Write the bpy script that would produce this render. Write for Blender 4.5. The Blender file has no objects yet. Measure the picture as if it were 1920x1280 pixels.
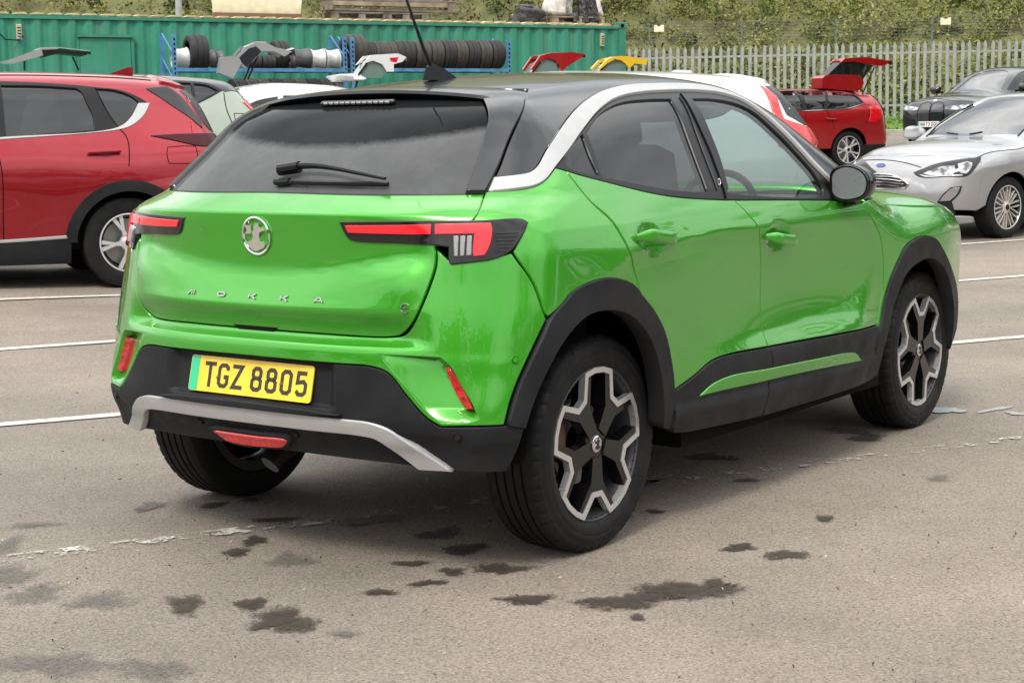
import bpy, bmesh, math, random
import numpy as np
from mathutils import Vector, Matrix
from mathutils.geometry import delaunay_2d_cdt
R = math.radians
random.seed(7); rng = np.random.default_rng(7)
scene = bpy.context.scene
COL = scene.collection

# ---------------------------------------------------------------- camera
cam_d = bpy.data.cameras.new('camera'); cam = bpy.data.objects.new('camera', cam_d); COL.objects.link(cam)
CAM = (-4.3299, -3.6436, 1.3342); YAW, PITCH, ROLL = 36.305, -7.333, -0.832
cam_d.sensor_width = 36.0; cam_d.lens = 3143.2/1920*36.0; cam_d.clip_end = 2000; cam_d.clip_start = .05
cam.matrix_world = (Matrix.Translation(CAM) @ Matrix.Rotation(R(YAW-90), 4, 'Z') @ Matrix.Rotation(R(90+PITCH), 4, 'X')
                    @ Matrix.Rotation(R(ROLL), 4, 'Z'))
scene.camera = cam

# ---------------------------------------------------------------- sky and sun: bright broken overcast
SUN_EL, SUN_AZ = 50, 196          # azimuth of the sun, degrees from +x towards +y
world = bpy.data.worlds.new('World'); scene.world = world; world.use_nodes = True
wn, wl = world.node_tree.nodes, world.node_tree.links
wn.clear()
sky = wn.new('ShaderNodeTexSky'); sky.sky_type = 'NISHITA'; sky.sun_disc = False
sky.sun_elevation = R(SUN_EL); sky.sun_rotation = R(90 - SUN_AZ); sky.air_density = 1.0; sky.dust_density = 2.0
tc = wn.new('ShaderNodeTexCoord'); mp = wn.new('ShaderNodeMapping'); mp.inputs['Scale'].default_value = (1.0, 1.0, 2.6)
nz = wn.new('ShaderNodeTexNoise'); nz.inputs['Scale'].default_value = 1.7; nz.inputs['Detail'].default_value = 6; nz.inputs['Roughness'].default_value = .55
cr = wn.new('ShaderNodeValToRGB'); cr.color_ramp.elements[0].position = .36; cr.color_ramp.elements[1].position = .70
cr.color_ramp.elements[0].color = (4.6, 4.8, 5.1, 1); cr.color_ramp.elements[1].color = (13.0, 12.8, 12.4, 1)
mx = wn.new('ShaderNodeMix'); mx.data_type = 'RGBA'; mx.inputs[0].default_value = .86
bg = wn.new('ShaderNodeBackground'); bg.inputs['Strength'].default_value = .15
wo = wn.new('ShaderNodeOutputWorld')
wl.new(tc.outputs['Generated'], mp.inputs['Vector']); wl.new(mp.outputs['Vector'], nz.inputs['Vector'])
wl.new(nz.outputs['Fac'], cr.inputs['Fac']); wl.new(sky.outputs['Color'], mx.inputs[6]); wl.new(cr.outputs['Color'], mx.inputs[7])
sx = wn.new('ShaderNodeSeparateXYZ'); wl.new(tc.outputs['Generated'], sx.inputs[0])       # overcast sky: three times brighter overhead than at the skyline
ov = wn.new('ShaderNodeMapRange'); ov.inputs['From Min'].default_value = 0; ov.inputs['From Max'].default_value = 1; ov.inputs['To Min'].default_value = .42; ov.inputs['To Max'].default_value = 1.40
wl.new(sx.outputs['Z'], ov.inputs['Value'])
mo = wn.new('ShaderNodeMix'); mo.data_type = 'RGBA'; mo.blend_type = 'MULTIPLY'; mo.inputs[0].default_value = 1.0
wl.new(mx.outputs[2], mo.inputs[6]); wl.new(ov.outputs['Result'], mo.inputs[7])
wl.new(mo.outputs[2], bg.inputs['Color']); wl.new(bg.outputs['Background'], wo.inputs['Surface'])
sun_d = bpy.data.lights.new('sun', 'SUN'); sun = bpy.data.objects.new('sun', sun_d); COL.objects.link(sun)
sun_d.energy = 1.5; sun_d.angle = R(14); sun_d.color = (1.0, .94, .83)
sun.location = (0, 0, 30)
sd = Vector((math.cos(R(SUN_EL))*math.cos(R(SUN_AZ)), math.cos(R(SUN_EL))*math.sin(R(SUN_AZ)), math.sin(R(SUN_EL))))
sun.rotation_euler = sd.to_track_quat('Z', 'Y').to_euler()
scene.view_settings.view_transform = 'Standard'; scene.view_settings.look = 'None'
scene.view_settings.exposure = 0.72; scene.view_settings.gamma = 1.0; scene.view_settings.use_curve_mapping = False

# ---------------------------------------------------------------- ground axes: D = metres ahead of the viewpoint, S = metres to the right of it
FX, FY = math.cos(R(YAW)), math.sin(R(YAW)); RX, RY = FY, -FX
def ground_h(D, S):
    D = np.asarray(D, float); S = np.asarray(S, float)
    h = .00104*np.clip(D - 9, 0, 36)**2
    l = np.clip(-S - 1.0, 0, 12)
    w = np.clip((D - 9)/4, 0, 1); w = w*w*(3 - 2*w)
    return h + w*.045*l*l/(l + .8)
def at(D, S, z=None):
    x, y = CAM[0] + D*FX + S*RX, CAM[1] + D*FY + S*RY
    return (x, y, float(ground_h(D, S)) if z is None else z)
ROW = R(YAW - 90 + 23.7)          # world direction of the painted bays: to the right and away
# ---------------------------------------------------------------- objects
def thing(name, label, cat, loc=(0, 0, 0), rotz=0, group=None):
    o = bpy.data.objects.new(name, None); COL.objects.link(o); o.empty_display_size = .2
    o.location = loc; o.rotation_euler = (0, 0, rotz); o['label'] = label; o['category'] = cat
    if group: o['group'] = group
    return o
def tag(o, label=None, cat=None, group=None, kind=None):
    if label: o['label'] = label
    if cat: o['category'] = cat
    if group: o['group'] = group
    if kind: o['kind'] = kind
    return o
def link(name, me, parent=None, loc=None, rot=None):
    o = bpy.data.objects.new(name, me); COL.objects.link(o)
    if parent: o.parent = parent
    if loc is not None: o.location = loc
    if rot is not None: o.rotation_euler = rot
    return o
def mesh(name, V, F, mat, parent=None, smooth=True, kind=None, loc=None, rot=None, angle=None):
    me = bpy.data.meshes.new(name); me.from_pydata([tuple(map(float, v)) for v in V], [], [tuple(map(int, f)) for f in F])
    if mat: me.materials.append(mat)
    if smooth:
        me.polygons.foreach_set('use_smooth', [True]*len(me.polygons))
        if angle: me.set_sharp_from_angle(angle=R(angle))
    me.update()
    o = link(name, me, parent, loc, rot)
    if kind: o['kind'] = kind
    return o
class MB:
    """collects plain shapes into one mesh"""
    def __init__(s): s.V = []; s.F = []
    def add(s, V, F):
        n = len(s.V); s.V += [tuple(v) for v in V]; s.F += [tuple(i + n for i in f) for f in F]; return s
    def box(s, c, d, rz=0, rx=0, ry=0, bev=0.0):
        a, b, e = d[0]/2, d[1]/2, d[2]/2
        m = Matrix.Translation(c) @ Matrix.Rotation(rz, 4, 'Z') @ Matrix.Rotation(ry, 4, 'Y') @ Matrix.Rotation(rx, 4, 'X')
        t = min(bev, a*.49, b*.49, e*.49)
        if t <= 0:
            V = [(x, y, z) for z in (-e, e) for y in (-b, b) for x in (-a, a)]
            F = [(0,2,3,1), (4,5,7,6), (0,1,5,4), (2,6,7,3), (0,4,6,2), (1,3,7,5)]
        else:
            V = []; F = []
            def ring(z, k):
                i = len(V); p, q = a - k, b - k
                V.extend([(-p+t, -q, z), (p-t, -q, z), (p, -q+t, z), (p, q-t, z), (p-t, q, z), (-p+t, q, z), (-p, q-t, z), (-p, -q+t, z)]); return i
            r = [ring(-e, t), ring(-e+t, 0), ring(e-t, 0), ring(e, t)]
            for u, w in zip(r, r[1:]):
                F += [(u+j, u+(j+1) % 8, w+(j+1) % 8, w+j) for j in range(8)]
            F += [tuple(r[0]+j for j in range(7, -1, -1)), tuple(r[3]+j for j in range(8))]
        return s.add([m @ Vector(v) for v in V], F)
    def tube(s, pts, r, n=8, cap=True):
        pts = [Vector(p) for p in pts]; rr = r if hasattr(r, '__len__') else [r]*len(pts)
        V = []; F = []; up = None
        for i, p in enumerate(pts):
            d = (pts[min(i+1, len(pts)-1)] - pts[max(i-1, 0)]).normalized()
            if up is None: up = Vector((0, 0, 1)) if abs(d.z) < .9 else Vector((1, 0, 0))
            u = (up - d*up.dot(d)).normalized(); w = d.cross(u); up = u
            V += [p + (u*math.cos(2*math.pi*k/n) + w*math.sin(2*math.pi*k/n))*rr[i] for k in range(n)]
        for i in range(len(pts)-1):
            F += [(i*n+k, i*n+(k+1) % n, (i+1)*n+(k+1) % n, (i+1)*n+k) for k in range(n)]
        if cap: F += [tuple(range(n-1, -1, -1)), tuple((len(pts)-1)*n+k for k in range(n))]
        return s.add(V, F)
    def lathe(s, prof, n=32, axis='y', c=(0, 0, 0), mod=None):
        """prof = (radius, along) pairs, revolved"""
        V = []; F = []; m = len(prof)
        for k in range(n):
            t = 2*math.pi*k/n; ct, st = math.cos(t), math.sin(t)
            for j, (r, h) in enumerate(prof):
                if mod: r = r + mod(j, k)
                V.append((c[0]+r*ct, c[1]+h, c[2]+r*st) if axis == 'y' else (c[0]+r*ct, c[1]+r*st, c[2]+h) if axis == 'z' else (c[0]+h, c[1]+r*ct, c[2]+r*st))
        for k in range(n):
            a, b = k*m, ((k+1) % n)*m
            F += [(a+j, b+j, b+j+1, a+j+1) if axis != 'y' else (a+j, a+j+1, b+j+1, b+j) for j in range(m-1)]
        return s.add(V, F)
    def prism(s, poly, z0, z1, xf=None):
        """polygon (counter-clockwise) in x,y pulled from z0 to z1; xf maps a point"""
        n = len(poly); V = [(p[0], p[1], z0) for p in poly] + [(p[0], p[1], z1) for p in poly]
        if xf: V = [xf(v) for v in V]
        F = [tuple(range(n-1, -1, -1)), tuple(range(n, 2*n))] + [(i, (i+1) % n, n+(i+1) % n, n+i) for i in range(n)]
        return s.add(V, F)
    def build(s, name, mat, parent=None, smooth=False, angle=35, **k):
        return mesh(name, s.V, s.F, mat, parent, smooth, angle=angle if smooth else None, **k)

# ---------------------------------------------------------------- materials
def mat(name, col, rough=.5, metal=0, coat=0, spec=.5, build=None, coat_rough=.03):
    m = bpy.data.materials.new(name); m.use_nodes = True
    b = m.node_tree.nodes['Principled BSDF']
    b.inputs['Base Color'].default_value = (*col, 1); b.inputs['Roughness'].default_value = rough
    b.inputs['Metallic'].default_value = metal; b.inputs['Coat Weight'].default_value = coat
    b.inputs['Coat Roughness'].default_value = coat_rough; b.inputs['Specular IOR Level'].default_value = spec
    if build: build(m.node_tree, b)
    return m
def nnode(t, kind, **kw):
    n = t.nodes.new(kind)
    for k, v in kw.items():
        if k in n.inputs.keys(): n.inputs[k].default_value = v
        else: setattr(n, k, v)
    return n
def ramp(t, fac, stops):
    r = t.nodes.new('ShaderNodeValToRGB'); e = r.color_ramp.elements
    while len(e) < len(stops): e.new(.5)
    for q, (p, c) in zip(e, stops):
        q.position = p; q.color = (*c, 1) if len(c) == 3 else c
    t.links.new(fac, r.inputs['Fac']); return r.outputs['Color']
def objco(t): return nnode(t, 'ShaderNodeTexCoord').outputs['Object']
def noise(t, scale, detail=4, rough=.5, vec=None):
    n = nnode(t, 'ShaderNodeTexNoise', Scale=scale, Detail=detail, Roughness=rough)
    t.links.new(vec or objco(t), n.inputs['Vector']); return n.outputs['Fac']
def bumpn(t, b, h, strength=.2, dist=.01):
    n = nnode(t, 'ShaderNodeBump', Strength=strength, Distance=dist)
    t.links.new(h, n.inputs['Height']); t.links.new(n.outputs['Normal'], b.inputs['Normal'])
def mixc(t, fac, a, b, mode='MIX'):
    n = t.nodes.new('ShaderNodeMix'); n.data_type = 'RGBA'; n.blend_type = mode
    for sock, v in ((n.inputs[0], fac), (n.inputs[6], a), (n.inputs[7], b)):
        if isinstance(v, (int, float)): sock.default_value = v
        elif isinstance(v, tuple): sock.default_value = (*v, 1) if len(v) == 3 else v
        else: t.links.new(v, sock)
    return n.outputs[2]
def vary(lo, hi, scale=6, detail=5, rlo=None, rhi=None, bump_s=0, bump_scale=80, bump_d=.002):
    def f(t, b):
        n = noise(t, scale, detail)
        t.links.new(ramp(t, n, [(.3, lo), (.7, hi)]), b.inputs['Base Color'])
        if rlo is not None:
            t.links.new(ramp(t, noise(t, scale*2.3, 4), [(.35, (rlo,)*3), (.68, (rhi,)*3)]), b.inputs['Roughness'])
        if bump_s: bumpn(t, b, noise(t, bump_scale, 3), bump_s, bump_d)
    return f
def paint(name, col, rough=.32, metal=.25, grey_amt=.05, coat=.85):
    """lacquered car paint with faint road film"""
    def f(t, b):
        n = noise(t, 3.0, 6, .65)
        d = ramp(t, n, [(.45, (0, 0, 0)), (.8, (grey_amt,)*3)])
        t.links.new(mixc(t, d, col, (.30, .29, .27)), b.inputs['Base Color'])
        t.links.new(ramp(t, n, [(.4, (.025,)*3), (.85, (.09,)*3)]), b.inputs['Coat Roughness'])
    return mat(name, col, rough, metal, coat, .5, f)
def glass(name, tint, alpha, rough=.01, spots=0, ior=1.62, film=0):
    """tinted sheet: part see-through, the rest a dark mirror-like face"""
    m = bpy.data.materials.new(name); m.use_nodes = True; t = m.node_tree; t.nodes.clear()
    o = nnode(t, 'ShaderNodeOutputMaterial'); tr = nnode(t, 'ShaderNodeBsdfTransparent'); tr.inputs['Color'].default_value = (*tint, 1)
    df = nnode(t, 'ShaderNodeBsdfDiffuse'); df.inputs['Color'].default_value = (.012, .013, .014, 1)
    m1 = nnode(t, 'ShaderNodeMixShader'); m1.inputs[0].default_value = alpha
    t.links.new(df.outputs[0], m1.inputs[1]); t.links.new(tr.outputs[0], m1.inputs[2])
    gl = nnode(t, 'ShaderNodeBsdfGlossy'); gl.inputs['Roughness'].default_value = rough; gl.inputs['Color'].default_value = (1, 1, 1, 1)
    lw = nnode(t, 'ShaderNodeLayerWeight', Blend=.5); pw = nnode(t, 'ShaderNodeMath', operation='POWER'); t.links.new(lw.outputs['Facing'], pw.inputs[0]); pw.inputs[1].default_value = 5
    f0 = ((ior-1)/(ior+1))**2; fr = nnode(t, 'ShaderNodeMath', operation='MULTIPLY_ADD'); t.links.new(pw.outputs[0], fr.inputs[0]); fr.inputs[1].default_value = (1 - f0)*min(1, .35 + f0*8); fr.inputs[2].default_value = f0
    m2 = nnode(t, 'ShaderNodeMixShader')
    t.links.new(fr.outputs[0], m2.inputs[0]); t.links.new(m1.outputs[0], m2.inputs[1]); t.links.new(gl.outputs[0], m2.inputs[2])
    if film:      # diffuse grey layer on the lower part of the sheet, below a sagging edge (object coordinates)
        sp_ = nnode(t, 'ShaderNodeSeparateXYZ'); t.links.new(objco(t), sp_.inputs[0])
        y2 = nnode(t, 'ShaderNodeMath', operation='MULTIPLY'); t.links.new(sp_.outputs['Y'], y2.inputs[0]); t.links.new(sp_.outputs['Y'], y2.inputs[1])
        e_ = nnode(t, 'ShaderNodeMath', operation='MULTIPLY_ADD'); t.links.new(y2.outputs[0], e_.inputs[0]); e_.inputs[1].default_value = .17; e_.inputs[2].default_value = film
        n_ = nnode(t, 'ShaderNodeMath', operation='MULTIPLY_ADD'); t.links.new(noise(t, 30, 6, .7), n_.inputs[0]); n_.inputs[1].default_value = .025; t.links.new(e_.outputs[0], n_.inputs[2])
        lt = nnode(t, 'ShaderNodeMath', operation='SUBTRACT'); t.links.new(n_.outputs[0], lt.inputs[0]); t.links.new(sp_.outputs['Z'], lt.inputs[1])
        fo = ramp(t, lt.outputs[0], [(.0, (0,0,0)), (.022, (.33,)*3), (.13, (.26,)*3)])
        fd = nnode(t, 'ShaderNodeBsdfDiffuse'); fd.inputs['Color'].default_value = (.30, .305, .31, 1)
        m4 = nnode(t, 'ShaderNodeMixShader'); grey_amt = mixc(t, 1.0, fo, ramp(t, noise(t, 5, 6, .7), [(.3, (.75,)*3), (.7, (1.15,)*3)]), 'MULTIPLY')
        t.links.new(grey_amt, m4.inputs[0]); t.links.new(m2.outputs[0], m4.inputs[1]); t.links.new(fd.outputs[0], m4.inputs[2]); m2 = m4
    if spots:
        v = nnode(t, 'ShaderNodeTexVoronoi', Scale=55.0); t.links.new(objco(t), v.inputs['Vector'])
        big = noise(t, 4, 3)
        mm = nnode(t, 'ShaderNodeMath', operation='LESS_THAN'); t.links.new(v.outputs['Distance'], mm.inputs[0]); mm.inputs[1].default_value = .16
        m3 = nnode(t, 'ShaderNodeMath', operation='MULTIPLY'); t.links.new(mm.outputs[0], m3.inputs[0]); t.links.new(ramp(t, big, [(.5, (0,0,0)), (.62, (1,1,1))]), m3.inputs[1])
        bu = nnode(t, 'ShaderNodeBump', Strength=spots, Distance=.003); t.links.new(m3.outputs[0], bu.inputs['Height'])
        t.links.new(bu.outputs['Normal'], gl.inputs['Normal'])
    t.links.new(m2.outputs[0], o.inputs['Surface']); return m

M = {}
M['rubber'] = mat('tyre rubber', (.010, .010, .011), .62, spec=.22, build=vary((.007,.007,.008), (.015,.015,.015), 9, 5, .5, .75, .25, 220, .001))
M['black_plastic'] = mat('grained black plastic', (.028, .029, .032), .55, spec=.16, build=vary((.011,.0115,.013), (.020,.021,.023), 5, 5, .42, .62, .3, 420, .0006))
M['satin_black'] = mat('satin black trim', (.006, .006, .0065), .34, spec=.3)
M['gloss_black'] = mat('gloss black paint', (.004, .004, .005), .22, 0, .55, .35, build=lambda t, b: t.links.new(ramp(t, noise(t, 4, 6), [(.4, (.02,)*3), (.8, (.10,)*3)]), b.inputs['Coat Roughness']))
M['void'] = mat('matt black lining', (.006, .006, .006), .9, spec=.1)
M['silver'] = mat('satin silver trim', (.40, .40, .40), .36, .35, build=vary((.40,.40,.40), (.44,.44,.435), 14, 5, .30, .44))
M['machined'] = mat('machined alloy face', (.62, .62, .62), .28, .6, build=vary((.56,.56,.56), (.66,.66,.66), 8, 4, .24, .36))
M['rim_black'] = mat('gloss black alloy', (.005, .005, .006), .25, 0, .35, spec=.3)
M['rim_grey'] = mat('dusty alloy barrel', (.20, .20, .22), .5, .4)
M['rim_barrel'] = mat('dark alloy barrel', (.045, .045, .05), .45, .3)
M['exhaust'] = mat('sooty exhaust steel', (.07, .07, .075), .35, .8)
M['dull_chrome'] = mat('dulled chrome letter', (.42, .44, .42), .2, 1)
M['chrome'] = mat('chrome', (.75, .75, .76), .08, 1)
M['steel'] = mat('brake disc steel', (.30, .29, .28), .4, .8)
M['rust'] = mat('rusty brake part', (.16, .09, .06), .8)
def lens(c0, c1, c2):
    def f(t, b):
        w = nnode(t, 'ShaderNodeTexVoronoi', Scale=42.0, Randomness=.25); t.links.new(objco(t), w.inputs['Vector'])
        n = noise(t, 14, 3)
        c = ramp(t, w.outputs['Distance'], [(.0, c2), (.35, c1), (.8, c0)]); t.links.new(mixc(t, ramp(t, n, [(.35, (0,0,0)), (.7, (.7,.7,.7))]), c, c0), b.inputs['Base Color'])
        bumpn(t, b, w.outputs['Distance'], .25, .004)
    return f
M['red_lens'] = mat('red lamp lens', (.5, .006, .012), .18, 0, 1, build=lens((.38,.002,.006), (.66,.006,.014), (.85,.03,.04)))
M['red_bar'] = mat('red light guide', (.74, .005, .016), .25, 0, 1)
M['dark_lens'] = mat('smoked lamp lens', (.010, .008, .008), .12, 0, .5, spec=.3)
M['clear_lens'] = mat('clear ribbed lens', (.30, .29, .29), .2, .5, 1)
M['glass_dark'] = glass('privacy glass', (.34, .36, .36), .42, .012, .25)
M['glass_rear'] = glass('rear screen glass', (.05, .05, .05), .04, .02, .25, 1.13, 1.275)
M['glass_screen'] = glass('windscreen glass', (.74, .84, .81), .9, .012, 0, 2.5)
M['glass_clear'] = glass('lightly green glass', (.60, .73, .69), .86, .008, .0)
M['seat'] = mat('dark grey seat cloth', (.035, .035, .038), .9)
M['cabin'] = mat('grey cabin plastic', (.05, .05, .052), .7)
M['mirror'] = mat('rain-spotted mirror glass', (.42, .43, .45), .32, 1, build=lambda t, b: bumpn(t, b, noise(t, 220, 3), .3, .004))
M['black_flat'] = mat('black print', (.035, .028, .025), .5)
M['white_plain'] = mat('white plate plastic', (.78, .78, .76), .4)
# ================================================================ the place: tarmac, bank, verge, fence, container
def asphalt(t, b):
    g = nnode(t, 'ShaderNodeNewGeometry').outputs['Position']
    def vn(scale, detail=4, rough=.6): return noise(t, scale, detail, rough, g)
    base = ramp(t, vn(.9, 7, .65), [(.30, (.205,.177,.149)), (.55, (.268,.233,.198)), (.78, (.318,.276,.235))])
    v = nnode(t, 'ShaderNodeTexVoronoi', Scale=150.0); t.links.new(g, v.inputs['Vector'])
    sp = ramp(t, v.outputs['Color'], [(.0, (.50,.49,.47)), (.30, (.86,.86,.85)), (.62, (1.04,1.03,1.02)), (.90, (1.16,1.14,1.10)), (.985, (1.65,1.6,1.5))])
    c = mixc(t, 1.0, base, sp, 'MULTIPLY')
    pit = ramp(t, vn(95, 5, .75), [(.36, (.42,.40,.37)), (.50, (1,1,1))]); c = mixc(t, .8, c, pit, 'MULTIPLY')
    big = ramp(t, vn(.16, 3), [(.34, (.76,.77,.79)), (.66, (1.10,1.08,1.05))]); c = mixc(t, 1.0, c, big, 'MULTIPLY')
    fleck = ramp(t, vn(13, 3, .5), [(.70, (0,0,0)), (.76, (.5,.5,.5))]); c = mixc(t, fleck, c, (.10,.085,.07))
    t.links.new(c, b.inputs['Base Color'])
    b.inputs['Specular IOR Level'].default_value = .35
    n1 = vn(110, 6, .8); m = nnode(t, 'ShaderNodeMath', operation='ADD'); t.links.new(n1, m.inputs[0])
    m2 = nnode(t, 'ShaderNodeMath', operation='MULTIPLY'); t.links.new(v.outputs['Distance'], m2.inputs[0]); m2.inputs[1].default_value = .6
    t.links.new(m2.outputs[0], m.inputs[1]); bumpn(t, b, m.outputs[0], .7, .005)
M['asphalt'] = mat('worn tan tarmac', (.19, .17, .15), .82, build=asphalt)
def grid_sheet(name, Ds, Ss, material, zoff=0, kind='structure', hfun=None):
    V = []; F = []; m = len(Ss)
    for d in Ds:
        for s_ in Ss:
            x, y, z = at(d, s_); V.append((x, y, (hfun(d, s_) if hfun else z) + zoff))
    for i in range(len(Ds)-1):
        for j in range(m-1): F.append((i*m+j, i*m+j+1, (i+1)*m+j+1, (i+1)*m+j))
    return mesh(name, V, F, material, None, True, kind)
grid_sheet('ground', [-300, -80, -30, -12, -4] + list(np.arange(0, 56, 1.0)) + [60, 80, 140, 300], [-300, -100, -50, -30] + list(np.arange(-20, 31, 1.0)) + [50, 100, 300], M['asphalt'])

# painted bay lines, worn away in places
def worn(lo, hi):
    def f(t, b):
        g = nnode(t, 'ShaderNodeNewGeometry').outputs['Position']
        n = noise(t, 9, 8, .75, g); n2 = noise(t, 70, 3, .7, g)
        a = nnode(t, 'ShaderNodeMath', operation='ADD'); t.links.new(n, a.inputs[0])
        k = nnode(t, 'ShaderNodeMath', operation='MULTIPLY'); t.links.new(n2, k.inputs[0]); k.inputs[1].default_value = .35; t.links.new(k.outputs[0], a.inputs[1])
        t.links.new(ramp(t, a.outputs[0], [(lo, (0,0,0)), (hi, (1,1,1))]), b.inputs['Alpha'])
        t.links.new(ramp(t, noise(t, 25, 4, .6, g), [(.3, (.36,.34,.30)), (.6, (.54,.52,.47))]), b.inputs['Base Color'])
    return f
M['line_paint'] = mat('white bay paint', (.6, .58, .54), .8, build=worn(.50, .62))
M['line_faded'] = mat('worn out bay paint', (.6, .58, .54), .8, build=worn(.70, .765))
def bay_line(px0, y0, px1, y1, width, m, label=None, ext=(0, 0)):
    """a strip between two ground points given as (D, S) pairs"""
    a = Vector(at(px0, y0)); c = Vector(at(px1, y1)); d = (c - a); L = d.length; d.normalize(); a = a - d*ext[0]; L += ext[0] + ext[1]; n = Vector((-d.y, d.x, 0))
    V = []; F = []; k = max(2, int(L/.5))
    for i in range(k+1):
        p = a + d*(L*i/k)
        for s_ in (-1, 1):
            q = p + n*(width/2*s_); dd = (q.x-CAM[0])*FX + (q.y-CAM[1])*FY; ss = (q.x-CAM[0])*RX + (q.y-CAM[1])*RY
            V.append((q.x, q.y, float(ground_h(dd, ss)) + .006))
    for i in range(k): F.append((2*i, 2*i+2, 2*i+3, 2*i+1))
    return mesh('bay_line', V, F, M[m], None, False, 'structure')

# scrub-covered bank behind everything
def bank_h(D, S):
    base = 1.32; t = np.clip((D - 46.5)/1.0, 0, 40)
    return base + .62*t - .006*t*t*0 + .35*math.sin(S*.35 + D*.2)*min(1, t/4) + .25*math.sin(S*.9 - D*.5)*min(1, t/4)
M['soil'] = mat('rough grassy soil', (.07, .075, .03), .95, build=vary((.08,.085,.028), (.15,.15,.055), 2.5, 8, bump_s=.6, bump_scale=8, bump_d=.15))
grid_sheet('bank', list(np.arange(46.0, 70, .8)) + [75, 90], list(np.arange(-30, 34, 1.2)), M['soil'], -.05, hfun=bank_h)
def leaf_mat(name):
    def f(t, b):
        a = nnode(t, 'ShaderNodeVertexColor'); a.layer_name = 'tone'
        t.links.new(a.outputs['Color'], b.inputs['Base Color']); b.inputs['Specular IOR Level'].default_value = .25
    m = mat(name, (.08, .1, .03), .7, build=f)
    return m
M['leaf'] = leaf_mat('scrub leaves')
def foliage(name, centres, radii, tones, per, size, kind='stuff', seed=1, squash=.75, parent=None):
    """leaf-sized quads spread through clumps; tones = base colour per clump"""
    r = np.random.default_rng(seed); n = len(centres); per = np.asarray(per if hasattr(per, '__len__') else [per]*n); idx = np.repeat(np.arange(n), per); N = len(idx)
    d = r.normal(size=(N, 3)); d /= np.linalg.norm(d, axis=1, keepdims=True); rad = radii[idx]*r.uniform(.25, 1.05, N)**.6
    lump = 1 + .3*np.sin(d[:, 0]*5 + idx)*np.sin(d[:, 2]*4 + idx*1.7)
    P = centres[idx] + d*(rad*lump)[:, None]*np.array([1, 1, squash])
    u = r.normal(size=(N, 3)); u /= np.linalg.norm(u, axis=1, keepdims=True); w = np.cross(u, r.normal(size=(N, 3))); w /= np.linalg.norm(w, axis=1, keepdims=True)
    sz = size*r.uniform(.5, 1.35, N)[:, None]
    V = np.stack([P - u*sz, P + w*sz*.42, P + u*sz, P - w*sz*.42], 1).reshape(-1, 3)
    me = bpy.data.meshes.new(name); me.vertices.add(4*N); me.vertices.foreach_set('co', V.ravel().astype(np.float32))
    me.loops.add(4*N); me.loops.foreach_set('vertex_index', np.arange(4*N, dtype=np.int32)); me.polygons.add(N)
    me.polygons.foreach_set('loop_start', np.arange(0, 4*N, 4, dtype=np.int32)); me.update(calc_edges=True)
    c = tones[idx]*r.uniform(.65, 1.4, (N, 1))*np.array([1, 1, 1]) + r.normal(0, .006, (N, 3)); c = np.clip(c, .008, .5)
    at_ = me.color_attributes.new('tone', 'FLOAT_COLOR', 'POINT'); col = np.ones((4*N, 4), np.float32); col[:, :3] = np.repeat(c, 4, 0)
    at_.data.foreach_set('color', col.ravel()); me.materials.append(M['leaf'])
    o = link(name, me, parent)
    if kind: o['kind'] = kind
    return o
_r = np.random.default_rng(3)
def scrub(name, n, drange, srange, pal, per, size, seed, rad=(.35, .95), lift=.2):
    r = np.random.default_rng(seed); D = r.uniform(*drange, n); S = r.uniform(*srange, n)
    rr = rad[0] + (rad[1] - rad[0])*r.uniform(0, 1, n)**2.2
    hump = .5 + .5*np.sin(S*1.25 + 2.0*np.sin(D*.55))*np.sin(D*.9 + 1.4*np.sin(S*.7))
    C = np.array([at(d, s_, bank_h(d, s_) + lift + .75*h_*h_ - .25) for d, s_, h_ in zip(D, S, hump)])
    wob = 1.5*hump - .75 + np.sin(S*.31 + D*.33)*.6; k = np.clip((r.normal(0, .55, n) + wob + 1.4)/2.8, 0, .999)
    pal = np.array(pal)*1.12; tones = pal[(k*len(pal)).astype(int)]
    return foliage(name, C, rr, tones, per, size, 'stuff', seed)
OLIVE = [(.028,.032,.012), (.070,.076,.022), (.135,.150,.035), (.165,.175,.045), (.120,.150,.035), (.200,.195,.070)]
BROWN = [(.050,.050,.018), (.085,.070,.028), (.120,.085,.040), (.110,.100,.032), (.080,.095,.026), (.150,.130,.050)]
scrub('bank_scrub', 1500, (46.6, 62), (1, 24), OLIVE, 120, .062, 11, (.25, 1.25))
scrub('bank_scrub', 1000, (46.6, 60), (-24, 3), BROWN + OLIVE, 115, .066, 12, (.25, 1.25))
scrub('bank_grass', 700, (46.3, 48.5), (-4, 24), [(.10,.12,.03), (.15,.17,.05), (.20,.20,.08)], 26, .12, 13, (.2, .45), .1)

# unseen trees and hedge, added to darken the reflections in the car paint
rt_ = np.random.default_rng(31); nt = 520; ang = rt_.uniform(R(100), R(338), nt); rad_ = rt_.uniform(24, 31, nt)
Ct = np.stack([CAM[0] + 2 + np.cos(ang + R(YAW))*rad_, CAM[1] + 2 + np.sin(ang + R(YAW))*rad_, rt_.uniform(.3, 1, nt)**1.6*(5.5 + 2.5*np.sin(ang*7)) + .6], 1)
foliage('added_hedge', Ct, rt_.uniform(.9, 2.0, nt), np.array([(.035,.05,.016), (.05,.065,.02), (.03,.04,.014)])[rt_.integers(0, 3, nt)], 60, .34, 'stuff', 32)
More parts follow.
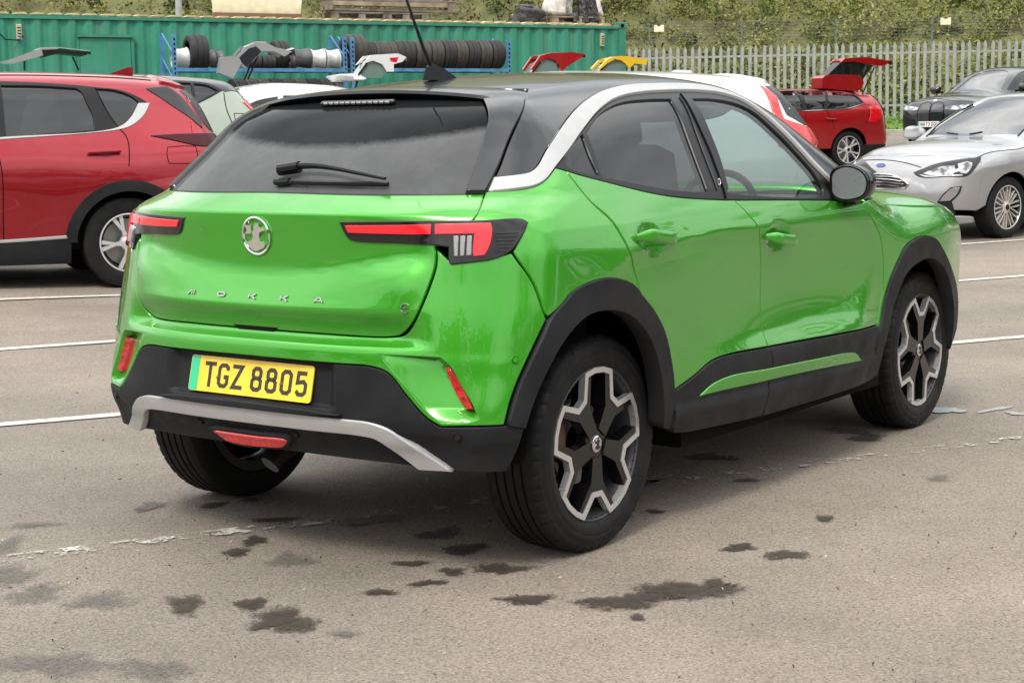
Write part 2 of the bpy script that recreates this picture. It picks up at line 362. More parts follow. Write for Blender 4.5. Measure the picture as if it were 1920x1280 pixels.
# verge with its kerb in front of the fence
M['grass'] = mat('mown grass', (.08, .17, .02), .9, build=vary((.06,.14,.018), (.13,.24,.03), 14, 6, bump_s=.8, bump_scale=90, bump_d=.03))
M['concrete'] = mat('pale concrete', (.36, .34, .30), .85, build=vary((.28,.27,.24), (.42,.40,.35), 6, 6))
grid_sheet('verge', list(np.arange(39.7, 47.3, .5)), list(np.arange(2.6, 24, 1.0)), M['grass'], .11)
mb = MB()
for s_ in np.arange(2.6, 24, .914):
    a = Vector(at(39.55, s_)); mb = MB().box((0, 0, .02), (.90, .125, .24), bev=.015)
    o = mb.build('kerb_stone', M['concrete'], None); o['kind'] = 'structure'; o.location = (a.x, a.y, a.z); o.rotation_euler.z = math.atan2(RY, RX)
r_ = np.random.default_rng(21); nb = 16000
Dg = r_.uniform(39.7, 47.0, nb); Sg = r_.uniform(2.7, 23.5, nb); Pg = np.array([at(d, s_) for d, s_ in zip(Dg, Sg)]); Pg[:, 2] += .11
foliage('verge_grass', Pg[::8], np.full(nb//8, .16), np.array([(.09,.19,.02), (.13,.24,.03), (.16,.25,.05)])[r_.integers(0, 3, nb//8)], 8, .05, 'stuff', 22, .35)

# palisade fence: pales are single pieces on two rails between posts
M['galv'] = mat('galvanised steel', (.36, .37, .36), .55, .35, build=vary((.28,.29,.28), (.44,.45,.43), 5, 6, .45, .7))
M['galv_dark'] = mat('weathered steel post', (.16, .17, .16), .7, .2, build=vary((.09,.10,.09), (.24,.25,.22), 12, 6))
M['wire'] = mat('barbed wire', (.12, .12, .11), .6, .5)
fa, fb = Vector(at(45.2, 2.2)), Vector(at(42.4, 16.5)); fd = fb - fa; FL = Vector((fd.x, fd.y, 0)).length; fdir = Vector((fd.x, fd.y, 0)).normalized(); fang = math.atan2(fdir.y, fdir.x)
fence = thing('palisade_fence', 'galvanised palisade fence with pointed pales and barbed wire above, along the grass verge', 'fence', (fa.x, fa.y, 1.26), fang)
FH = 2.06
sec = [(-.043, 0), (-.027, .013), (-.010, 0), (.010, 0), (.027, .013), (.043, 0)]
V = []; F = []
for z in (.05, FH-.10): V += [(x, -y, z) for x, y in sec]
V += [(-.034, 0, FH-.06), (-.024, -.013, FH-.035), (-.007, 0, FH), (.007, 0, FH), (.024, -.013, FH-.035), (.034, 0, FH-.06)]
for l in range(2): F += [(l*6+i, l*6+i+1, l*6+7+i, l*6+6+i) for i in range(5)]
n0 = len(V); V += [(x, y + .004, z) for x, y, z in V]; F += [tuple(i + n0 for i in reversed(f)) for f in F]
pale_me = None; PITCH_ = .186
post_every = 13; k = 0; x = .1
while x < FL:
    if pale_me is None:
        o = mesh('pale', V, F, M['galv'], fence, False); pale_me = o.data
    else: o = link('pale', pale_me, fence)
    o.location = (x, -.03, 0); o.rotation_euler = (R(random.uniform(-.6, .6)), R(random.uniform(-.7, .7)), R(random.uniform(-3, 3))); x += PITCH_
for z in (.45, FH-.28): MB().box((FL/2, .02, z), (FL, .05, .05)).build('rail', M['galv'], fence)
px = 1.57
posts = []
while px < FL + .1:
    posts.append(px)
    MB().box((px, .055, FH/2 - .1), (.012, .10, FH - .2)).box((px, .01, FH/2), (.10, .010, FH)).box((px, .10, FH/2), (.10, .010, FH)).tube([(px, .06, FH-.1), (px, .06, FH+.12), (px, .0, FH+.62)], .028, 6).build('fence_post', M['galv_dark'], fence); px += PITCH_*post_every
for q, z in enumerate((.13, .21, .29, .37, .45, .53, .61)):
    MB().tube([(t, .052 - (z-.12)*.11 + .01*math.sin(t*3+q), FH + z - .02*math.sin((t % 2.4)/2.4*math.pi)) for t in np.arange(0, FL, .3)], .0075, 4).build('barbed_wire', M['wire'], fence)
M['cream'] = mat('cream enamel', (.70, .65, .47), .5, build=vary((.62,.57,.40), (.75,.71,.54), 8, 5))
def fence_sign(px, dz, label):
    o = thing('warning_sign', label, 'sign', fence.matrix_world @ Vector((0,0,0)), fang, 'yellow signs on the fence wire')
    o.location = (fa.x + fdir.x*px, fa.y + fdir.y*px, 1.26 + FH + dz)
    pts = [(-.13, -.09), (.13, -.09), (.13, .09), (.06, .09), (.03, .055), (-.03, .055), (-.06, .09), (-.13, .09)]
    MB().prism(pts, 0, .012, lambda v: Vector((v[0], -.03 - v[2], v[1]))).build('sign_plate', M['cream'], o)
    for s_ in (-.09, .09): MB().tube([(s_, -.03, .06), (s_, -.01, .14)], .006, 5).build('clip', M['wire'], o)
fence_sign(1.83, .49, 'small pale yellow notched sign on the fence wire, just right of the container')
fence_sign(9.15, .49, 'small pale yellow sign on the fence wire, above the black SUV')
bay_line(7.61, -2.36, 10.2, 3.14, .10, 'line_paint', ext=(5, 4))
bay_line(10.19, -3.14, 13.94, 4.28, .10, 'line_paint', ext=(4, 4))
bay_line(12.41, -3.80, 17.46, 5.35, .10, 'line_paint', ext=(4, 6))
bay_line(15.15, -4.62, 20.3, 6.4, .10, 'line_paint', ext=(4, 6))
bay_line(5.15, -1.62, 5.80, -.28, .095, 'line_faded', ext=(1, 1.0))
bay_line(6.20, .62, 6.98, 2.25, .075, 'line_faded', ext=(.3, .6))
# damp and oily stains with ragged edges
def stain_mat(name, col, rough, lo, hi, top=.92):
    def f(t, b):
        a = nnode(t, 'ShaderNodeAttribute', attribute_name='fall'); g = nnode(t, 'ShaderNodeNewGeometry').outputs['Position']
        n = noise(t, 16, 8, .75, g); n2 = noise(t, 90, 3, .7, g); m = nnode(t, 'ShaderNodeMath', operation='MULTIPLY_ADD'); t.links.new(n, m.inputs[0]); m.inputs[1].default_value = 1.3; t.links.new(a.outputs['Fac'], m.inputs[2])
        m2 = nnode(t, 'ShaderNodeMath', operation='MULTIPLY_ADD'); t.links.new(n2, m2.inputs[0]); m2.inputs[1].default_value = 1.2; t.links.new(m.outputs[0], m2.inputs[2])
        m5 = nnode(t, 'ShaderNodeMath', operation='MULTIPLY'); t.links.new(m2.outputs[0], m5.inputs[0]); m5.inputs[1].default_value = .5
        t.links.new(ramp(t, m5.outputs[0], [(lo, (0,0,0)), (hi, (top,)*3)]), b.inputs['Alpha'])
        c = ramp(t, noise(t, 45, 5, .7, g), [(.3, tuple(v*.6 for v in col)), (.7, tuple(v*1.4 for v in col))]); t.links.new(c, b.inputs['Base Color'])
        bumpn(t, b, noise(t, 75, 4, .7, g), .35, .004)
    m = mat(name, col, rough, build=f); return m
M['wet'] = stain_mat('damp tarmac', (.050, .040, .031), .5, .585, .72, .88)
M['grey_stain'] = stain_mat('grey dried stain', (.115, .106, .095), .8, .54, .86, .66)
M['pale_grey'] = mat('pale grey patch', (.30, .31, .32), .4)  # plain pale grey for the small patches on the tarmac
def stain(name, D0, S0, hx_, hy_, rot, m, seed, n=40, soft=True):
    r = np.random.default_rng(seed); ph = r.uniform(0, 6.28, 5); V = []; F = []; fall = []
    c = at(D0, S0); rings = (0, .45, .8, 1.0) if soft else (0, 1.0)
    ux, uy = math.cos(rot), math.sin(rot)
    for q in rings:
        for i in range(n if q else 1):
            t = 2*math.pi*i/n; k = q*(1 + .22*math.sin(2*t+ph[0]) + .16*math.sin(3*t+ph[1]) + .10*math.sin(5*t+ph[2]) + .07*math.sin(9*t+ph[3]))
            x, y = hx_*1.3*k*math.cos(t), hy_*1.3*k*math.sin(t); sx, sy = ux*x - uy*y, uy*x + ux*y
            dx, dy = RX*sx + FX*sy, RY*sx + FY*sy
            V.append((c[0]+dx, c[1]+dy, c[2] + .004 + .0002*(seed % 9))); fall.append({0: .42, .45: .22, .8: -.06}.get(q, -.42))
    F += [(0, 1+i, 1+(i+1) % n) for i in range(n)]
    for l in range(len(rings)-2): F += [(1+l*n+i, 1+(l+1)*n+i, 1+(l+1)*n+(i+1) % n, 1+l*n+(i+1) % n) for i in range(n)]
    o = mesh(name, V, F, M[m], None, False, 'structure')
    at_ = o.data.attributes.new('fall', 'FLOAT', 'POINT'); at_.data.foreach_set('value', fall); return o
stain('damp_patch', 5.62, -0.5, 0.099, 0.086, R(0.0), 'wet', 3)
stain('damp_patch', 5.4, -0.25, 0.071, 0.080, R(-18.0), 'wet', 4)
stain('damp_patch', 5.2, -0.16, 0.076, 0.069, R(-21.0), 'wet', 5)
stain('damp_patch', 4.96, -0.05, 0.091, 0.057, R(9.0), 'wet', 6)
stain('damp_patch', 4.93, -0.19, 0.047, 0.040, R(0.0), 'wet', 7)
stain('damp_patch', 5.03, -0.32, 0.055, 0.034, R(6.0), 'wet', 8)
stain('damp_patch', 5.88, -1.3, 0.052, 0.069, R(0.0), 'wet', 9)
stain('damp_patch', 5.88, -1.08, 0.052, 0.046, R(12.0), 'wet', 10)
stain('damp_patch', 5.96, -0.96, 0.026, 0.035, R(0.0), 'wet', 11)
stain('damp_patch', 5.64, -0.82, 0.062, 0.046, R(12.0), 'wet', 12)
stain('damp_patch', 5.2, -0.89, 0.049, 0.052, R(6.0), 'wet', 13)
stain('damp_patch', 5.35, -0.85, 0.047, 0.063, R(0.0), 'wet', 14)
stain('damp_patch', 4.61, -0.75, 0.054, 0.052, R(-6.0), 'wet', 15)
stain('damp_patch', 4.45, -0.64, 0.101, 0.103, R(-4.5), 'wet', 16)
stain('damp_patch', 4.62, -0.94, 0.057, 0.086, R(21.0), 'wet', 17)
stain('damp_patch', 4.1, -1.17, 0.135, 0.098, R(0.0), 'grey_stain', 18)
stain('damp_patch', 4.04, -0.9, 0.086, 0.092, R(0.0), 'grey_stain', 19)
stain('damp_patch', 4.67, -1.19, 0.082, 0.103, R(-9.0), 'grey_stain', 20)
stain('damp_patch', 4.75, -1.4, 0.087, 0.092, R(0.0), 'grey_stain', 21)
stain('damp_patch', 4.96, -1.54, 0.073, 0.155, R(0.0), 'grey_stain', 22)
stain('damp_patch', 5.33, -1.66, 0.066, 0.098, R(0.0), 'grey_stain', 23)
stain('damp_patch', 5.09, -0.7, 0.060, 0.092, R(0.0), 'grey_stain', 24)
stain('damp_patch', 4.59, 0.32, 0.134, 0.086, R(13.5), 'wet', 25)
stain('damp_patch', 4.69, 0.5, 0.137, 0.092, R(12.0), 'wet', 26)
stain('damp_patch', 4.74, 0.59, 0.052, 0.057, R(0.0), 'wet', 27)
stain('damp_patch', 4.62, 0.03, 0.085, 0.046, R(-4.5), 'wet', 28)
stain('damp_patch', 5.17, 0.71, 0.053, 0.052, R(3.0), 'wet', 29)
stain('damp_patch', 5.07, 0.84, 0.059, 0.063, R(6.0), 'wet', 30)
stain('damp_patch', 5.54, 1.05, 0.041, 0.046, R(6.0), 'wet', 31)
stain('damp_patch', 6.17, 0.87, 0.045, 0.040, R(0.0), 'wet', 32)
stain('damp_patch', 7.16, 1.45, 0.084, 0.115, R(3.0), 'wet', 33)
stain('damp_patch', 6.98, 1.49, 0.087, 0.080, R(7.5), 'wet', 34)
stain('damp_patch', 4.71, -0.39, 0.045, 0.040, R(9.0), 'wet', 35)
stain('damp_patch', 4.81, -0.26, 0.053, 0.034, R(9.0), 'wet', 36)
stain('damp_patch', 5.63, 0.38, 0.029, 0.029, R(0.0), 'wet', 37)
stain('damp_patch', 5.68, 0.49, 0.033, 0.029, R(0.0), 'wet', 38)
stain('damp_patch', 6.62, 0.79, 0.097, 0.075, R(6.0), 'wet', 39)
stain('damp_patch', 4.43, 0.33, 0.026, 0.029, R(0.0), 'wet', 40)
stain('damp_patch', 6.15, 1.59, 0.054, 0.052, R(0.0), 'grey_stain', 41)
stain('damp_patch', 5.42, 0.27, 0.052, 0.063, R(0.0), 'wet', 42)
stain('damp_patch', 4.32, -0.46, 0.047, 0.029, R(0.0), 'grey_stain', 43)
stain('damp_patch', 5.62, -1.65, 0.082, 0.052, R(0.0), 'grey_stain', 44)
stain('pale_mark', 7.63, 1.99, 0.056, 0.070, R(8), 'pale_grey', 71, soft=False)
stain('pale_mark', 7.64, 2.23, 0.022, 0.084, R(-50), 'pale_grey', 72, soft=False)
stain('pale_mark', 7.52, 2.29, 0.030, 0.035, R(0), 'pale_grey', 73, soft=False)

# grit and bits of dead leaf lying about
r_ = np.random.default_rng(61); n_ = 1300; Dg = 3.4 + 13*r_.uniform(0, 1, n_)**1.5; Sg = r_.uniform(-.42, .42, n_)*Dg
Pg = np.array([at(d, s_) for d, s_ in zip(Dg, Sg)]); Pg[:, 2] += .006
foliage('leaf_litter', Pg, np.full(n_, .004), np.array([(.085,.065,.045), (.12,.09,.06), (.06,.05,.04), (.36,.33,.28)])[r_.integers(0, 4, n_)], 1, .0062, 'stuff', 62, .4)
# ---- shipping container, set along the bays
ca, cb = Vector(at(26.5, -8.07, .64)), Vector(at(32.2, 2.24, .64)); cd = cb - ca; CL = cd.length; cang = math.atan2(cd.y, cd.x); cdir = cd.normalized(); cnor = Vector((cdir.y, -cdir.x, 0))   # cnor points at the viewpoint
box = thing('shipping_container', 'long green corrugated shipping container standing behind the tyre racks', 'container', tuple(ca), cang)   # local x along its long side, -y faces the cars
CH, CWD = 2.59, 2.44
def green_steel(t, b):
    n = noise(t, 1.6, 7, .6); c = ramp(t, n, [(.3, (.018,.175,.105)), (.6, (.030,.235,.150)), (.85, (.055,.27,.18))])
    st = nnode(t, 'ShaderNodeMapping'); st.inputs['Scale'].default_value = (5, 5, .35); t.links.new(objco(t), st.inputs['Vector'])
    s_ = ramp(t, noise(t, 2.2, 6, .7, st.outputs['Vector']), [(.52, (0,0,0)), (.74, (.9,.9,.9))]); c = mixc(t, s_, c, (.10,.20,.13))
    rs = ramp(t, noise(t, 3.4, 8, .75), [(.655, (0,0,0)), (.70, (1,1,1))]); c = mixc(t, rs, c, (.16,.09,.045))
    t.links.new(c, b.inputs['Base Color'])
M['box_green'] = mat('green container paint', (.03, .22, .14), .5, build=green_steel)
M['rail_green'] = mat('green rusted rail', (.03, .20, .13), .55, build=lambda t, b: t.links.new(ramp(t, noise(t, 2.6, 8, .75), [(.40, (.020,.18,.115)), (.62, (.035,.22,.14)), (.72, (.20,.115,.06))]), b.inputs['Base Color']))
pr = []; x = .16; p = .278
while x < CL - .16 - p: pr += [(x, 0), (x+.072, 0), (x+.14, .036), (x+.21, .036)]; x += p
pr += [(x, 0), (CL-.16, 0)]
V = [(a, b + .02, .16) for a, b in pr] + [(a, b + .02, CH-.12) for a, b in pr]; n = len(pr)
mesh('side_panel', V, [(i, i+1, n+i+1, n+i) for i in range(n-1)], M['box_green'], box, False)
mesh('side_panel', [(a, CWD - b - .02, z) for a, b, z in V], [(i+1, i, n+i, n+i+1) for i in range(n-1)], M['box_green'], box, False)
for xx in (.03, CL-.03): MB().box((xx, CWD/2, CH/2), (.04, CWD-.3, CH-.25)).build('end_panel', M['box_green'], box)
for xx in (.08, CL-.08):
    for yy in (.08, CWD-.08):
        MB().box((xx, yy, CH/2), (.155, .155, CH-.25)).build('corner_post', M['rail_green'], box)
        for zz in (.06, CH-.06):
            cc = MB().box((xx, yy, zz), (.178, .162, .118), bev=.008).build('corner_casting', M['rail_green'], box)
            if yy < 1: MB().prism([(.035*math.cos(R(t)), .022*math.sin(R(t)) + (.018 if math.sin(R(t)) > 0 else -.018)) for t in range(0, 360, 24)], 0, .004, lambda v, xx=xx, zz=zz: Vector((xx + v[1]*.9, -.0035 - v[2], zz + v[0]))).build('casting_slot', M['void'], cc)
for yy in (.03, CWD-.03):
    MB().box((CL/2, yy, CH-.085), (CL-.33, .06, .07)).build('top_rail', M['rail_green'], box)
    MB().box((CL/2, yy, .08), (CL-.33, .06, .15)).build('bottom_rail', M['rail_green'], box)
M['roof_cream'] = mat('cream lichened roof steel', (.50, .44, .22), .8, build=vary((.30,.26,.12), (.62,.56,.30), 4, 8))
pr = []; x = .10
while x < CL - .12 - .28: pr += [(x, 0), (x+.07, .032), (x+.19, .036), (x+.24, 0)]; x += .278
pr.append((CL-.1, 0)); n = len(pr)
V = [(a, .0, CH-.055 + b) for a, b in pr] + [(a, CWD, CH-.055 + b) for a, b in pr] + [(a, .0, CH-.075) for a, b in pr]
mesh('roof_panel', V, [(i, i+1, n+i+1, n+i) for i in range(n-1)] + [(2*n+i, 2*n+i+1, i+1, i) for i in range(n-1)], M['roof_cream'], box, False)
# hatch in the side, two vents and a cable
hx = lambda px, D0: (px - 960)/3143.2*D0
def along(px):
    """distance along the container front that is seen at picture column px"""
    k = (px - 960)/3143.2; return (k*26.5 + 8.07)/((10.31 - k*5.7))*CL
x0, x1 = along(168), along(263)
ht = MB().box(((x0+x1)/2, -.012, 1.18), (x1-x0, .05, 2.02), bev=.012).build('side_hatch', M['box_green'], box)
MB().box(((x0+x1)/2, -.03, 2.215), (x1-x0+.08, .09, .05)).build('hatch_drip_rail', M['rail_green'], ht)
for xx in (x0 - .025, x1 + .025): MB().box((xx, -.006, 1.18), (.045, .06, 2.06)).build('hatch_jamb', M['rail_green'], ht)
M['vent'] = mat('beige vent plate', (.42, .38, .27), .6)
for px in (58, 1134):
    xx = along(px); v = MB().box((xx, -.012, CH-.33), (.085, .05, .24), bev=.008).build('vent_plate', M['vent'], box)
    for k in range(4): MB().box((xx, -.040, CH-.40 + k*.045), (.06, .008, .012)).build('vent_slot', M['void'], v)
MB().tube([(.10, -.02, CH-.14), (.13, -.03, CH-.33), (.24, -.03, CH-.45), (.42, -.03, CH-.46), (.52, -.03, CH-.40), (along(58), -.03, CH-.36)], .009, 6).build('cable', M['void'], box, True)
for px, w in ((1003, .10), (880, .06)): pass
# ---- things lying on the container roof
TOP = .64 + CH - .015
def on_box(px, y, z=0.0): q = ca + cdir*along(px) - cnor*y; return (q.x, q.y, TOP + z)
# cream snow-plough blade
x0, x1 = along(437), along(604); L = x1 - x0
blade = thing('plough_blade', 'cream curved snow plough blade standing on the container roof', 'plough blade', on_box(437, .55), cang)
prof = []
for k in range(13):
    t = R(-24 + 62*k/12); prof.append((.55*(1 - math.cos(t)), .66*math.sin(t) + .27))
V = []; F = []; nx = 9; m = len(prof)
for i in range(nx):
    f = i/(nx-1); sk = .10*(f-.5)*2
    for (dy, z) in prof: V.append((L*f + (z - .3)*.10*(1 if f > .5 else -1)*abs(f-.5)*2, dy, z*(1 - .04*f)))
for i in range(nx-1): F += [(i*m+j, (i+1)*m+j, (i+1)*m+j+1, i*m+j+1) for j in range(m-1)]
n0 = len(V); V += [(a, b + .03, c) for a, b, c in V]; F += [tuple(reversed([q + n0 for q in f])) for f in F]
F += [(j, j+1, n0+j+1, n0+j) for j in range(m-1)] + [((nx-1)*m+j+1, (nx-1)*m+j, n0+(nx-1)*m+j, n0+(nx-1)*m+j+1) for j in range(m-1)] + [(i*m+m-1, (i+1)*m+m-1, n0+(i+1)*m+m-1, n0+i*m+m-1) for i in range(nx-1)]
mesh('mouldboard', V, F, M['cream'], blade, True, angle=40)
MB().box((L/2, .02, .04), (L*.99, .06, .10), bev=.01).build('cutting_edge', M['rust'], blade)
for k in range(7): MB().lathe([(0, -.012), (.018, -.012), (.018, .02)], 8, 'y', (.08 + k*(L-.16)/6, .10 - .02, .13)).build('bolt', M['void'], blade)
for k in range(3): MB().lathe([(0, -.012), (.016, -.012), (.016, .02)], 8, 'y', (L*(.38 + .15*k), .0, .42)).build('bolt', M['void'], blade)
# lamp post standing behind the container
pp = at(35.5, (355-960)/3143.2*35.5)
post = thing('lamp_post', 'plain grey steel pole rising behind the container', 'pole', pp)
MB().tube([(0, 0, 0), (0, 0, 1.2)], .11, 14).build('post_base', M['galv'], post, True, 40)
MB().tube([(0, 0, 1.2), (0, 0, 7.5)], [.075, .06], 12).build('pole', M['galv'], post, True, 40)
MB().tube([(0, 0, 7.5), (.1, 0, 7.75), (.9, 0, 7.9)], .04, 10).box((1.15, 0, 7.9), (.6, .22, .1), bev=.03).build('lamp_head', M['galv'], post, True, 40)
M['wood'] = mat('weathered timber', (.26, .20, .14), .9, build=vary((.17,.13,.09), (.36,.28,.20), 5, 8, bump_s=.3, bump_scale=60, bump_d=.004))
M['wood_grey'] = mat('grey old timber', (.17, .14, .12), .9, build=vary((.10,.085,.07), (.25,.21,.18), 5, 8))
def pallet(px, y, w, label, group, tint='wood', z=0, d=.8, tilt=0):
    p = thing('pallet', label, 'pallet', on_box(px, y, z), cang, group); p.rotation_euler.y = tilt
    for k in range(3): MB().box((0, -d/2 + .06 + k*(d-.12)/2, .015), (w, .10, .022)).build('bottom_board', M[tint], p)
    for i in range(3):
        for k in range(3): MB().box((-w/2 + .07 + i*(w-.14)/2, -d/2 + .06 + k*(d-.12)/2, .068), (.13, .10, .082)).build('block', M[tint], p)
    for k in range(5): MB().box((0, -d/2 + .05 + k*(d-.10)/4, .121), (w, .095, .022)).build('deck_board', M[tint], p)
    return p
g = 'pallets on the container roof'
pallet(708, .75, 1.15, 'weathered pallet under the long planks on the container roof', g, 'wood_grey')
pallet(790, .75, .9, 'weathered pallet at the right end under the long planks', g, 'wood_grey')
# planks: seen end to end, resting on the pallets
def plank(pxa, pxb, y, z, w, h, label, tint):
    a, b = along(pxa), along(pxb); q = on_box((pxa), y, z)
    t = thing('plank', label, 'plank', q, cang, 'timber stacked on the container roof')
    MB().box(((b-a)/2, 0, h/2), (b-a, w, h), bev=.006).build('board', M[tint], t)
    for e in (.02, b-a-.02): MB().box((e, 0, h/2), (.03, w+.006, h+.006)).build('end_band', M['rust'], t)
plank(640, 884, .55, .155, .14, .055, 'lowest brown timber plank laid across the pallets', 'wood_grey')
plank(645, 880, .52, .245, .14, .075, 'pale timber plank in the middle of the stack on the pallets', 'wood')
plank(606, 905, .70, .335, .12, .05, 'long grey plank on top of the timber stack', 'wood_grey')
plank(660, 850, .85, .40, .12, .06, 'short brown plank at the back of the timber stack', 'wood')
for px_, lab in ((648, 'dark timber bearer standing at the left end of the plank stack'), (876, 'dark timber bearer standing at the right end of the plank stack')):
    t = thing('timber_bearer', lab, 'bearer', on_box(px_, .50, .16), cang, 'bearers of the plank stack')
    MB().box((0, 0, .085), (.09, .35, .17), bev=.006).build('post', M['wood_grey'], t); MB().box((0, 0, .178), (.11, .37, .015)).build('cap', M['rust'], t)
pallet(1108, .70, 1.15, 'brown pallet under the white sacks at the right end of the container roof', g)
M['sack'] = mat('dusty white sacking', (.55, .52, .47), .85, build=vary((.38,.35,.30), (.70,.67,.62), 7, 6, bump_s=.6, bump_scale=26, bump_d=.03))
M['sheet'] = mat('black plastic sheeting', (.02, .02, .024), .38, build=lambda t, b: bumpn(t, b, noise(t, 14, 4), .8, .05))
def lump(mb, c, r, seed, n=16, flat=.0):
    rr = np.random.default_rng(seed); ph = rr.uniform(0, 6, 8); V = []; F = []
    for i in range(n+1):
        th = math.pi*i/n
        for j in range(n):
            a = 2*math.pi*j/n; x, y, z = math.sin(th)*math.cos(a), math.sin(th)*math.sin(a), math.cos(th)
            k = 1 + .10*math.sin(3*a+ph[0]+2*z) + .10*math.sin(5*a*0+4*z+ph[1]+2*x) + .07*math.sin(6*x+ph[2])*math.sin(5*y+ph[3])
            q = [math.copysign(abs(x)**.6, x), math.copysign(abs(y)**.6, y), math.copysign(abs(z)**.7, z)]
            V.append((c[0]+r[0]*q[0]*k, c[1]+r[1]*q[1]*k, max(c[2]+r[2]*q[2]*k, flat)))
    for i in range(n): F += [(i*n+j, (i+1)*n+j, (i+1)*n+(j+1) % n, i*n+(j+1) % n) for j in range(n)]
    mb.add(V, F); return mb
for k, (px_, y, zz, w, h, lab) in enumerate(((1078, .6, .14, .20, .17, 'dusty white sack at the left of the pallet'), (1100, .75, .14, .18, .21, 'tall white sack leaning behind the black sheeting'), (1146, .6, .14, .17, .16, 'white sack at the right end of the pallet'), (1084, .68, .42, .22, .12, 'white sack lying on top of the left sacks'))):
    t = thing('sack', lab, 'sack', on_box(px_, y, zz), cang, 'white sacks on the right pallet')
    lump(MB(), (0, 0, h), (w, .2, h*1.05), 40+k).build('bag', M['sack'], t, True); MB().tube([(w*.5, -.12, h*1.8), (w*.7, -.16, h*2.0), (w*.85, -.13, h*2.15)], [.05, .03, .012], 8).build('neck', M['sack'], t, True)
t = thing('black_sheeting', 'black plastic sheeting draped over the white sacks', 'sheeting', on_box(1124, .48, .02), cang)
V = []; F = []; nx, nz = 16, 12
for i in range(nx):
    f = i/(nx-1)
    for j in range(nz):
        g_ = j/(nz-1); w = .17 + .16*(1-g_)**1.3; V.append(((f-.5)*2*w, -.08 - .12*(1-g_) - .05*math.sin(f*17 + g_*3) + (.25 if g_ > .95 else 0), .02 + g_*.62 + .02*math.sin(f*9)))
for i in range(nx-1): F += [(i*nz+j, (i+1)*nz+j, (i+1)*nz+j+1, i*nz+j+1) for j in range(nz-1)]
n0 = len(V); V += [(a, b + .012, c) for a, b, c in V]; F += [tuple(q + n0 for q in reversed(f)) for f in F]
mesh('sheet', V, F, M['sheet'], t, True); lump(MB(), (.02, .0, .10), (.30, .16, .10), 77).build('gathered_hem', M['sheet'], t, True)
t = thing('bin_bag', 'slumped black plastic bag on the container roof, left of the pallet of sacks', 'bag', on_box(1024, .55), cang)
lump(MB(), (0, 0, .13), (.27, .25, .16), 91).build('bag', M['sheet'], t, True); lump(MB(), (-.05, .0, .26), (.13, .14, .09), 92).build('fold', M['sheet'], t, True); lump(MB(), (.22, -.05, .10), (.14, .12, .09), 93).build('fold', M['sheet'], t, True)
# ---- blue tyre racks in front of the container, with tyres and wheel rims
M['blue'] = mat('blue rack steel', (.045, .17, .36), .5, .1, build=vary((.035,.13,.28), (.09,.26,.46), 7, 6))
def on_rack(px, z=0.0, dy=1.15):
    q = ca + cdir*along_r(px, dy) + cnor*dy; return Vector((q.x, q.y, z))
def along_r(px, dy=1.15):
    k = (px - 960)/3143.2; o = ca + cnor*dy; D0 = (o.x-CAM[0])*FX + (o.y-CAM[1])*FY; S0 = (o.x-CAM[0])*RX + (o.y-CAM[1])*RY
    dD = cdir.x*FX + cdir.y*FY; dS = cdir.x*RX + cdir.y*RY; return (k*D0 - S0)/(dS - k*dD)
def zrow(px, y, dy=1.15):
    q = on_rack(px, 0, dy); D0 = (q.x-CAM[0])*FX + (q.y-CAM[1])*FY; hor = 640 - 3143.2*math.tan(R(-PITCH)) - (px-960)*math.tan(R(-ROLL)); return CAM[2] + (hor - y)*D0/3143.2
def rack(pxa, pxb, label, ytop):
    a = on_rack(pxa); xa = along_r(pxa); xb = along_r(pxb); L = xb - xa
    o = thing('tyre_rack', label, 'rack', (a.x, a.y, .62), cang, 'blue tyre racks'); H = zrow(pxa, ytop) - .62; zb = zrow((pxa+pxb)/2, 135) - .62
    for xx in (0, L):
        for yy in (-.30, .30):
            MB().box((xx, yy, H/2), (.06, .05, H)).build('upright', M['blue'], o)
        for k in range(5): MB().tube([(xx, -.28, .25 + k*H/5.4), (xx, .28, .25 + (k+1)*H/5.4 - .05)], .012, 6).build('brace', M['blue'], o)
        for k in range(8): MB().box((xx, -.328, H - .08 - k*.075), (.022, .006, .035)).build('upright_slot', M['void'], o)
    for zz in (zb, zb - .78, .25):
        for yy in (-.31, .31): MB().box((L/2, yy, zz), (L, .04, .055 if zz == zb else .09)).build('beam', M['blue'], o)
    return o, zb + .62, L
r1, ZS, L1 = rack(332, 645, 'left blue steel rack of wheel rims and tyres in front of the green container', 70)
r2, ZS2, L2 = rack(659, 946, 'right blue steel rack holding the long row of tyres', 76)
def tread(w, r_, ridges=3):
    h = w/2; p = [(r_*.60, h*.80), (r_*.66, h*.98), (r_*.86, h), (r_*.96, h*.90), (r_, h*.66)]
    for g_ in (.3, -.3): p += [(r_, h*(g_+.07)), (r_-.009, h*(g_+.05)), (r_-.009, h*(g_-.05)), (r_, h*(g_-.07))]
    p += [(r_, -h*.66), (r_*.96, -h*.90), (r_*.86, -h), (r_*.66, -h*.98), (r_*.60, -h*.80)]
    return p
rub = [mat('old tyre rubber', c, .75, build=vary(tuple(v*.7 for v in c), tuple(v*1.35 for v in c), 6, 5)) for c in ((.022,.022,.023), (.045,.040,.036), (.060,.054,.050))]
tyre_meshes = {}
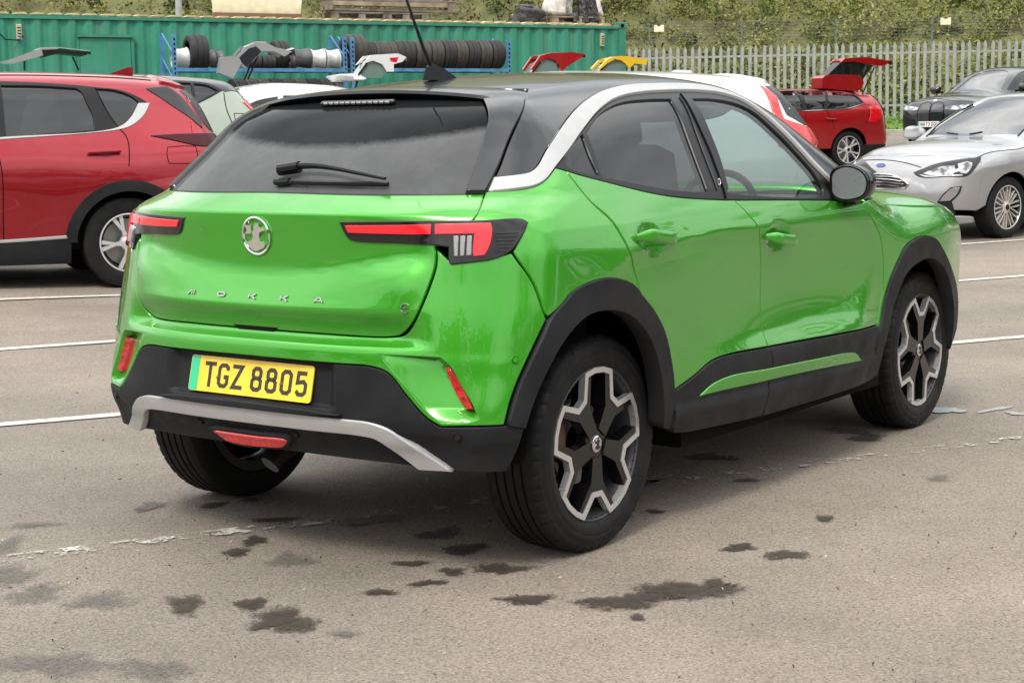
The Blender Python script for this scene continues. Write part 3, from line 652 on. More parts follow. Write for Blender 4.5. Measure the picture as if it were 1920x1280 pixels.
def rack_tyre(px0, px1, ytop, label, m, zbase, group='tyres stored on the racks', dy=1.15):
    xa, xb = along_r(px0, dy), along_r(px1, dy); w = (xb-xa)*.97; pm = (px0+px1)/2; q = on_rack(pm, 0, dy)
    zt = zrow(pm, ytop, dy); r_ = (zt - zbase)/2
    t = thing('tyre', label, 'tyre', (q.x, q.y, zbase + r_), cang, group)
    t.rotation_euler.x = random.uniform(-.1, .1); t.rotation_euler.z = cang + random.uniform(-.03, .03)
    MB().lathe([(a, b) for a, b in tread(w, r_)], 44, 'x').build('tread', rub[m], t, True, 35)
    MB().lathe([(r_*.60, -w*.44), (r_*.57, -w*.40), (r_*.57, w*.40), (r_*.60, w*.44)], 32, 'x').build('inner_liner', M['void'], t, True)
def rack_rim(px0, px1, ytop, label, m, zbase, dy=1.15):
    xa, xb = along_r(px0, dy), along_r(px1, dy); w = (xb-xa)*.97; pm = (px0+px1)/2; q = on_rack(pm, 0, dy); zt = zrow(pm, ytop, dy); r_ = (zt - zbase)/2; h = w/2
    t = thing('wheel_rim', label, 'wheel rim', (q.x, q.y, zbase + r_), cang, 'bare wheel rims on the left rack')
    MB().lathe([(r_*.93, h), (r_, h*.97), (r_, h*.86), (r_*.93, h*.80), (r_*.90, h*.35), (r_*.84, h*.1), (r_*.84, -h*.45), (r_*.92, -h*.70), (r_*.94, -h*.86), (r_, -h*.88), (r_, -h*.98), (r_*.93, -h)], 40, 'x').build('barrel', m, t, True, 40)
    sp = MB()
    for k in range(5): sp.box((-h*.75, r_*.48*math.cos(k*1.2566), r_*.48*math.sin(k*1.2566)), (.03, r_*.85, r_*.22), rx=k*1.2566)
    sp.lathe([(0, -h*.82), (r_*.24, -h*.8), (r_*.24, -h*.6)], 16, 'x'); sp.build('spokes', m, t)
M['rim_white'] = mat('pale alloy', (.60, .60, .60), .45, .3, build=vary((.48,.48,.48), (.68,.68,.68), 5, 5)); M['rim_dark'] = mat('dark grey alloy', (.07, .07, .075), .45, .4, build=vary((.05,.05,.055), (.13,.13,.135), 5, 5))
ZB = ZS + .03
rack_rim(340, 367, 92, 'pale wheel rim at the left end of the rack, against the big upright tyre', M['rim_white'], ZB)
rack_tyre(366, 401, 69, 'big dark tyre standing tallest at the left end of the left rack', 0, ZB)
rack_rim(402, 416, 95, 'dark wheel rim next to the big upright tyre', M['rim_dark'], ZB)
rack_rim(417, 431, 97, 'dark wheel rim behind the raised silver tailgate', M['rim_dark'], ZB)
rack_tyre(478, 502, 106, 'low dark tyre under the tip of the silver tailgate', 0, ZB)
rack_tyre(503, 528, 106, 'second low dark tyre under the tip of the silver tailgate', 0, ZB)
rack_tyre(524, 551, 80, 'tall black tyre in the middle of the left rack, behind the silver tailgate', 0, ZB, dy=1.0)
rack_rim(553, 566, 104, 'narrow dark rim right of the silver tailgate', M['rim_dark'], ZB)
rack_rim(560, 592, 93, 'wide dark wheel rim just left of the two white rims', M['rim_dark'], ZB)
rack_rim(592, 618, 95, 'left one of the two white rims at the right end of the left rack', M['rim_white'], ZB)
rack_rim(619, 646, 95, 'right one of the two white rims at the right end of the left rack', M['rim_white'], ZB)
row = [(657,692,69,1,'tallest grey tyre at the left end of the right rack'), (692,709,82,0,'narrow dark tyre beside the tallest grey tyre'), (708,729,81,1,'grey tyre above the white tailgate, third in the row'), (727,749,82,1,'grey tyre above the white tailgate, fourth in the row'),
       (748,782,80,0,'wide black tyre left of the aerial'), (783,811,80,1,'brownish tyre behind the aerial'), (811,834,79,1,'tyre right of the aerial, seventh in the row'), (834,856,79,0,'dark tyre, fifth from the right end of the row'), (856,878,79,1,'tyre fourth from the right end of the row'), (878,900,79,0,'dark tyre third from the right end of the row'), (900,922,79,1,'tyre second from the right end of the row'), (922,946,79,0,'last black tyre at the right end of the row')]
for a, b, y, m, lab in row: rack_tyre(a, b, y, lab, m, ZS2 + .03)
for k in range(9):
    a = 445 + k*23
    rack_tyre(a, a+22, 149, 'tyre on the lower shelf of the left rack, number counted from its dark left end' if False else ('dark tyre on the lower shelf of the left blue rack' ), k % 3, ZS - .78 + .05, 'tyres on the lower shelf of the left rack')
# ---------------------------------------------------------------- car body surfaces
def pchip(xs, ys):
    xs = np.asarray(xs, float); ys = np.asarray(ys, float)
    h = np.diff(xs); d = np.diff(ys) / h
    m = np.zeros_like(xs); m[0] = d[0]; m[-1] = d[-1]
    for i in range(1, len(xs) - 1):
        if d[i-1] * d[i] > 0:
            w1 = 2*h[i] + h[i-1]; w2 = h[i] + 2*h[i-1]
            m[i] = (w1 + w2) / (w1/d[i-1] + w2/d[i])
    def f(x):
        x = np.clip(x, xs[0], xs[-1])
        i = np.clip(np.searchsorted(xs, x, side='right') - 1, 0, len(xs) - 2)
        t = (x - xs[i]) / h[i]; t2 = t*t; t3 = t2*t
        return ((2*t3 - 3*t2 + 1)*ys[i] + (t3 - 2*t2 + t)*h[i]*m[i]
                + (-2*t3 + 3*t2)*ys[i+1] + (t3 - t2)*h[i]*m[i+1])
    return f

def smax(a, b, k):
    h = np.maximum(k - np.abs(a - b), 0.0) / k
    return np.maximum(a, b) + h*h*k*0.25

def bump(x, c, w):
    t = np.clip(np.abs(x - c) / w, 0, 1)
    return (1 - t*t)**2

def sstep(a, b, x):
    t = np.clip((x - a) / (b - a), 0, 1)            # a > b gives a falling step
    return t*t*(3 - 2*t)

class Body:
    """implicit car body: negative inside. x forward, y left, z up, metres"""
    def __init__(s, side, rear, front, top, kc=0.14, kt=0.12, kf=0.25, ax=0.25, fx=2.2, pz=0.85):
        s.side, s.rear, s.front, s.top = side, rear, front, top
        s.kc, s.kt, s.kf, s.ax, s.fx, s.pz = kc, kt, kf, ax, fx, pz
    def G(s, P):
        x, y, z = P[..., 0], P[..., 1], P[..., 2]
        ay = np.abs(y)
        a = ay - s.side(x, z)
        e = 0.01
        zt = s.top(x, ay)
        sl = (s.top(x + e, ay) - s.top(x - e, ay)) / (2*e)
        c = (z - zt) / np.sqrt(1 + sl*sl)
        xr = s.rear(ay, z)
        sr = (s.rear(ay, z + e) - s.rear(ay, z - e)) / (2*e)
        b = (xr - x) / np.sqrt(1 + np.minimum(sr*sr, 4))
        g = smax(a, c, s.kt)
        g = smax(g, b, s.kc)
        f = x - s.front(ay, z)
        return smax(g, f, s.kf)
    def ray(s, chart, u, v):
        u = np.asarray(u, float); v = np.asarray(v, float); o = np.zeros(u.shape + (3,)); d = np.zeros_like(o)
        if chart in 'SL':
            o[..., 0] = u; o[..., 2] = v; d[..., 1] = -1 if chart == 'S' else 1
        elif chart == 'P':                        # v = angle from straight right (-y) upwards, about the line z = pz
            o[..., 0] = u; o[..., 2] = s.pz; v = v/.85; d[..., 1] = -np.cos(v); d[..., 2] = np.sin(v)
        elif chart == 'Q':                        # the mirror of P
            o[..., 0] = u; o[..., 2] = s.pz; v = v/.85; d[..., 1] = np.cos(v); d[..., 2] = np.sin(v)
        elif chart == 'C':                        # u = angle about the upright axis x = ax, 0 = straight back, + = to the right
            o[..., 0] = s.ax; o[..., 2] = v; u = u/.85; d[..., 0] = -np.cos(u); d[..., 1] = -np.sin(u)
        elif chart == 'F':                        # the same about x = fx at the front, 0 = straight ahead, + = to the left
            o[..., 0] = s.fx; o[..., 2] = v; u = u/.85; d[..., 0] = np.cos(u); d[..., 1] = np.sin(u)
        elif chart == 'T':
            o[..., 0] = u; o[..., 1] = v; o[..., 2] = 0.6; d[..., 2] = 1
        return o, d
    def solve(s, chart, u, v):
        o, d = s.ray(chart, u, v)
        lo = np.zeros(o.shape[:-1]); hi = np.full(o.shape[:-1], 3.2)
        for _ in range(30):
            m = 0.5*(lo + hi); g = s.G(o + d*m[..., None])
            ins = g < 0
            lo = np.where(ins, m, lo); hi = np.where(ins, hi, m)
        return o + d*lo[..., None]
    def normal(s, P, e=0.004):
        n = np.stack([s.G(P + np.array(q)*e) - s.G(P - np.array(q)*e) for q in ((1,0,0),(0,1,0),(0,0,1))], -1)
        return n / np.maximum(np.linalg.norm(n, axis=-1, keepdims=True), 1e-9)
    def chart_of(s, chart, P):
        x, y, z = P[..., 0], P[..., 1], P[..., 2]
        if chart in 'SL': return x, z
        if chart == 'P': return x, .85*np.arctan2(z - s.pz, -y)
        if chart == 'Q': return x, .85*np.arctan2(z - s.pz, y)
        if chart == 'C': return .85*np.arctan2(-y, -(x - s.ax)), z
        if chart == 'F': return .85*np.arctan2(y, x - s.fx), z
        return x, y

def crossover_body():
    b = pchip([.15,.3,.45,.6,.8,.95,1.02,1.09,1.2,1.3,1.4,1.5],[.79,.84,.862,.868,.872,.866,.852,.826,.768,.712,.652,.585])
    w = pchip([-.8,-.5,-.25,0,.5,1.3,2.1,2.557,2.9,3.15,3.4,3.6],[-.05,-.012,.0,.004,-.004,0,0,0,-.05,-.14,-.3,-.5])
    wup = pchip([-.8,-.2,.3,.9,1.4,2.0,2.6],[-.07,-.03,-.008,0,-.01,-.05,-.10])
    r1 = pchip([-.5,-.07,.06,.34,.65,.98,1.6,2.2],[.85,.895,.940,.955,.972,.963,.95,.94])
    r2 = pchip([.2,.66,.97,1.22,1.45,1.685,1.83,1.95],[.585,.592,.602,.610,.621,.647,.702,.82])
    def side(x, z):
        y = b(z) + w(x) + wup(x)*sstep(1.08, 1.45, z)
        d1 = z - r1(x); y = y + .009*sstep(-.35, .05, x)*(1 - sstep(.85, 1.8, x))*np.where(d1 > 0, np.clip(1 - d1/.10, 0, 1), np.clip(1 + d1/.055, 0, 1)**1.3)   # shoulder line running off the rear arch
        d2 = r2(x) - z; y = y + .014*sstep(.45, .95, x)*(1 - sstep(1.72, 1.95, x))*np.clip(d2/.09, 0, 1)                                                       # kick-out above the sill
        y = y - .032*bump(x, 1.25, 1.05)*bump(z, .74, .26)                      # hollow of the doors
        y = y + .010*bump(x, 1.5, 1.1)*bump(z, .50, .10)                         # light catcher above the sill
        y = y + .008*bump(x, 0.0, .95)*bump(z, .84, .30)                         # haunch over the rear wheel
        y = y + .008*bump(x, 2.56, .7)*bump(z, .84, .2)
        y = y + .024*bump(x, -.58, .95)*bump(z, .70, .40)
        zc = 1.025; f = 1 - sstep(-.15, .50, x)                                  # crease running forward from the tail lamp
        y = y + .013*f*np.where(z < zc, sstep(.84, zc + .06, z)*1.25, np.clip(1 - (z - zc)/.10, 0, 1)*sstep(.84, zc + .06, zc)*1.25)
        return y
    c = pchip([.2,.25,.30,.34,.37,.40,.44,.50,.64,.69,.702,.716,.73,.79,.797,.803,.83,.86,.885,.90,.93,1.0,1.06,1.083,1.09,1.15,1.42,1.45,1.55],
              [-.5,-.60,-.665,-.69,-.70,-.712,-.735,-.748,-.745,-.740,-.734,-.703,-.690,-.716,-.720,-.722,-.710,-.694,-.680,-.673,-.669,-.671,-.675,-.675,-.667,-.577,-.205,-.165,-.05])
    cs = pchip([.2,.64,.70,.80,.90,1.0,1.06,1.09,1.15,1.42,1.45,1.55],[-.75,-.745,-.738,-.722,-.702,-.684,-.674,-.664,-.577,-.205,-.165,-.05])
    a = pchip([.2,.3,.5,.65,.8,1.07,1.14,1.25,1.42,1.5],[.2,.25,.30,.36,.38,.42,.62,.62,.35,.3])
    def rear(ay, z):
        zz = z - .085*np.minimum(ay/.6, 1.05)**2*bump(z, .92, .13)*(1 - sstep(.55, .72, ay))
        k = sstep(.52, .66, ay)*sstep(.64, .70, z)
        return c(zz)*(1 - k) + cs(z)*k + a(z)*ay**3
    fr = pchip([.1,.3,.5,.75,.9,1.1],[3.25,3.40,3.43,3.42,3.36,3.1])
    def front(ay, z):
        return fr(z) - .42*ay**2.6
    zt = pchip([-.8,-.3,-.1,.1,.3,.6,.95,1.25,1.5,1.7,2.25,2.36,2.6,2.9,3.2,3.35,3.5],
               [1.30,1.425,1.455,1.480,1.500,1.520,1.527,1.510,1.445,1.345,1.065,1.055,1.05,1.005,.94,.87,.7])
    def top(x, ay):
        return zt(x) - (.11*ay**2 + .12*ay**4)*(1 - .5*sstep(1.9, 2.6, x))
    return Body(side, rear, front, top, kc=.09)
# ---------------------------------------------------------------- body panels cut from a body surface
def spline(pts, step=.02, corner=38, closed=True):
    p = [np.array(q[:2], float) for q in pts]; n = len(p); out = []
    def is_corner(i):
        if not closed and i in (0, n-1): return True
        a = p[i] - p[i-1]; b = p[(i+1) % n] - p[i]
        c = abs(math.atan2(a[0]*b[1]-a[1]*b[0], a.dot(b)))
        return c > R(corner)
    cor = [is_corner(i) for i in range(n)]
    for i in range(n if closed else n-1):
        p1, p2 = p[i], p[(i+1) % n]
        p0 = p[i-1] if not cor[i] else p1 - (p2-p1)
        p3 = p[(i+2) % n] if not cor[(i+1) % n] else p2 + (p2-p1)
        L = np.linalg.norm(p2-p1); k = max(1, int(math.ceil(L/step)))
        if L < 1e-6: continue
        d1 = max(np.linalg.norm(p1-p0), 1e-4)**.5; d2 = max(L, 1e-4)**.5; d3 = max(np.linalg.norm(p3-p2), 1e-4)**.5
        m1 = (p1-p0)/d1 - (p2-p0)/(d1+d2) + (p2-p1)/d2; m2 = (p2-p1)/d2 - (p3-p1)/(d2+d3) + (p3-p2)/d3
        m1, m2 = m1*d2, m2*d2
        for j in range(k):
            t = j/k
            out.append((2*t**3-3*t**2+1)*p1 + (t**3-2*t**2+t)*m1 + (-2*t**3+3*t**2)*p2 + (t**3-t**2)*m2)
    if not closed: out.append(p[-1])
    return np.array(out)
def area2(p): return float(np.sum(p[:, 0]*np.roll(p[:, 1], -1) - np.roll(p[:, 0], -1)*p[:, 1]))
def inset(p, d):
    """move a counter-clockwise loop inwards by d"""
    a = p - np.roll(p, 1, 0); b = np.roll(p, -1, 0) - p
    na = np.stack([-a[:, 1], a[:, 0]], 1)/np.maximum(np.linalg.norm(a, axis=1), 1e-9)[:, None]
    nb = np.stack([-b[:, 1], b[:, 0]], 1)/np.maximum(np.linalg.norm(b, axis=1), 1e-9)[:, None]
    m = na + nb; l = np.maximum((m*m).sum(1), .8)[:, None]
    return p + 2*d*m/l
def inside(loops, Q):
    c = np.zeros(len(Q), bool)
    for p in loops:
        x, y = p[:, 0], p[:, 1]; x2, y2 = np.roll(x, -1), np.roll(y, -1)
        for i in range(len(p)):
            if y[i] == y2[i]: continue
            m = ((y[i] > Q[:, 1]) != (y2[i] > Q[:, 1]))
            xc = (x2[i]-x[i])*(Q[:, 1]-y[i])/(y2[i]-y[i]) + x[i]
            c ^= m & (Q[:, 0] < xc)
    return c
def edge_dist(loops, Q):
    d = np.full(len(Q), 9.0)
    for p in loops:
        q = np.roll(p, -1, 0)
        for a, b in zip(p, q):
            ab = b-a; L = max(ab.dot(ab), 1e-12); t = np.clip(((Q-a) @ ab)/L, 0, 1)
            d = np.minimum(d, np.linalg.norm(Q - (a + t[:, None]*ab), axis=1))
    return d
def fill(loops, res):
    lo = np.min([l.min(0) for l in loops], 0); hi = np.max([l.max(0) for l in loops], 0)
    gx = np.arange(lo[0]+res/2, hi[0], res); gy = np.arange(lo[1]+res/2, hi[1], res)
    Q = np.zeros((0, 2))
    if len(gx) and len(gy):
        Q = np.stack(np.meshgrid(gx, gy), -1).reshape(-1, 2)
        Q = Q[inside(loops, Q)]
        if len(Q): Q = Q[edge_dist(loops, Q) > res*.45]
    V = np.concatenate(list(loops) + [Q]); E = []; o = 0
    for l in loops:
        n = len(l); E += [(o+i, o+(i+1) % n) for i in range(n)]; o += n
    r = delaunay_2d_cdt([Vector(v) for v in V], E, [], 0, 1e-6)
    V2 = np.array([tuple(v) for v in r[0]]); F = np.array([f for f in r[2] if len(f) == 3])
    # keep original indexing: map new verts to old
    mp = [ (o[0] if o else -1) for o in r[3]]
    C = V2[F].mean(1); F = F[inside(loops, C)]
    return V, V2, F, mp
def panel(body, name, chart, pts, material, parent, off=0.0, skirt=.022, res=.02, gap=.0013, holes=(), disp=None, smooth_pts=True,
          step=.02, flip=False, rnd=.0026, both=False, corner=38, edge_mat=None):
    loops = []
    for k, q in enumerate([pts] + list(holes)):
        q = np.array([(-a if flip else a, b) for a, b in q], float)
        l = spline(q, step, corner) if smooth_pts else q
        ccw = area2(l) > 0
        if ccw != (k == 0): l = l[::-1]
        loops.append(l)
    g1 = [inset(l, gap) for l in loops]; g0 = [inset(l, gap + rnd) for l in loops]
    V, V2, F, mp = fill(g0, res)
    P = body.solve(chart, V2[:, 0], V2[:, 1]); N = body.normal(P)
    if disp is not None:
        def full(uv):
            q = body.solve(chart, uv[:, 0], uv[:, 1]); return q + body.normal(q)*disp(q, uv)[:, None]
        P = full(V2); e = .004
        N2 = np.cross(full(V2 + [e, 0]) - full(V2 - [e, 0]), full(V2 + [0, e]) - full(V2 - [0, e])); N2 /= np.maximum(np.linalg.norm(N2, axis=1, keepdims=True), 1e-12)
        N2 *= np.sign((N2*N).sum(1, keepdims=True)); N = N2
    P = P + N*off
    fn = np.cross(P[F[:, 1]]-P[F[:, 0]], P[F[:, 2]]-P[F[:, 0]])
    bad = (fn*N[F].mean(1)).sum(1) < 0
    F[bad] = F[bad][:, ::-1]
    verts = [P]; nor = [N]; faces = [tuple(f) for f in F]; n0 = len(P)
    idx = {m: i for i, m in enumerate(mp) if m >= 0}
    base = 0
    for l0, l1 in zip(g0, g1):
        n = len(l1); ids = [idx.get(base+i, -1) for i in range(n)]; base += n
        if min(ids) < 0: continue
        Q = body.solve(chart, l1[:, 0], l1[:, 1]); NQ = body.normal(Q)
        if disp is not None: Q = Q + NQ*disp(Q, l1)[:, None]
        T = P[ids]; lat = (Q + NQ*off) - T; lat /= np.maximum(np.linalg.norm(lat, axis=1, keepdims=True), 1e-9)
        A = Q + NQ*(off - rnd*.8); B = Q + NQ*(off - skirt)
        nA = NQ*.55 + lat*.8; nA /= np.linalg.norm(nA, axis=1, keepdims=True)
        verts += [A, B]; nor += [nA, lat]
        sgn = None
        for i in range(n):
            j = (i+1) % n
            q1 = (ids[i], n0+i, n0+j, ids[j]); q2 = (n0+i, n0+n+i, n0+n+j, n0+j)
            if sgn is None:
                c = np.cross(A[i]-T[i], T[j]-T[i]); sgn = c.dot(NQ[i]) > 0
            faces += [q1, q2] if sgn else [q1[::-1], q2[::-1]]
        n0 += 2*n
    VV = np.concatenate(verts); NN = np.concatenate(nor)
    me = bpy.data.meshes.new(name); me.from_pydata([tuple(map(float, v)) for v in VV], [], [tuple(map(int, f)) for f in faces])
    me.materials.append(material); me.polygons.foreach_set('use_smooth', [True]*len(me.polygons)); me.update()
    me.normals_split_custom_set_from_vertices([tuple(map(float, v)) for v in NN])
    return link(name, me, parent)
def path_on(body, chart, pts, off=0.0, step=.03, closed=False):
    l = spline(np.array(pts, float), step, closed=closed); P = body.solve(chart, l[:, 0], l[:, 1]); return P + body.normal(P)*off
def lathe_obj(name, prof, n, m, parent, axis='y', c=(0,0,0), mod=None, loc=None): 
    return MB().lathe(prof, n, axis, c, mod).build(name, m, parent, True, 30, loc=loc)
# ---------------------------------------------------------------- wheels and small car parts
def polar_ribbon(mb, pts, w, y0, y1, closed=True):
    """flat-topped ribbon along points in the wheel plane (x, z); outer face at y0, depth to y1"""
    p = [Vector((q[0], q[1])) for q in pts]; n = len(p); L = []; Rr = []
    for i in range(n):
        a = (p[i] - p[i-1]).normalized(); b = (p[(i+1) % n] - p[i]).normalized()
        m = Vector((-a.y-b.y, a.x+b.x)); l = max(m.length_squared, .9); m = m*(2/l)
        L.append(p[i] + m*w/2); Rr.append(p[i] - m*w/2)
    V = [(q.x, y0, q.y) for q in L] + [(q.x, y0, q.y) for q in Rr] + [(q.x, y1, q.y) for q in L] + [(q.x, y1, q.y) for q in Rr]
    F = []
    for i in range(n):
        j = (i+1) % n
        F += [(i, j, n+j, n+i), (2*n+i, 3*n+i, 3*n+j, 2*n+j), (i, 2*n+i, 2*n+j, j), (n+i, n+j, 3*n+j, 3*n+i)]
    mb.add(V, F)
def tyre_mesh(Rt, Rr, w, detail=True):
    """tyre about the y axis, outer face towards -y"""
    h = w/2
    if detail:
        prof = [(Rr-.012, h*.80), (Rr+.004, h*.93), (Rr+.030, h*1.0), (Rt-.045, h*1.01), (Rt-.022, h*.95), (Rt-.006, h*.85), (Rt-.001, h*.72)]
        for g in (.44, .14, -.16, -.46):
            prof += [(Rt, h*(g+.045)), (Rt-.007, h*(g+.035)), (Rt-.007, h*(g-.035)), (Rt, h*(g-.045))]
        prof += [(Rt, -h*.70), (Rt-.002, -h*.80), (Rt-.008, -h*.89), (Rt-.018, -h*.955), (Rt-.022, -h*.957), (Rt-.036, -h*.99), (Rt-.039, -h*1.005),
                 (Rt-.052, -h*1.015), (Rt-.055, -h*1.005), (Rr+.040, -h*1.01), (Rr+.036, -h*1.02), (Rr+.022, -h*1.0), (Rr+.010, -h*.965), (Rr+.002, -h*.90), (Rr-.012, -h*.86)]
        sh = [i for i, q in enumerate(prof) if -h*.96 < q[1] < -h*.55]
        mod = lambda j, k: -.0045 if (j in sh and k % 5 == 0) else 0
        return MB().lathe(prof, 240, 'y', (0,0,0), mod)
    prof = [(Rr-.01, h*.8), (Rr+.02, h), (Rt-.03, h), (Rt-.004, h*.8), (Rt, h*.3), (Rt, -h*.3), (Rt-.004, -h*.8), (Rt-.012, -h*.92), (Rt-.035, -h*1.0), (Rr+.02, -h), (Rr+.002, -h*.92), (Rr-.012, -h*.86)]
    return MB().lathe(prof, 72)
def wheel_well(car, x, z, r, yo, yi, right):
    """dark lining of one wheel arch"""
    s = -1 if right else 1; n = 28; V = []; F = []
    for i in range(n+1):
        t = R(2 + 176*i/n); V += [(x + r*math.cos(t), s*yo, z + r*math.sin(t)), (x + r*math.cos(t), s*yi, z + r*math.sin(t))]
    for i in range(n): F.append((2*i, 2*i+2, 2*i+3, 2*i+1))
    k = len(V); V.append((x, s*yi, z + .02)); F += [(k, 2*i+1, 2*i+3) for i in range(n)]
    return mesh('wheel_arch_liner', V, F, M['void'], car, False)
def griffin(mb, s, y, xf):
    """small heraldic beast with a flag inside a ring"""
    body = [(-.10,-.86),(.55,-.62),(.66,-.45),(.30,-.30),(.22,-.05),(.30,.20),(.62,.30),(.50,.46),(.30,.50),(.28,.66),(.05,.72),(-.12,.50),(-.10,.30),(-.28,.22),(-.20,-.02),(-.32,-.22),(-.72,-.40),(-.62,-.62)]
    mb.prism([(q[0]*s, q[1]*s) for q in body], 0, y, xf)
    flag = [(-.88,.62),(-.34,.56),(-.34,.12),(-.80,.10),(-.66,.34)]
    mb.prism([(q[0]*s, q[1]*s) for q in flag][::-1], 0, y*.8, xf)
# ================================================================ the green crossover in front
M['green'] = paint('bright green paint', (.040, .335, .009), .26, .48, coat=1.0)
HB = crossover_body()
hero = thing('parked_car', 'bright green crossover with black roof and yellow rear plate, nearest the camera', 'car')
MID = 2.67035          # P-chart coordinate of the roof centre line, twice
def mir_p(pts): return [(a, MID - b) for a, b in reversed(pts)]
def mir_c(pts): return [(-a, b) for a, b in reversed(pts)]
def both_sides(name, chart, pts, m, parent=None, **k):
    """one panel on each side; returns (right, left)"""
    pr = parent or hero
    a = panel(HB, name, chart, pts, M[m], pr[0] if isinstance(pr, tuple) else pr, **k)
    if 'holes' in k and chart == 'C': k = dict(k, holes=[[(-x, y) for x, y in h] for h in k['holes']])
    b = panel(HB, name, 'Q' if chart == 'P' else chart, pts, M[m], pr[1] if isinstance(pr, tuple) else pr, flip=(chart == 'C'), **k) if chart == 'P' else \
        panel(HB, name, chart, [(-x, y) for x, y in pts], M[m], pr[1] if isinstance(pr, tuple) else pr, **k)
    return a, b
quarter_gl = [(-.09,.407),(-.011,.452),(.071,.489),(.051,.415),(.046,.341),(-.064,.361),(-.104,.386)]
rear_gl = [(.104,.498),(.25,.572),(.419,.621),(.598,.634),(.744,.634),(.700,.47),(.660,.257),(.477,.271),(.272,.299),(.060,.336),(.080,.41)]
front_gl = [(.894,.634),(1.032,.634),(1.189,.618),(1.283,.577),(1.355,.492),(1.431,.395),(1.49,.306),(1.515,.227),(1.484,.206),(1.224,.212),(.982,.229),(.783,.248),(.807,.262),(.850,.386),(.870,.503)]
frame = [(-.157,.379),(-.052,.435),(.099,.515),(.259,.59),(.423,.644),(.585,.667),(.829,.677),(1.011,.676),(1.167,.666),(1.281,.630),(1.360,.556),(1.41,.488),(1.47,.402),(1.53,.318),(1.62,.221),(1.65,.177),(1.5,.186),(1.049,.208),(.769,.221),(.457,.245),(.276,.27),(.091,.308),(-.074,.348)]
sil_out = [(-.353,.394),(-.308,.380),(-.258,.376),(-.222,.391),(-.145,.445),(-.033,.512),(.106,.584),(.259,.646),(.398,.688),(.569,.716),(.755,.724),(.936,.725),(1.093,.720),(1.19,.703),(1.30,.650),(1.375,.577),(1.425,.505),(1.485,.418),(1.545,.332),(1.632,.232)]
sil_in = [(1.62,.221),(1.53,.318),(1.47,.402),(1.41,.488),(1.360,.556),(1.281,.630),(1.167,.666),(1.011,.676),(.829,.677),(.585,.667),(.423,.644),(.259,.59),(.099,.515),(-.052,.435),(-.157,.379),(-.229,.339),(-.282,.326),(-.357,.334),(-.398,.347)]
both_sides('window_frame', 'P', frame, 'satin_black', holes=[quarter_gl, rear_gl, front_gl], off=-.004, skirt=.03)
for nm, pts, m in (('quarter_window', quarter_gl, 'glass_dark'), ('rear_door_window', rear_gl, 'glass_dark'), ('front_door_window', front_gl, 'glass_clear')):
    both_sides(nm, 'P', pts, m, off=-.012, skirt=.006, res=.04, gap=-.004, rnd=.001)
# thin upright seals and the gap between the door frames
def rib(name, pts, r, m, off=.0, chart='P', both=True, parent=None):
    out = []
    for c in (('P', 'Q') if both else ('P',)):
        out.append(MB().tube(path_on(HB, c, pts, off), r, 6).build(name, M[m], parent or hero, True))
    return out
rib('door_gap', [(.842,.66),(.806,.54),(.792,.405),(.757,.227)], .0035, 'void', -.002)
rib('window_seal', [(.812,.64),(.762,.48),(.722,.26)], .004, 'satin_black', -.002)
both_sides('window_trim_strip', 'P', sil_out + sil_in, 'silver', off=.006, skirt=.03, gap=.001, res=.015)
# roof with both black rear pillars and windscreen pillars
roof_r = [(-.407,.345),(-.353,.398)] + [(a, b + .002) for a, b in sil_out[1:]] + [(1.75,.215),(2.02,.175),(2.10,.19),(2.0,.30),(1.82,.44),(1.62,.60),(1.46,.76),(1.41,.95),(1.395,1.15),(1.39,1.335)]
roof_rear = [(-.02,1.335),(.0,1.10),(.03,.90),(.075,.80),(.106,.778),(-.033,.676),(-.19,.551),(-.329,.415)]
panel(HB, 'roof', 'P', roof_r[:-1] + mir_p(roof_r[:-1])[0:] + [(a, MID-b) for a, b in reversed(roof_rear[1:])] + roof_rear, M['gloss_black'], hero, res=.025)
panel(HB, 'windscreen', 'P', [(2.09,.21),(2.0,.31),(1.82,.45),(1.62,.61),(1.47,.77),(1.42,.95),(1.405,1.15)] + mir_p([(2.09,.21),(2.0,.31),(1.82,.45),(1.62,.61),(1.47,.77),(1.42,.95),(1.405,1.15)]) + [(2.22,1.9),(2.26,1.335),(2.22,.77)], M['glass_clear'], hero, off=-.008, skirt=.006, res=.05)
panel(HB, 'bonnet', 'P', [(2.12,.172),(2.236,.156),(2.434,.129),(2.7,.115),(2.95,.105),(3.12,.12),(3.22,.3),(3.28,.8)] + mir_p([(2.12,.172),(2.236,.156),(2.434,.129),(2.7,.115),(2.95,.105),(3.12,.12),(3.22,.3),(3.28,.8)]) + [(2.24,1.9),(2.285,1.335),(2.24,.77)], M['green'], hero, res=.035)
panel(HB, 'front_bumper', 'F', [(-.66,.80),(-.4,.83),(0,.84),(.4,.83),(.66,.80),(.66,.5),(.6,.26),(0,.24),(-.6,.26),(-.66,.5)], M['green'], hero, res=.04)
# ---- doors and wings
rear_door = [(-.124,.363),(-.076,.346),(.09,.306),(.275,.268),(.456,.243),(.768,.219),(.798,.217),(.861,.166),(.915,.113),(.945,.061),(.978,-.059),(.975,-.211),(.980,-.289),(.807,-.287),(.703,-.288),(.589,-.297),(.479,-.328),(.345,-.356),(.318,-.276),(.265,-.177),(.185,-.1),(.108,-.048),(.078,.02),(.026,.106),(-.022,.193),(-.077,.249)]
front_door = [(.798,.217),(1.048,.206),(1.499,.184),(1.649,.175),(1.797,.155),(1.885,.088),(1.949,.026),(1.988,-.085),(1.986,-.192),(1.929,-.307),(1.816,-.303),(1.336,-.293),(.980,-.289),(.975,-.211),(.978,-.059),(.945,.061),(.915,.113),(.861,.166)]
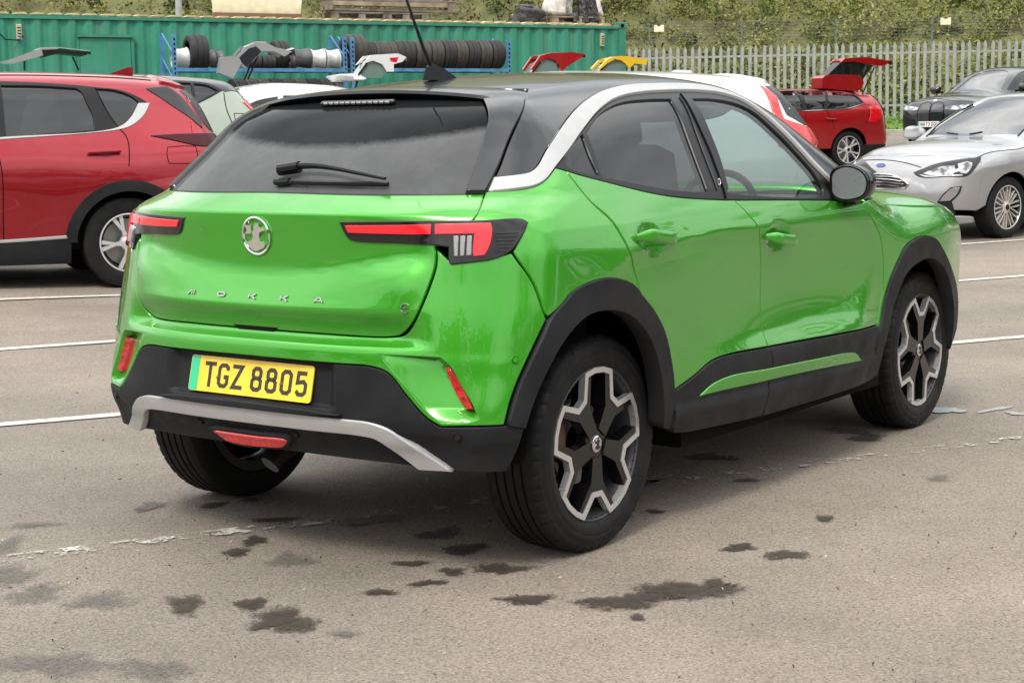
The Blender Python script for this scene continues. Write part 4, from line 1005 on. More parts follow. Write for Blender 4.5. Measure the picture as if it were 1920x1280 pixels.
# finger pockets behind the handles are pressed into the doors
def pocket(cx, cv):
    def f(P, uv):
        u, v = uv[:, 0], uv[:, 1]
        return -.009*sstep(1.25, .0, ((u-cx)/.085)**2 + ((v-cv)/.055)**2)
    return f
rd = both_sides('rear_door', 'P', rear_door, 'green', disp=pocket(.185, .118), res=.0125)
fd = both_sides('front_door', 'P', front_door, 'green', disp=pocket(1.075, .075), res=.0125)
fender = [(1.797,.158),(1.9,.172),(2.12,.164),(2.236,.149),(2.434,.122),(2.7,.108),(2.95,.098),(3.08,.03),(3.10,-.12),(3.06,-.34),(2.90,-.335),(2.82,-.24),(2.677,-.14),(2.564,-.068),(2.486,-.019),(2.397,-.003),(2.278,-.006),(2.181,-.031),(2.123,-.079),(2.055,-.153),(1.975,-.271),(1.932,-.347),(1.929,-.307),(1.988,-.192),(1.990,-.085),(1.951,.026),(1.887,.088)]
both_sides('front_wing', 'P', fender, 'green')
for x, v in ((.075, .125), (.965, .080)):
    for i, c in enumerate('PQ'):
        p = path_on(HB, c, [(x, v+.002), (x+.05, v), (x+.13, v-.010), (x+.215, v-.018), (x+.24, v-.022)], .0, .02)
        n = HB.normal(p); k = len(p); rise = np.array([.006 + .026*min(1, 4*min(j/(k-1), 1-j/(k-1))) for j in range(k)])
        pts = p + n*rise[:, None]; mb = MB()
        V = []; F = []; m = 16
        for j, q in enumerate(pts):
            e = min(1, .45 + 3*min(j/(k-1), 1-j/(k-1)))
            for t in range(m):
                a = 2*math.pi*t/m; V.append(q + n[j]*.011*e*math.cos(a) + np.array((0, 0, .0205*e*math.copysign(abs(math.sin(a))**.7, math.sin(a)))))
        for j in range(k-1): F += [(j*m+t, j*m+(t+1) % m, (j+1)*m+(t+1) % m, (j+1)*m+t) for t in range(m)]
        F += [tuple(range(m)), tuple((k-1)*m+t for t in range(m-1, -1, -1))]
        mb.add(V, F).build('handle', M['green'], (rd if x < .5 else fd)[i], True, 60)
# ---- tail: quarter panels, tailgate, bumper
quarter = [(.679,1.145),(.735,1.145),(.814,1.154),(.857,1.171),(.911,1.207),(.947,1.198),(1.012,1.101),(1.069,1.047),(1.123,.959),(1.170,.87),(1.198,.801),(1.15,.839),(1.074,.865),(.997,.873),(.934,.866),(.876,.846),(.840,.815),(.797,.786),(.790,.80),(.766,.886),(.720,.976),(.753,1.04),(.700,1.045),(.628,1.055)]
both_sides('quarter_panel', 'C', quarter, 'green', res=.0125)
tg = [(0,1.142),(.366,1.138),(.676,1.138),(.636,1.07),(.588,1.026),(.545,.993),(.543,.936),(.494,.786),(.477,.757),(.459,.738),(.436,.7315),(.231,.7305),(0,.7305)]
tailgate = panel(HB, 'tailgate', 'C', tg[:-1] + [(0,.7305)] + mir_c(tg[1:-1]), M['green'], hero, res=.0125)
vent = [(.415,.683),(.495,.682),(.552,.679),(.570,.661),(.597,.60),(.624,.534),(.630,.509),(.607,.50),(.555,.498),(.53,.52),(.479,.595),(.439,.648)]
bump_r = [(.231,.7298),(.436,.7305),(.466,.736),(.482,.754),(.498,.784),(.547,.935),(.549,.985),(.584,.945),(.652,.957),(.717,.973),(.763,.884),(.786,.80),(.793,.782),(.766,.726),(.723,.625),(.70,.556),(.686,.489),(.625,.489),(.552,.486),(.523,.508),(.476,.572),(.432,.635),(.389,.651),(.313,.653)]
bumper = panel(HB, 'rear_bumper', 'C', [(0,.7298)] + bump_r + [(0,.655)] + mir_c(bump_r), M['green'], hero, holes=[vent, [(-a, b) for a, b in vent]], skirt=.045, res=.0125)
def vent_disp(P, uv):
    u = np.abs(uv[:, 0]); v = uv[:, 1]
    d = (u - .43 - (.66 - v)*.42)/.12          # 0 along the lower inner edge, 1 at the reflector
    t = np.clip((v - .50)/.035, 0, 1)
    return -.034*np.clip(d, 0, 1)*t - .002
for s in (1, -1):
    vp = panel(HB, 'bumper_vent', 'C', [(s*a, b) for a, b in vent], M["green"], bumper, gap=-.004, skirt=.004, disp=vent_disp, res=.01)
    panel(HB, 'reflector', 'C', [(s*a, b) for a, b in [(.558,.652),(.572,.655),(.597,.608),(.622,.536),(.602,.535),(.580,.583)]], M["red_lens"], bumper, disp=lambda P, uv: np.where(np.abs(uv[:, 0]) > .585 + (.6-uv[:, 1])*.35, -.012, -.024), skirt=.03, res=.01)
val_r = [(.313,.651),(.389,.649),(.432,.633),(.476,.569),(.523,.505),(.552,.483),(.686,.486),(.735,.484),(.715,.401),(.693,.346),(.575,.346),(.496,.35),(.434,.354),(.139,.358)]
def plate_recess(P, uv):
    u = np.abs(uv[:, 0]); v = uv[:, 1]
    s = np.clip((.292 - u - np.clip(.60 - v, 0, .1)*-.0)/.022, 0, 1)*np.clip((v - .512)/.01, 0, 1)
    lower = np.clip((.455 - v)/.02, 0, 1)
    return -.034*s*np.clip(.55 + (v - .51)*4, 0, 1) - .012*lower*np.clip((.62-u)/.05, 0, 1)
valance = panel(HB, 'lower_bumper', 'C', [(0,.653)] + val_r + [(0,.357)] + mir_c(val_r), M['black_plastic'], hero, off=.001, skirt=.05, disp=plate_recess, res=.0125)
skid_r = [(.204,.496),(.32,.493),(.385,.490),(.43,.476),(.47,.445),(.524,.398),(.580,.350),(.50,.350),(.424,.424),(.40,.440),(.36,.447),(.198,.449)]
panel(HB, 'skid_trim', 'C', [(0,.496)] + skid_r + [(0,.449)] + mir_c(skid_r), M['silver'], valance, off=.012, skirt=.03, res=.0125)
panel(HB, 'ledge', 'C', [(0,.516),(.136,.514),(.248,.511),(.315,.504),(.248,.500),(.136,.498),(0,.498),(-.136,.498),(-.248,.500),(-.315,.504),(-.248,.511),(-.136,.514)], M['black_plastic'], valance, off=.026, skirt=.04, gap=.0, res=.012)
fog = [(-.150,.409),(-.086,.408),(.024,.408),(.11,.411),(.128,.406),(.121,.393),(.103,.381),(.043,.374),(-.068,.371),(-.115,.380)]
panel(HB, 'fog_lamp_bezel', 'C', [(-.180,.405),(-.15,.415),(-.084,.415),(.025,.415),(.121,.418),(.136,.406),(.128,.390),(.104,.373),(.041,.365),(-.07,.361),(-.129,.372)], M['black_plastic'], valance, off=.006, skirt=.03, res=.015, gap=0)
panel(HB, 'fog_lamp', 'C', fog, M['red_lens'], valance, off=.014, skirt=.02, res=.012)
for u, v, r_, pr in ((.588,.455,.012,valance), (.714,.672,.011,bumper), (-.205,.419,.013,valance), (.150,.419,.013,valance), (-.588,.455,.012,valance), (-.714,.672,.011,bumper)):
    P = HB.solve('C', np.array([u]), np.array([v])); N = HB.normal(P)[0]; P = P[0] + N*(-.011 if abs(u) < .3 else 0)
    q = Vector(N).to_track_quat('Z', 'Y').to_matrix().to_4x4()
    mb = MB().lathe([(.0, .006), (r_*.7, .006), (r_*.8, .0015), (r_, .004), (r_*1.05, 0), (r_*1.05, -.006)], 20, 'z')
    mb.V = [tuple(Matrix.Translation(P) @ q @ Vector(v_)) for v_ in mb.V]
    mb.build('parking_sensor', M['green'] if pr is bumper else M['black_plastic'], pr, True)
# ---- number plate
def on_surf(chart, u, v, off=0):
    P = HB.solve(chart, np.array([u]), np.array([v])); N = HB.normal(P); return Vector(P[0] + N[0]*off), Vector(N[0])
PT = R(13.5)
pl_m = Matrix.Translation((-.722, 0, .581)) @ Matrix.Rotation(R(-90), 4, 'Z') @ Matrix.Rotation(R(90) - PT, 4, 'X')   # plate's own x = to the right in the picture, y = up
def plate_xf(v): return pl_m @ Vector((v[0], v[1], v[2]))
def rrect(w, h, r, n=5):
    out = []
    for cx, cy, a0 in ((w/2-r, h/2-r, 0), (-w/2+r, h/2-r, 90), (-w/2+r, -h/2+r, 180), (w/2-r, -h/2+r, 270)):
        out += [(cx + r*math.cos(R(a0+90*i/n)), cy + r*math.sin(R(a0+90*i/n))) for i in range(n+1)]
    return out
M['plate_yellow'] = mat('yellow reflective plate', (.86, .60, .012), .35, 0, .5, build=lambda t, b: (t.links.new(ramp(t, noise(t, 11, 5), [(.3, (.78,.52,.01)), (.7, (.90,.64,.03))]), b.inputs['Base Color'])))
M['plate_green'] = mat('green plate flash', (.012, .50, .22), .35, 0, .5)
STROKES = {  # 50 x 79 mm characters; lists of polylines
 'T': [[(-25,34.5),(25,34.5)], [(0,34.5),(0,-39.5)]],
 'G': [[(18,17),(18,26),(9,32.5),(-9,32.5),(-18,24),(-18,-24),(-9,-32.5),(9,-32.5),(18,-24),(18,-4),(3,-4)]],
 'Z': [[(-23,32.5),(18,32.5),(-18,-32.5),(24,-32.5)]],
 '8': [[(-8,32.5),(8,32.5),(16,25),(16,10),(9,3),(-9,3),(-16,10),(-16,25),(-8,32.5)], [(-9,3),(-18,-5),(-18,-25),(-9,-32.5),(9,-32.5),(18,-25),(18,-5),(9,3)]],
 '0': [[(-9,32.5),(9,32.5),(18,24),(18,-24),(9,-32.5),(-9,-32.5),(-18,-24),(-18,24),(-9,32.5)]],
 '5': [[(19,32.5),(-15,32.5),(-17,3),(8,7),(18,-1),(18,-24),(9,-32.5),(-9,-32.5),(-19,-22)]],
 'N': [[(-18,-39.5),(-18,39.5)],[(-18,36),(18,-36)],[(18,-39.5),(18,39.5)]],
 'A': [[(-20,-39.5),(-4,36),(4,36),(20,-39.5)],[(-14,-16),(14,-16)]],
 '7': [[(-21,32.5),(18,32.5),(-6,-39.5)]],
 '3': [[(-18,24),(-9,32.5),(9,32.5),(17,24),(17,10),(6,3),(17,-5),(17,-24),(9,-32.5),(-9,-32.5),(-18,-24)]],
 'D': [[(-18,-32.5),(-18,32.5),(6,32.5),(18,20),(18,-20),(6,-32.5),(-18,-32.5)]],
 'V': [[(-21,39.5),(0,-34),(21,39.5)]],
}
def stroke_char(mb, ch, cx, cy, sc, w, z0, z1, xf):
    for line in STROKES[ch]:
        p = [Vector((cx + q[0]*sc, cy + q[1]*sc)) for q in line]; n = len(p); closed = (p[0]-p[-1]).length < 1e-6
        if closed: p = p[:-1]; n -= 1
        L, Q = [], []
        for i in range(n):
            a = (p[i]-p[i-1]).normalized() if (i > 0 or closed) else (p[1]-p[0]).normalized()
            b = (p[(i+1) % n]-p[i]).normalized() if (i < n-1 or closed) else a
            m = Vector((-a.y-b.y, a.x+b.x)); m = m*(2/max(m.length_squared, 1.0)); L.append(p[i]+m*w/2); Q.append(p[i]-m*w/2)
        for i in range(n if closed else n-1):
            j = (i+1) % n
            mb.prism([tuple(Q[i]), tuple(Q[j]), tuple(L[j]), tuple(L[i])], z0, z1, xf)
plate = MB().prism(rrect(.520, .111, .010), 0, .004, plate_xf).build('number_plate', M['plate_yellow'], hero)
MB().prism([(-.258,-.0535),(-.222,-.0535),(-.222,.0535),(-.258,.0535)], .004, .0048, plate_xf).build('plate_flash', M['plate_green'], plate)
px_ = -.222 + .014 + .026
for ch, dx in zip('TGZ8805', (.173-.155-.021+.025, 0, 0, 0, 0, 0, 0)): pass
cxs = [-.172, -.113, -.052, .030, .092, .154, .216]
for ch, cx in zip('TGZ8805', cxs):
    mb = MB(); stroke_char(mb, ch, cx, -.001, .00098, .0125, .004, .0052, plate_xf); mb.build('plate_character', M['black_flat'], plate)
for cx, cy in ((-.135, -.008), (.135, -.008)):
    MB().lathe([(0, .008), (.005, .0075), (.006, .004)], 12, 'z', (0,0,0)).add([], []) and None
    mb = MB().lathe([(0, .009), (.0045, .0085), (.0062, .0052), (.0062, .003)], 12, 'z'); mb.V = [tuple(plate_xf(Vector(v) + Vector((cx, cy, 0)))) for v in mb.V]
    mb.build('plate_screw', M['rust'], plate, True)
panel(HB, 'handle_recess', 'C', [(-.085,.7385),(.085,.7385),(.065,.7255),(-.065,.7255)], M['void'], tailgate, off=.004, skirt=.012, gap=0, res=.012, rnd=.001, corner=-1)
# ---- lamps
light = [(.294,1.062),(.425,1.065),(.548,1.066),(.65,1.066),(.748,1.066),(.762,1.056),(.752,1.036),(.735,1.005),(.717,.979),(.70,.967),(.676,.956),(.631,.948),(.582,.942),(.577,.948),(.577,.992),(.547,.996),(.459,1.001),(.328,1.008),(.315,1.018)]
lm = both_sides('tail_lamp', 'C', light, 'dark_lens', off=.007, skirt=.022, gap=0, res=.01, step=.01)
red_a = [(.314,1.052),(.538,1.0555),(.538,1.0275),(.323,1.032)]
red_b = [(.547,1.0555),(.60,1.056),(.674,1.057),(.677,1.037),(.670,.995),(.658,.968),(.634,.964),(.632,.973),(.637,1.028),(.547,1.0275)]
both_sides('red_light_bar', 'C', red_a, 'red_bar', parent=lm, off=.0125, skirt=.006, gap=0, res=.01, step=.01, rnd=.001, corner=-1)
both_sides('red_light_bar', 'C', red_b, 'red_bar', parent=lm, off=.0125, skirt=.006, gap=0, res=.01, step=.01, rnd=.001, corner=30)
for q in ([(.590,1.022),(.601,1.022),(.599,.965),(.590,.964)], [(.6055,1.022),(.6165,1.022),(.613,.966),(.603,.965)], [(.621,1.022),(.631,1.022),(.629,.967),(.617,.966)]):
    both_sides('reversing_light', 'C', q, 'clear_lens', parent=lm, off=.0145, skirt=.008, gap=0, res=.01, rnd=.002, corner=-1)
for k in range(6):
    v = 1.030 - k*.010
    both_sides('lamp_rib', 'C', [(.684, v), (.735-k*.0045, v), (.735-k*.0045, v-.0035), (.684, v-.0035)], 'gloss_black', parent=lm, off=.0105, skirt=.004, gap=0, res=.02, rnd=.0006, corner=-1)
# ---- rear screen, fins and spoiler
gl_r = [(.332,1.446),(.576,1.438),(.746,1.417),(.735,1.356),(.719,1.322),(.624,1.139),(.367,1.141)]
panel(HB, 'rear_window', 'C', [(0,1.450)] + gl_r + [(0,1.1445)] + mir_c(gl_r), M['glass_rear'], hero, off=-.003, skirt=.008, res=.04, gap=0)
fin = [(.750,1.425),(.80,1.432),(.92,1.41),(.81,1.321),(.721,1.20),(.677,1.138),(.626,1.139),(.7205,1.322),(.737,1.356)]
both_sides('rear_window_fin', 'C', fin, 'gloss_black', off=.012, skirt=.035, gap=.001)
# spoiler: a lip that overhangs the screen, built across the whole width
V = []; F = []; ny = 41
sec = lambda y: [(-.015 + .33*y*y*.9, -.004), (-.06 + .28*y*y, .002), (-.13 + .20*y*y, .004), (-.178 + .13*y*y + .55*abs(y)**4, -.004), (-.182 + .13*y*y + .55*abs(y)**4, -.014), (-.165 + .16*y*y + .5*abs(y)**4, -.026), (-.10 + .25*y*y, -.03)]
for i in range(ny):
    y = -.572 + 1.144*i/(ny-1)
    for (x, dz) in sec(y):
        zt = float(HB.top(np.array([max(x, -.11 + .1*y*y)]), np.array([abs(y)]))[0]) - .9*max(0, abs(y)-.46)**2*4
        V.append((x, y, zt + dz + .004))
m = len(sec(0))
for i in range(ny-1): F += [(i*m+j, i*m+j+1, (i+1)*m+j+1, (i+1)*m+j) for j in range(m-1)]
F += [tuple(range(m-1, -1, -1)), tuple((ny-1)*m+j for j in range(m))]
spoiler = mesh('roof_spoiler', V, F, M['gloss_black'], hero, True, angle=40)
panel(HB, 'high_brake_lamp', 'R', [(-.155,1.418),(.155,1.418),(.165,1.412),(.15,1.405),(-.15,1.405),(-.165,1.412)], M['clear_lens'], spoiler, off=.012, skirt=.01, gap=0, res=.02) if False else None
bl = MB().box((-.196, 0, 1.4145), (.016, .315, .013), 0, 0, R(-30), .003).build('high_brake_lamp', M['dark_lens'], hero)
for k in range(12): MB().box((-.2055, -.132 + k*.024, 1.413), (.006, .018, .008), 0, 0, R(-30), .002).build('lamp_cell', M['clear_lens'], bl)
# ---- wiper
a = np.array([[.0,1.170],[.05,1.196],[.12,1.197],[.21,1.190],[.31,1.176],[.405,1.160]])
P = path_on(HB, 'C', a[[1, 2, 3, 4, 5]], .030, .03); wr = np.linspace(.011, .005, len(P))
wip = MB().tube(P, wr, 8).build('rear_wiper', M['satin_black'], hero, True)
MB().tube(path_on(HB, 'C', [(.03,1.162),(.2,1.160),(.41,1.158)], .012, .05), .0075, 6).build('wiper_blade', M['satin_black'], wip, True)
MB().tube(path_on(HB, 'C', [(-.03,1.187),(.0,1.190),(.05,1.196)], .026, .02), .019, 10).build('wiper_cap', M['satin_black'], wip, True)
MB().tube(path_on(HB, 'C', [(-.02,1.163),(.0,1.162),(.04,1.164)], .012, .02), .012, 8).build('wiper_pivot', M['satin_black'], wip, True)
# ---- badge and letters
def surf_frame(u, v, off=.0):
    P, N = on_surf('C', u, v, off); X = Vector((0, -1, 0)); X = (X - N*X.dot(N)).normalized(); Y = N.cross(X)
    mm = Matrix((( X.x, Y.x, N.x, P.x), (X.y, Y.y, N.y, P.y), (X.z, Y.z, N.z, P.z), (0, 0, 0, 1))); return lambda q: mm @ Vector(q)
xf = surf_frame(0, 1.013, .001)
mb = MB().lathe([(.058, 0), (.060, .006), (.0565, .008), (.053, .006), (.0515, 0)], 48, 'z'); mb.V = [tuple(xf(v)) for v in mb.V]
badge = mb.build('badge_ring', M['chrome'], tailgate, True, 40)
mb = MB(); griffin(mb, .056, .007, xf); mb.build('badge_emblem', M['chrome'], badge)
LET = {'M': [[(-14,-6),(-1,6)], [(3,6),(3,-6)], [(11,6),(11,-6)]], 'O': [[(-9,5),(9,5),(13,2),(13,-2),(9,-5),(-9,-5),(-13,-2),(-13,2),(-9,5)]],
       'K': [[(-11,6),(-11,-6)], [(-8,0),(0,0),(12,7)], [(0,0),(13,-7)]], 'A': [[(-15,-6),(-5,6),(4,6),(14,-6)], [(-8,-2),(7,-2)]]}
STROKES.update({'_'+k: v for k, v in LET.items()})
for ch, u in zip('MOKKA', (-.226, -.109, .008, .124, .240)):
    mb = MB(); stroke_char(mb, '_'+ch, 0, 0, .00112, .0042, .0, .0035, surf_frame(u, .831, .001)); mb.build('badge_letter', M['dull_chrome'], tailgate)
mb = MB(); xf = surf_frame(.474, .818, .001)
polar = [(.013*math.cos(R(t)), .013*math.sin(R(t))) for t in range(40, 330, 15)]
for i in range(len(polar)-1): mb.tube([xf((*polar[i], .002)), xf((*polar[i+1], .002))], .0022, 6)
mb.tube([xf((-.010, 0, .002)), xf((.010, .0035, .002))], .0022, 6); mb.build('badge_letter', M['dull_chrome'], tailgate, True)
P, N = on_surf('P', .745, .287, .002)
for s in (1, -1):
    mb = MB().lathe([(.012, 0), (.0125, .003), (.009, .004), (.008, .001)], 20, 'y'); mb.V = [(v[0]+P.x, s*(P.y - v[1]), v[2]+P.z) for v in mb.V]
    mb.build('pillar_badge', M['chrome'], hero, True)
# ---- arch and sill cladding
arch_r = [(-.545,-.345),(-.522,-.282),(-.49,-.215),(-.433,-.122),(-.385,-.058),(-.318,-.022),(-.282,.0),(-.202,.017),(-.122,.023),(-.031,.016),(.054,-.010),(.108,-.048),(.185,-.1),(.265,-.177),(.318,-.276),(.340,-.355),(.343,-.462),(.285,-.450),(.256,-.332),(.209,-.236),(.123,-.15),(.014,-.092),(-.112,-.068),(-.22,-.074),(-.31,-.112),(-.378,-.165),(-.435,-.235),(-.472,-.30),(-.492,-.350)]
arch_f = [(1.914,-.487),(1.916,-.417),(1.932,-.347),(1.979,-.272),(2.058,-.154),(2.127,-.081),(2.184,-.033),(2.278,-.007),(2.397,-.004),(2.486,-.021),(2.565,-.069),(2.678,-.141),(2.832,-.247),(2.901,-.338),(2.92,-.44),(2.84,-.50),(2.83,-.44),(2.804,-.35),(2.757,-.281),(2.669,-.202),(2.561,-.133),(2.442,-.095),(2.32,-.1),(2.194,-.138),(2.106,-.221),(2.019,-.332),(1.986,-.446),(1.974,-.487)]
both_sides('wheel_arch_trim', 'P', arch_r, 'black_plastic', off=.010, skirt=.06, gap=.0)
both_sides('wheel_arch_trim', 'P', arch_f, 'black_plastic', off=.010, skirt=.06, gap=.0)
insert = [(.507,-.389),(.592,-.362),(.714,-.348),(.975,-.350),(1.335,-.357),(1.655,-.369),(1.698,-.378),(1.756,-.408),(1.353,-.394),(.987,-.386),(.722,-.386)]
def sill_disp(P, uv): return .012*np.clip((-.40 - uv[:, 1])/.02, 0, 1)
sa = [(.345,-.358),(.479,-.330),(.589,-.299),(.703,-.290),(.979,-.291),(.990,-.341),(.972,-.419),(.945,-.489),(.45,-.482),(.346,-.470)]
sb = [(.982,-.291),(1.335,-.296),(1.816,-.306),(1.926,-.31),(1.916,-.393),(1.912,-.474),(1.916,-.489),(1.5,-.491),(.950,-.490),(.976,-.419),(.993,-.341)]
both_sides('sill_trim', 'P', sa, 'black_plastic', off=.006, skirt=.05, gap=.001, disp=sill_disp, res=.015)
both_sides('sill_trim', 'P', sb, 'black_plastic', off=.006, skirt=.05, gap=.001, disp=sill_disp, res=.015)
both_sides('sill_insert', 'P', insert, 'green', off=.012, skirt=.012, gap=0, res=.015)
# ---- dark inner shell, arch linings and floor
V = []; F = []
def shell(chart, us, vs, off=-.058, skip=True):
    U, W = np.meshgrid(us, vs, indexing='ij'); P = HB.solve(chart, U.ravel(), W.ravel()); P = P + HB.normal(P)*off; n0 = len(V); V.extend(map(tuple, P)); m = len(vs)
    for i in range(len(us)-1):
        for j in range(m-1):
            q = [n0+i*m+j, n0+(i+1)*m+j, n0+(i+1)*m+j+1, n0+i*m+j+1]
            if skip and any(min(math.hypot(V[k][0]-x0, V[k][2]-.34) for x0 in (0, 2.557)) < .47 and abs(V[k][1]) > .45 for k in q): continue
            F.append(q)
for c in 'PQ': shell(c, np.linspace(-.45, 2.9, 70), np.linspace(-.50, .17, 18))
shell('C', np.linspace(-.86, .86, 40), np.linspace(.34, 1.12, 24)); shell('F', np.linspace(-1.0, 1.0, 24), np.linspace(.3, .9, 10))
mesh('inner_shell', V, F, M['void'], hero, True)
for x0 in (0, 2.557):
    for rt in (True, False): wheel_well(hero, x0, .34, .455, .84 if x0 == 0 else .74, .50, rt)
MB().box((1.45, 0, .28), (2.9, .96, .12)).box((1.28, 0, .30), (1.60, 1.62, .10)).box((-.45, 0, .43), (.36, .9, .10)).build('underbody', M['void'], hero)
MB().tube([(.05, .22, .33), (-.34, .22, .33)], .07, 14).tube([(-.34, .10, .33), (-.42, .10, .325), (-.50, .115, .29), (-.53, .12, .265)], [.028, .028, .030, .034], 12).build('exhaust', M['exhaust'], hero, True)
# ---- cabin
for s in (1, -1):
    st = MB().box((1.10, s*.37, .70), (.50, .50, .16), bev=.05).box((.80, s*.37, .98), (.14, .48, .56), 0, 0, R(-14), .05).build('front_seat', M['seat'], hero, True)
    MB().box((.70, s*.37, 1.33), (.10, .27, .17), 0, 0, R(-10), .04).build('headrest', M['seat'], st, True)
bs = MB().box((-.02, 0, .70), (.5, 1.25, .16), bev=.05).box((-.20, 0, .95), (.14, 1.25, .50), 0, 0, R(-18), .05).build('rear_seat', M['seat'], hero, True)
for s in (1, 0, -1): MB().box((-.17, s*.4, 1.22), (.09, .25, .13), 0, 0, R(-10), .03).build('headrest', M['seat'], bs, True)
MB().box((1.88, 0, .86), (.46, 1.42, .34), bev=.06).box((1.62, -.36, .93), (.12, .36, .10), bev=.03).build('dashboard', M['cabin'], hero, True)
cw = Vector((1.50, -.36, .97)); q = Vector((-.92, 0, .38)).to_track_quat('Z', 'Y').to_matrix()
MB().tube([cw + q @ Vector((.18*math.cos(2*math.pi*k/32), .18*math.sin(2*math.pi*k/32), 0)) for k in range(33)], .015, 8).tube([cw, cw + q @ Vector((0, 0, -.14))], .05, 10).tube([cw - q @ Vector((.17, 0, 0)), cw + q @ Vector((.17, 0, 0))], .018, 6).build('steering_wheel', M['satin_black'], hero, True)
# ---- aerial, mirrors
P = (.222, .0, 1.497)
MB().prism([(-.075, 0), (.075, 0), (.05, .014), (.0, .04), (-.055, .055), (-.07, .045)], -.022, .022, lambda v: Vector((P[0]+.02 + v[0], P[1]+v[2]*(1-.5*max(v[1], 0)/.055), P[2]-.006+v[1]))).tube([(P[0]-.035, 0, P[2]+.04), (P[0]-.075, 0, P[2]+.10), (P[0]-.16, .0, P[2]+.26), (P[0]-.36, 0, P[2]+.66)], [.008, .006, .0045, .003], 8).build('aerial', M['black_plastic'], hero, True, 40)
for s in (-1, 1):
    # housing: rounded wedge, its open face looking back
    prof = [(-.13,-.010),(-.125,.055),(-.06,.090),(.03,.088),(.105,.050),(.128,.000),(.105,-.060),(.02,-.088),(-.075,-.085),(-.125,-.055)]
    pr = spline(np.array(prof), .02, 80); n = len(pr); V = []; F = []
    pr = pr*np.array([.61, .77])
    lay = [(0, .93), (.012, 1.0), (.04, 1.02), (.08, .93), (.115, .74), (.135, .42), (.142, .0)]
    c = Vector((1.57, s*.905, 1.098))
    for d, k in lay: V += [(c.x + d - .18*(-a)*.0 + .10*a*1.0*0 - .0, c.y + s*(a*k), c.z + b*k + .004*0) for a, b in pr]
    V = [(x + .12*((y - c.y)*s)*.9, y, z) for x, y, z in V]
    for l in range(len(lay)-1): F += [(l*n+i, l*n+(i+1) % n, (l+1)*n+(i+1) % n, (l+1)*n+i) for i in range(n)]
    hs = mesh('door_mirror', V, F, M['gloss_black'], hero, True)
    g = [(c.x + .002 + .108*(a*.84), c.y + s*a*.84, c.z + b*.84) for a, b in pr]
    mesh('mirror_back', [(c.x + .008 + .108*a, c.y + s*a, c.z + b) for a, b in pr], [tuple(range(n))], M['satin_black'], hs, False)
    mesh('mirror_glass', g, [tuple(range(n))], M['mirror'], hs, False)
    MB().tube([(1.66, s*.80, 1.04), (1.655, s*.85, 1.03), (1.65, s*.90, 1.045)], [.035, .03, .03], 10).build('mirror_arm', M['satin_black'], hs, True)
# ---- wheels
def hero_wheel(x, right, spin):
    RL = .246
    mb = MB().lathe([(RL, -.098), (RL-.004, -.100), (RL-.012, -.092), (RL-.022, -.070), (RL-.034, -.02), (RL-.036, .09), (RL, .10)], 60)
    rim = mb.build('wheel', M['rim_barrel'], hero, True, 40, loc=(x, -.690 if right else .795, .3395))
    if not right: rim.rotation_euler = (0, 0, math.pi)
    pol = lambda t, r: (r*math.sin(R(t + spin)), r*math.cos(R(t + spin)))
    sp = MB()
    for k in range(5):
        t = 36 + 72*k
        # stem and two arms of a Y, faces stepping back towards the hub
        stem = [pol(t-30, .050), pol(t+30, .050), pol(t+17, .105), pol(t+15, .150), pol(t, .165), pol(t-15, .150), pol(t-17, .105)]
        sp.prism([(a, b) for a, b in stem][::1], .060, .100, lambda v: Vector((v[0], -v[2], v[1])))
        for s in (-1, 1):
            arm = [pol(t, .110), pol(t + s*15, .122), pol(t + s*26, .230), pol(t + s*17.5, .238), pol(t + s*7, .168), pol(t, .158)]
            sp.prism(arm if s > 0 else arm[::-1], .055, .0995, lambda v: Vector((v[0], -v[2], v[1])))
    sp.lathe([(.0, -.094), (.052, -.094), (.062, -.090), (.066, -.060)], 32)
    sp.build('spokes', M['rim_black'], rim, False)
    zz = []
    for k in range(5):
        a = 72*k; zz += [pol(a-17, .236), pol(a-8, .2385), pol(a, .239), pol(a+8, .2385), pol(a+17, .236), pol(a+29, .152), pol(a+43, .152)]
    zz = []
    for k in range(5):
        a = 72*k; zz += [pol(a-17, .2335), pol(a-6, .2355), pol(a+6, .2355), pol(a+17, .2335), pol(a+28, .160), pol(a+44, .160)]
    mf = MB(); polar_ribbon(mf, zz, .0175, -.103, -.08)
    mf.build('machined_edge', M['machined'], rim)
    for k in range(4):
        nuts = MB(); a, b = pol(90*k + 20, .054); nuts.lathe([(.013, -.0945), (.012, -.0955), (.011, -.080), (0, -.080)], 14, 'y', (a, 0, b))
        nuts.build('bolt_recess', M['void'], rim)
    cap = MB().lathe([(0, -.101), (.022, -.101), (.027, -.098), (.028, -.092)], 28).build('hub_cap', M['chrome'], rim, True, 40)
    mb = MB(); griffin(mb, .021, .0016, lambda v: Vector((v[0], -.101 - v[2], v[1]))); mb.build('badge_emblem', M['rim_black'], rim)
    MB().lathe([(.06, -.02), (.135, -.02), (.137, -.012), (.137, .0), (.06, .0)], 40).build('brake_disc', M['steel'], rim, True, 40)
    MB().box((-.11, -.01, .02), (.06, .06, .13), bev=.012).build('brake_caliper', M['rust'], rim)
    MB().lathe([(.0, .03), (.205, .03), (.208, .02)], 30).build('inner_wheel', M['void'], rim)
    tyre_mesh(.3425, .246, .218).build('tyre', M['rubber'], rim, True, 32)
for x, rt, sp in ((0, True, 2), (2.557, True, 38), (0, False, 10), (2.557, False, 30)): hero_wheel(x, rt, sp)
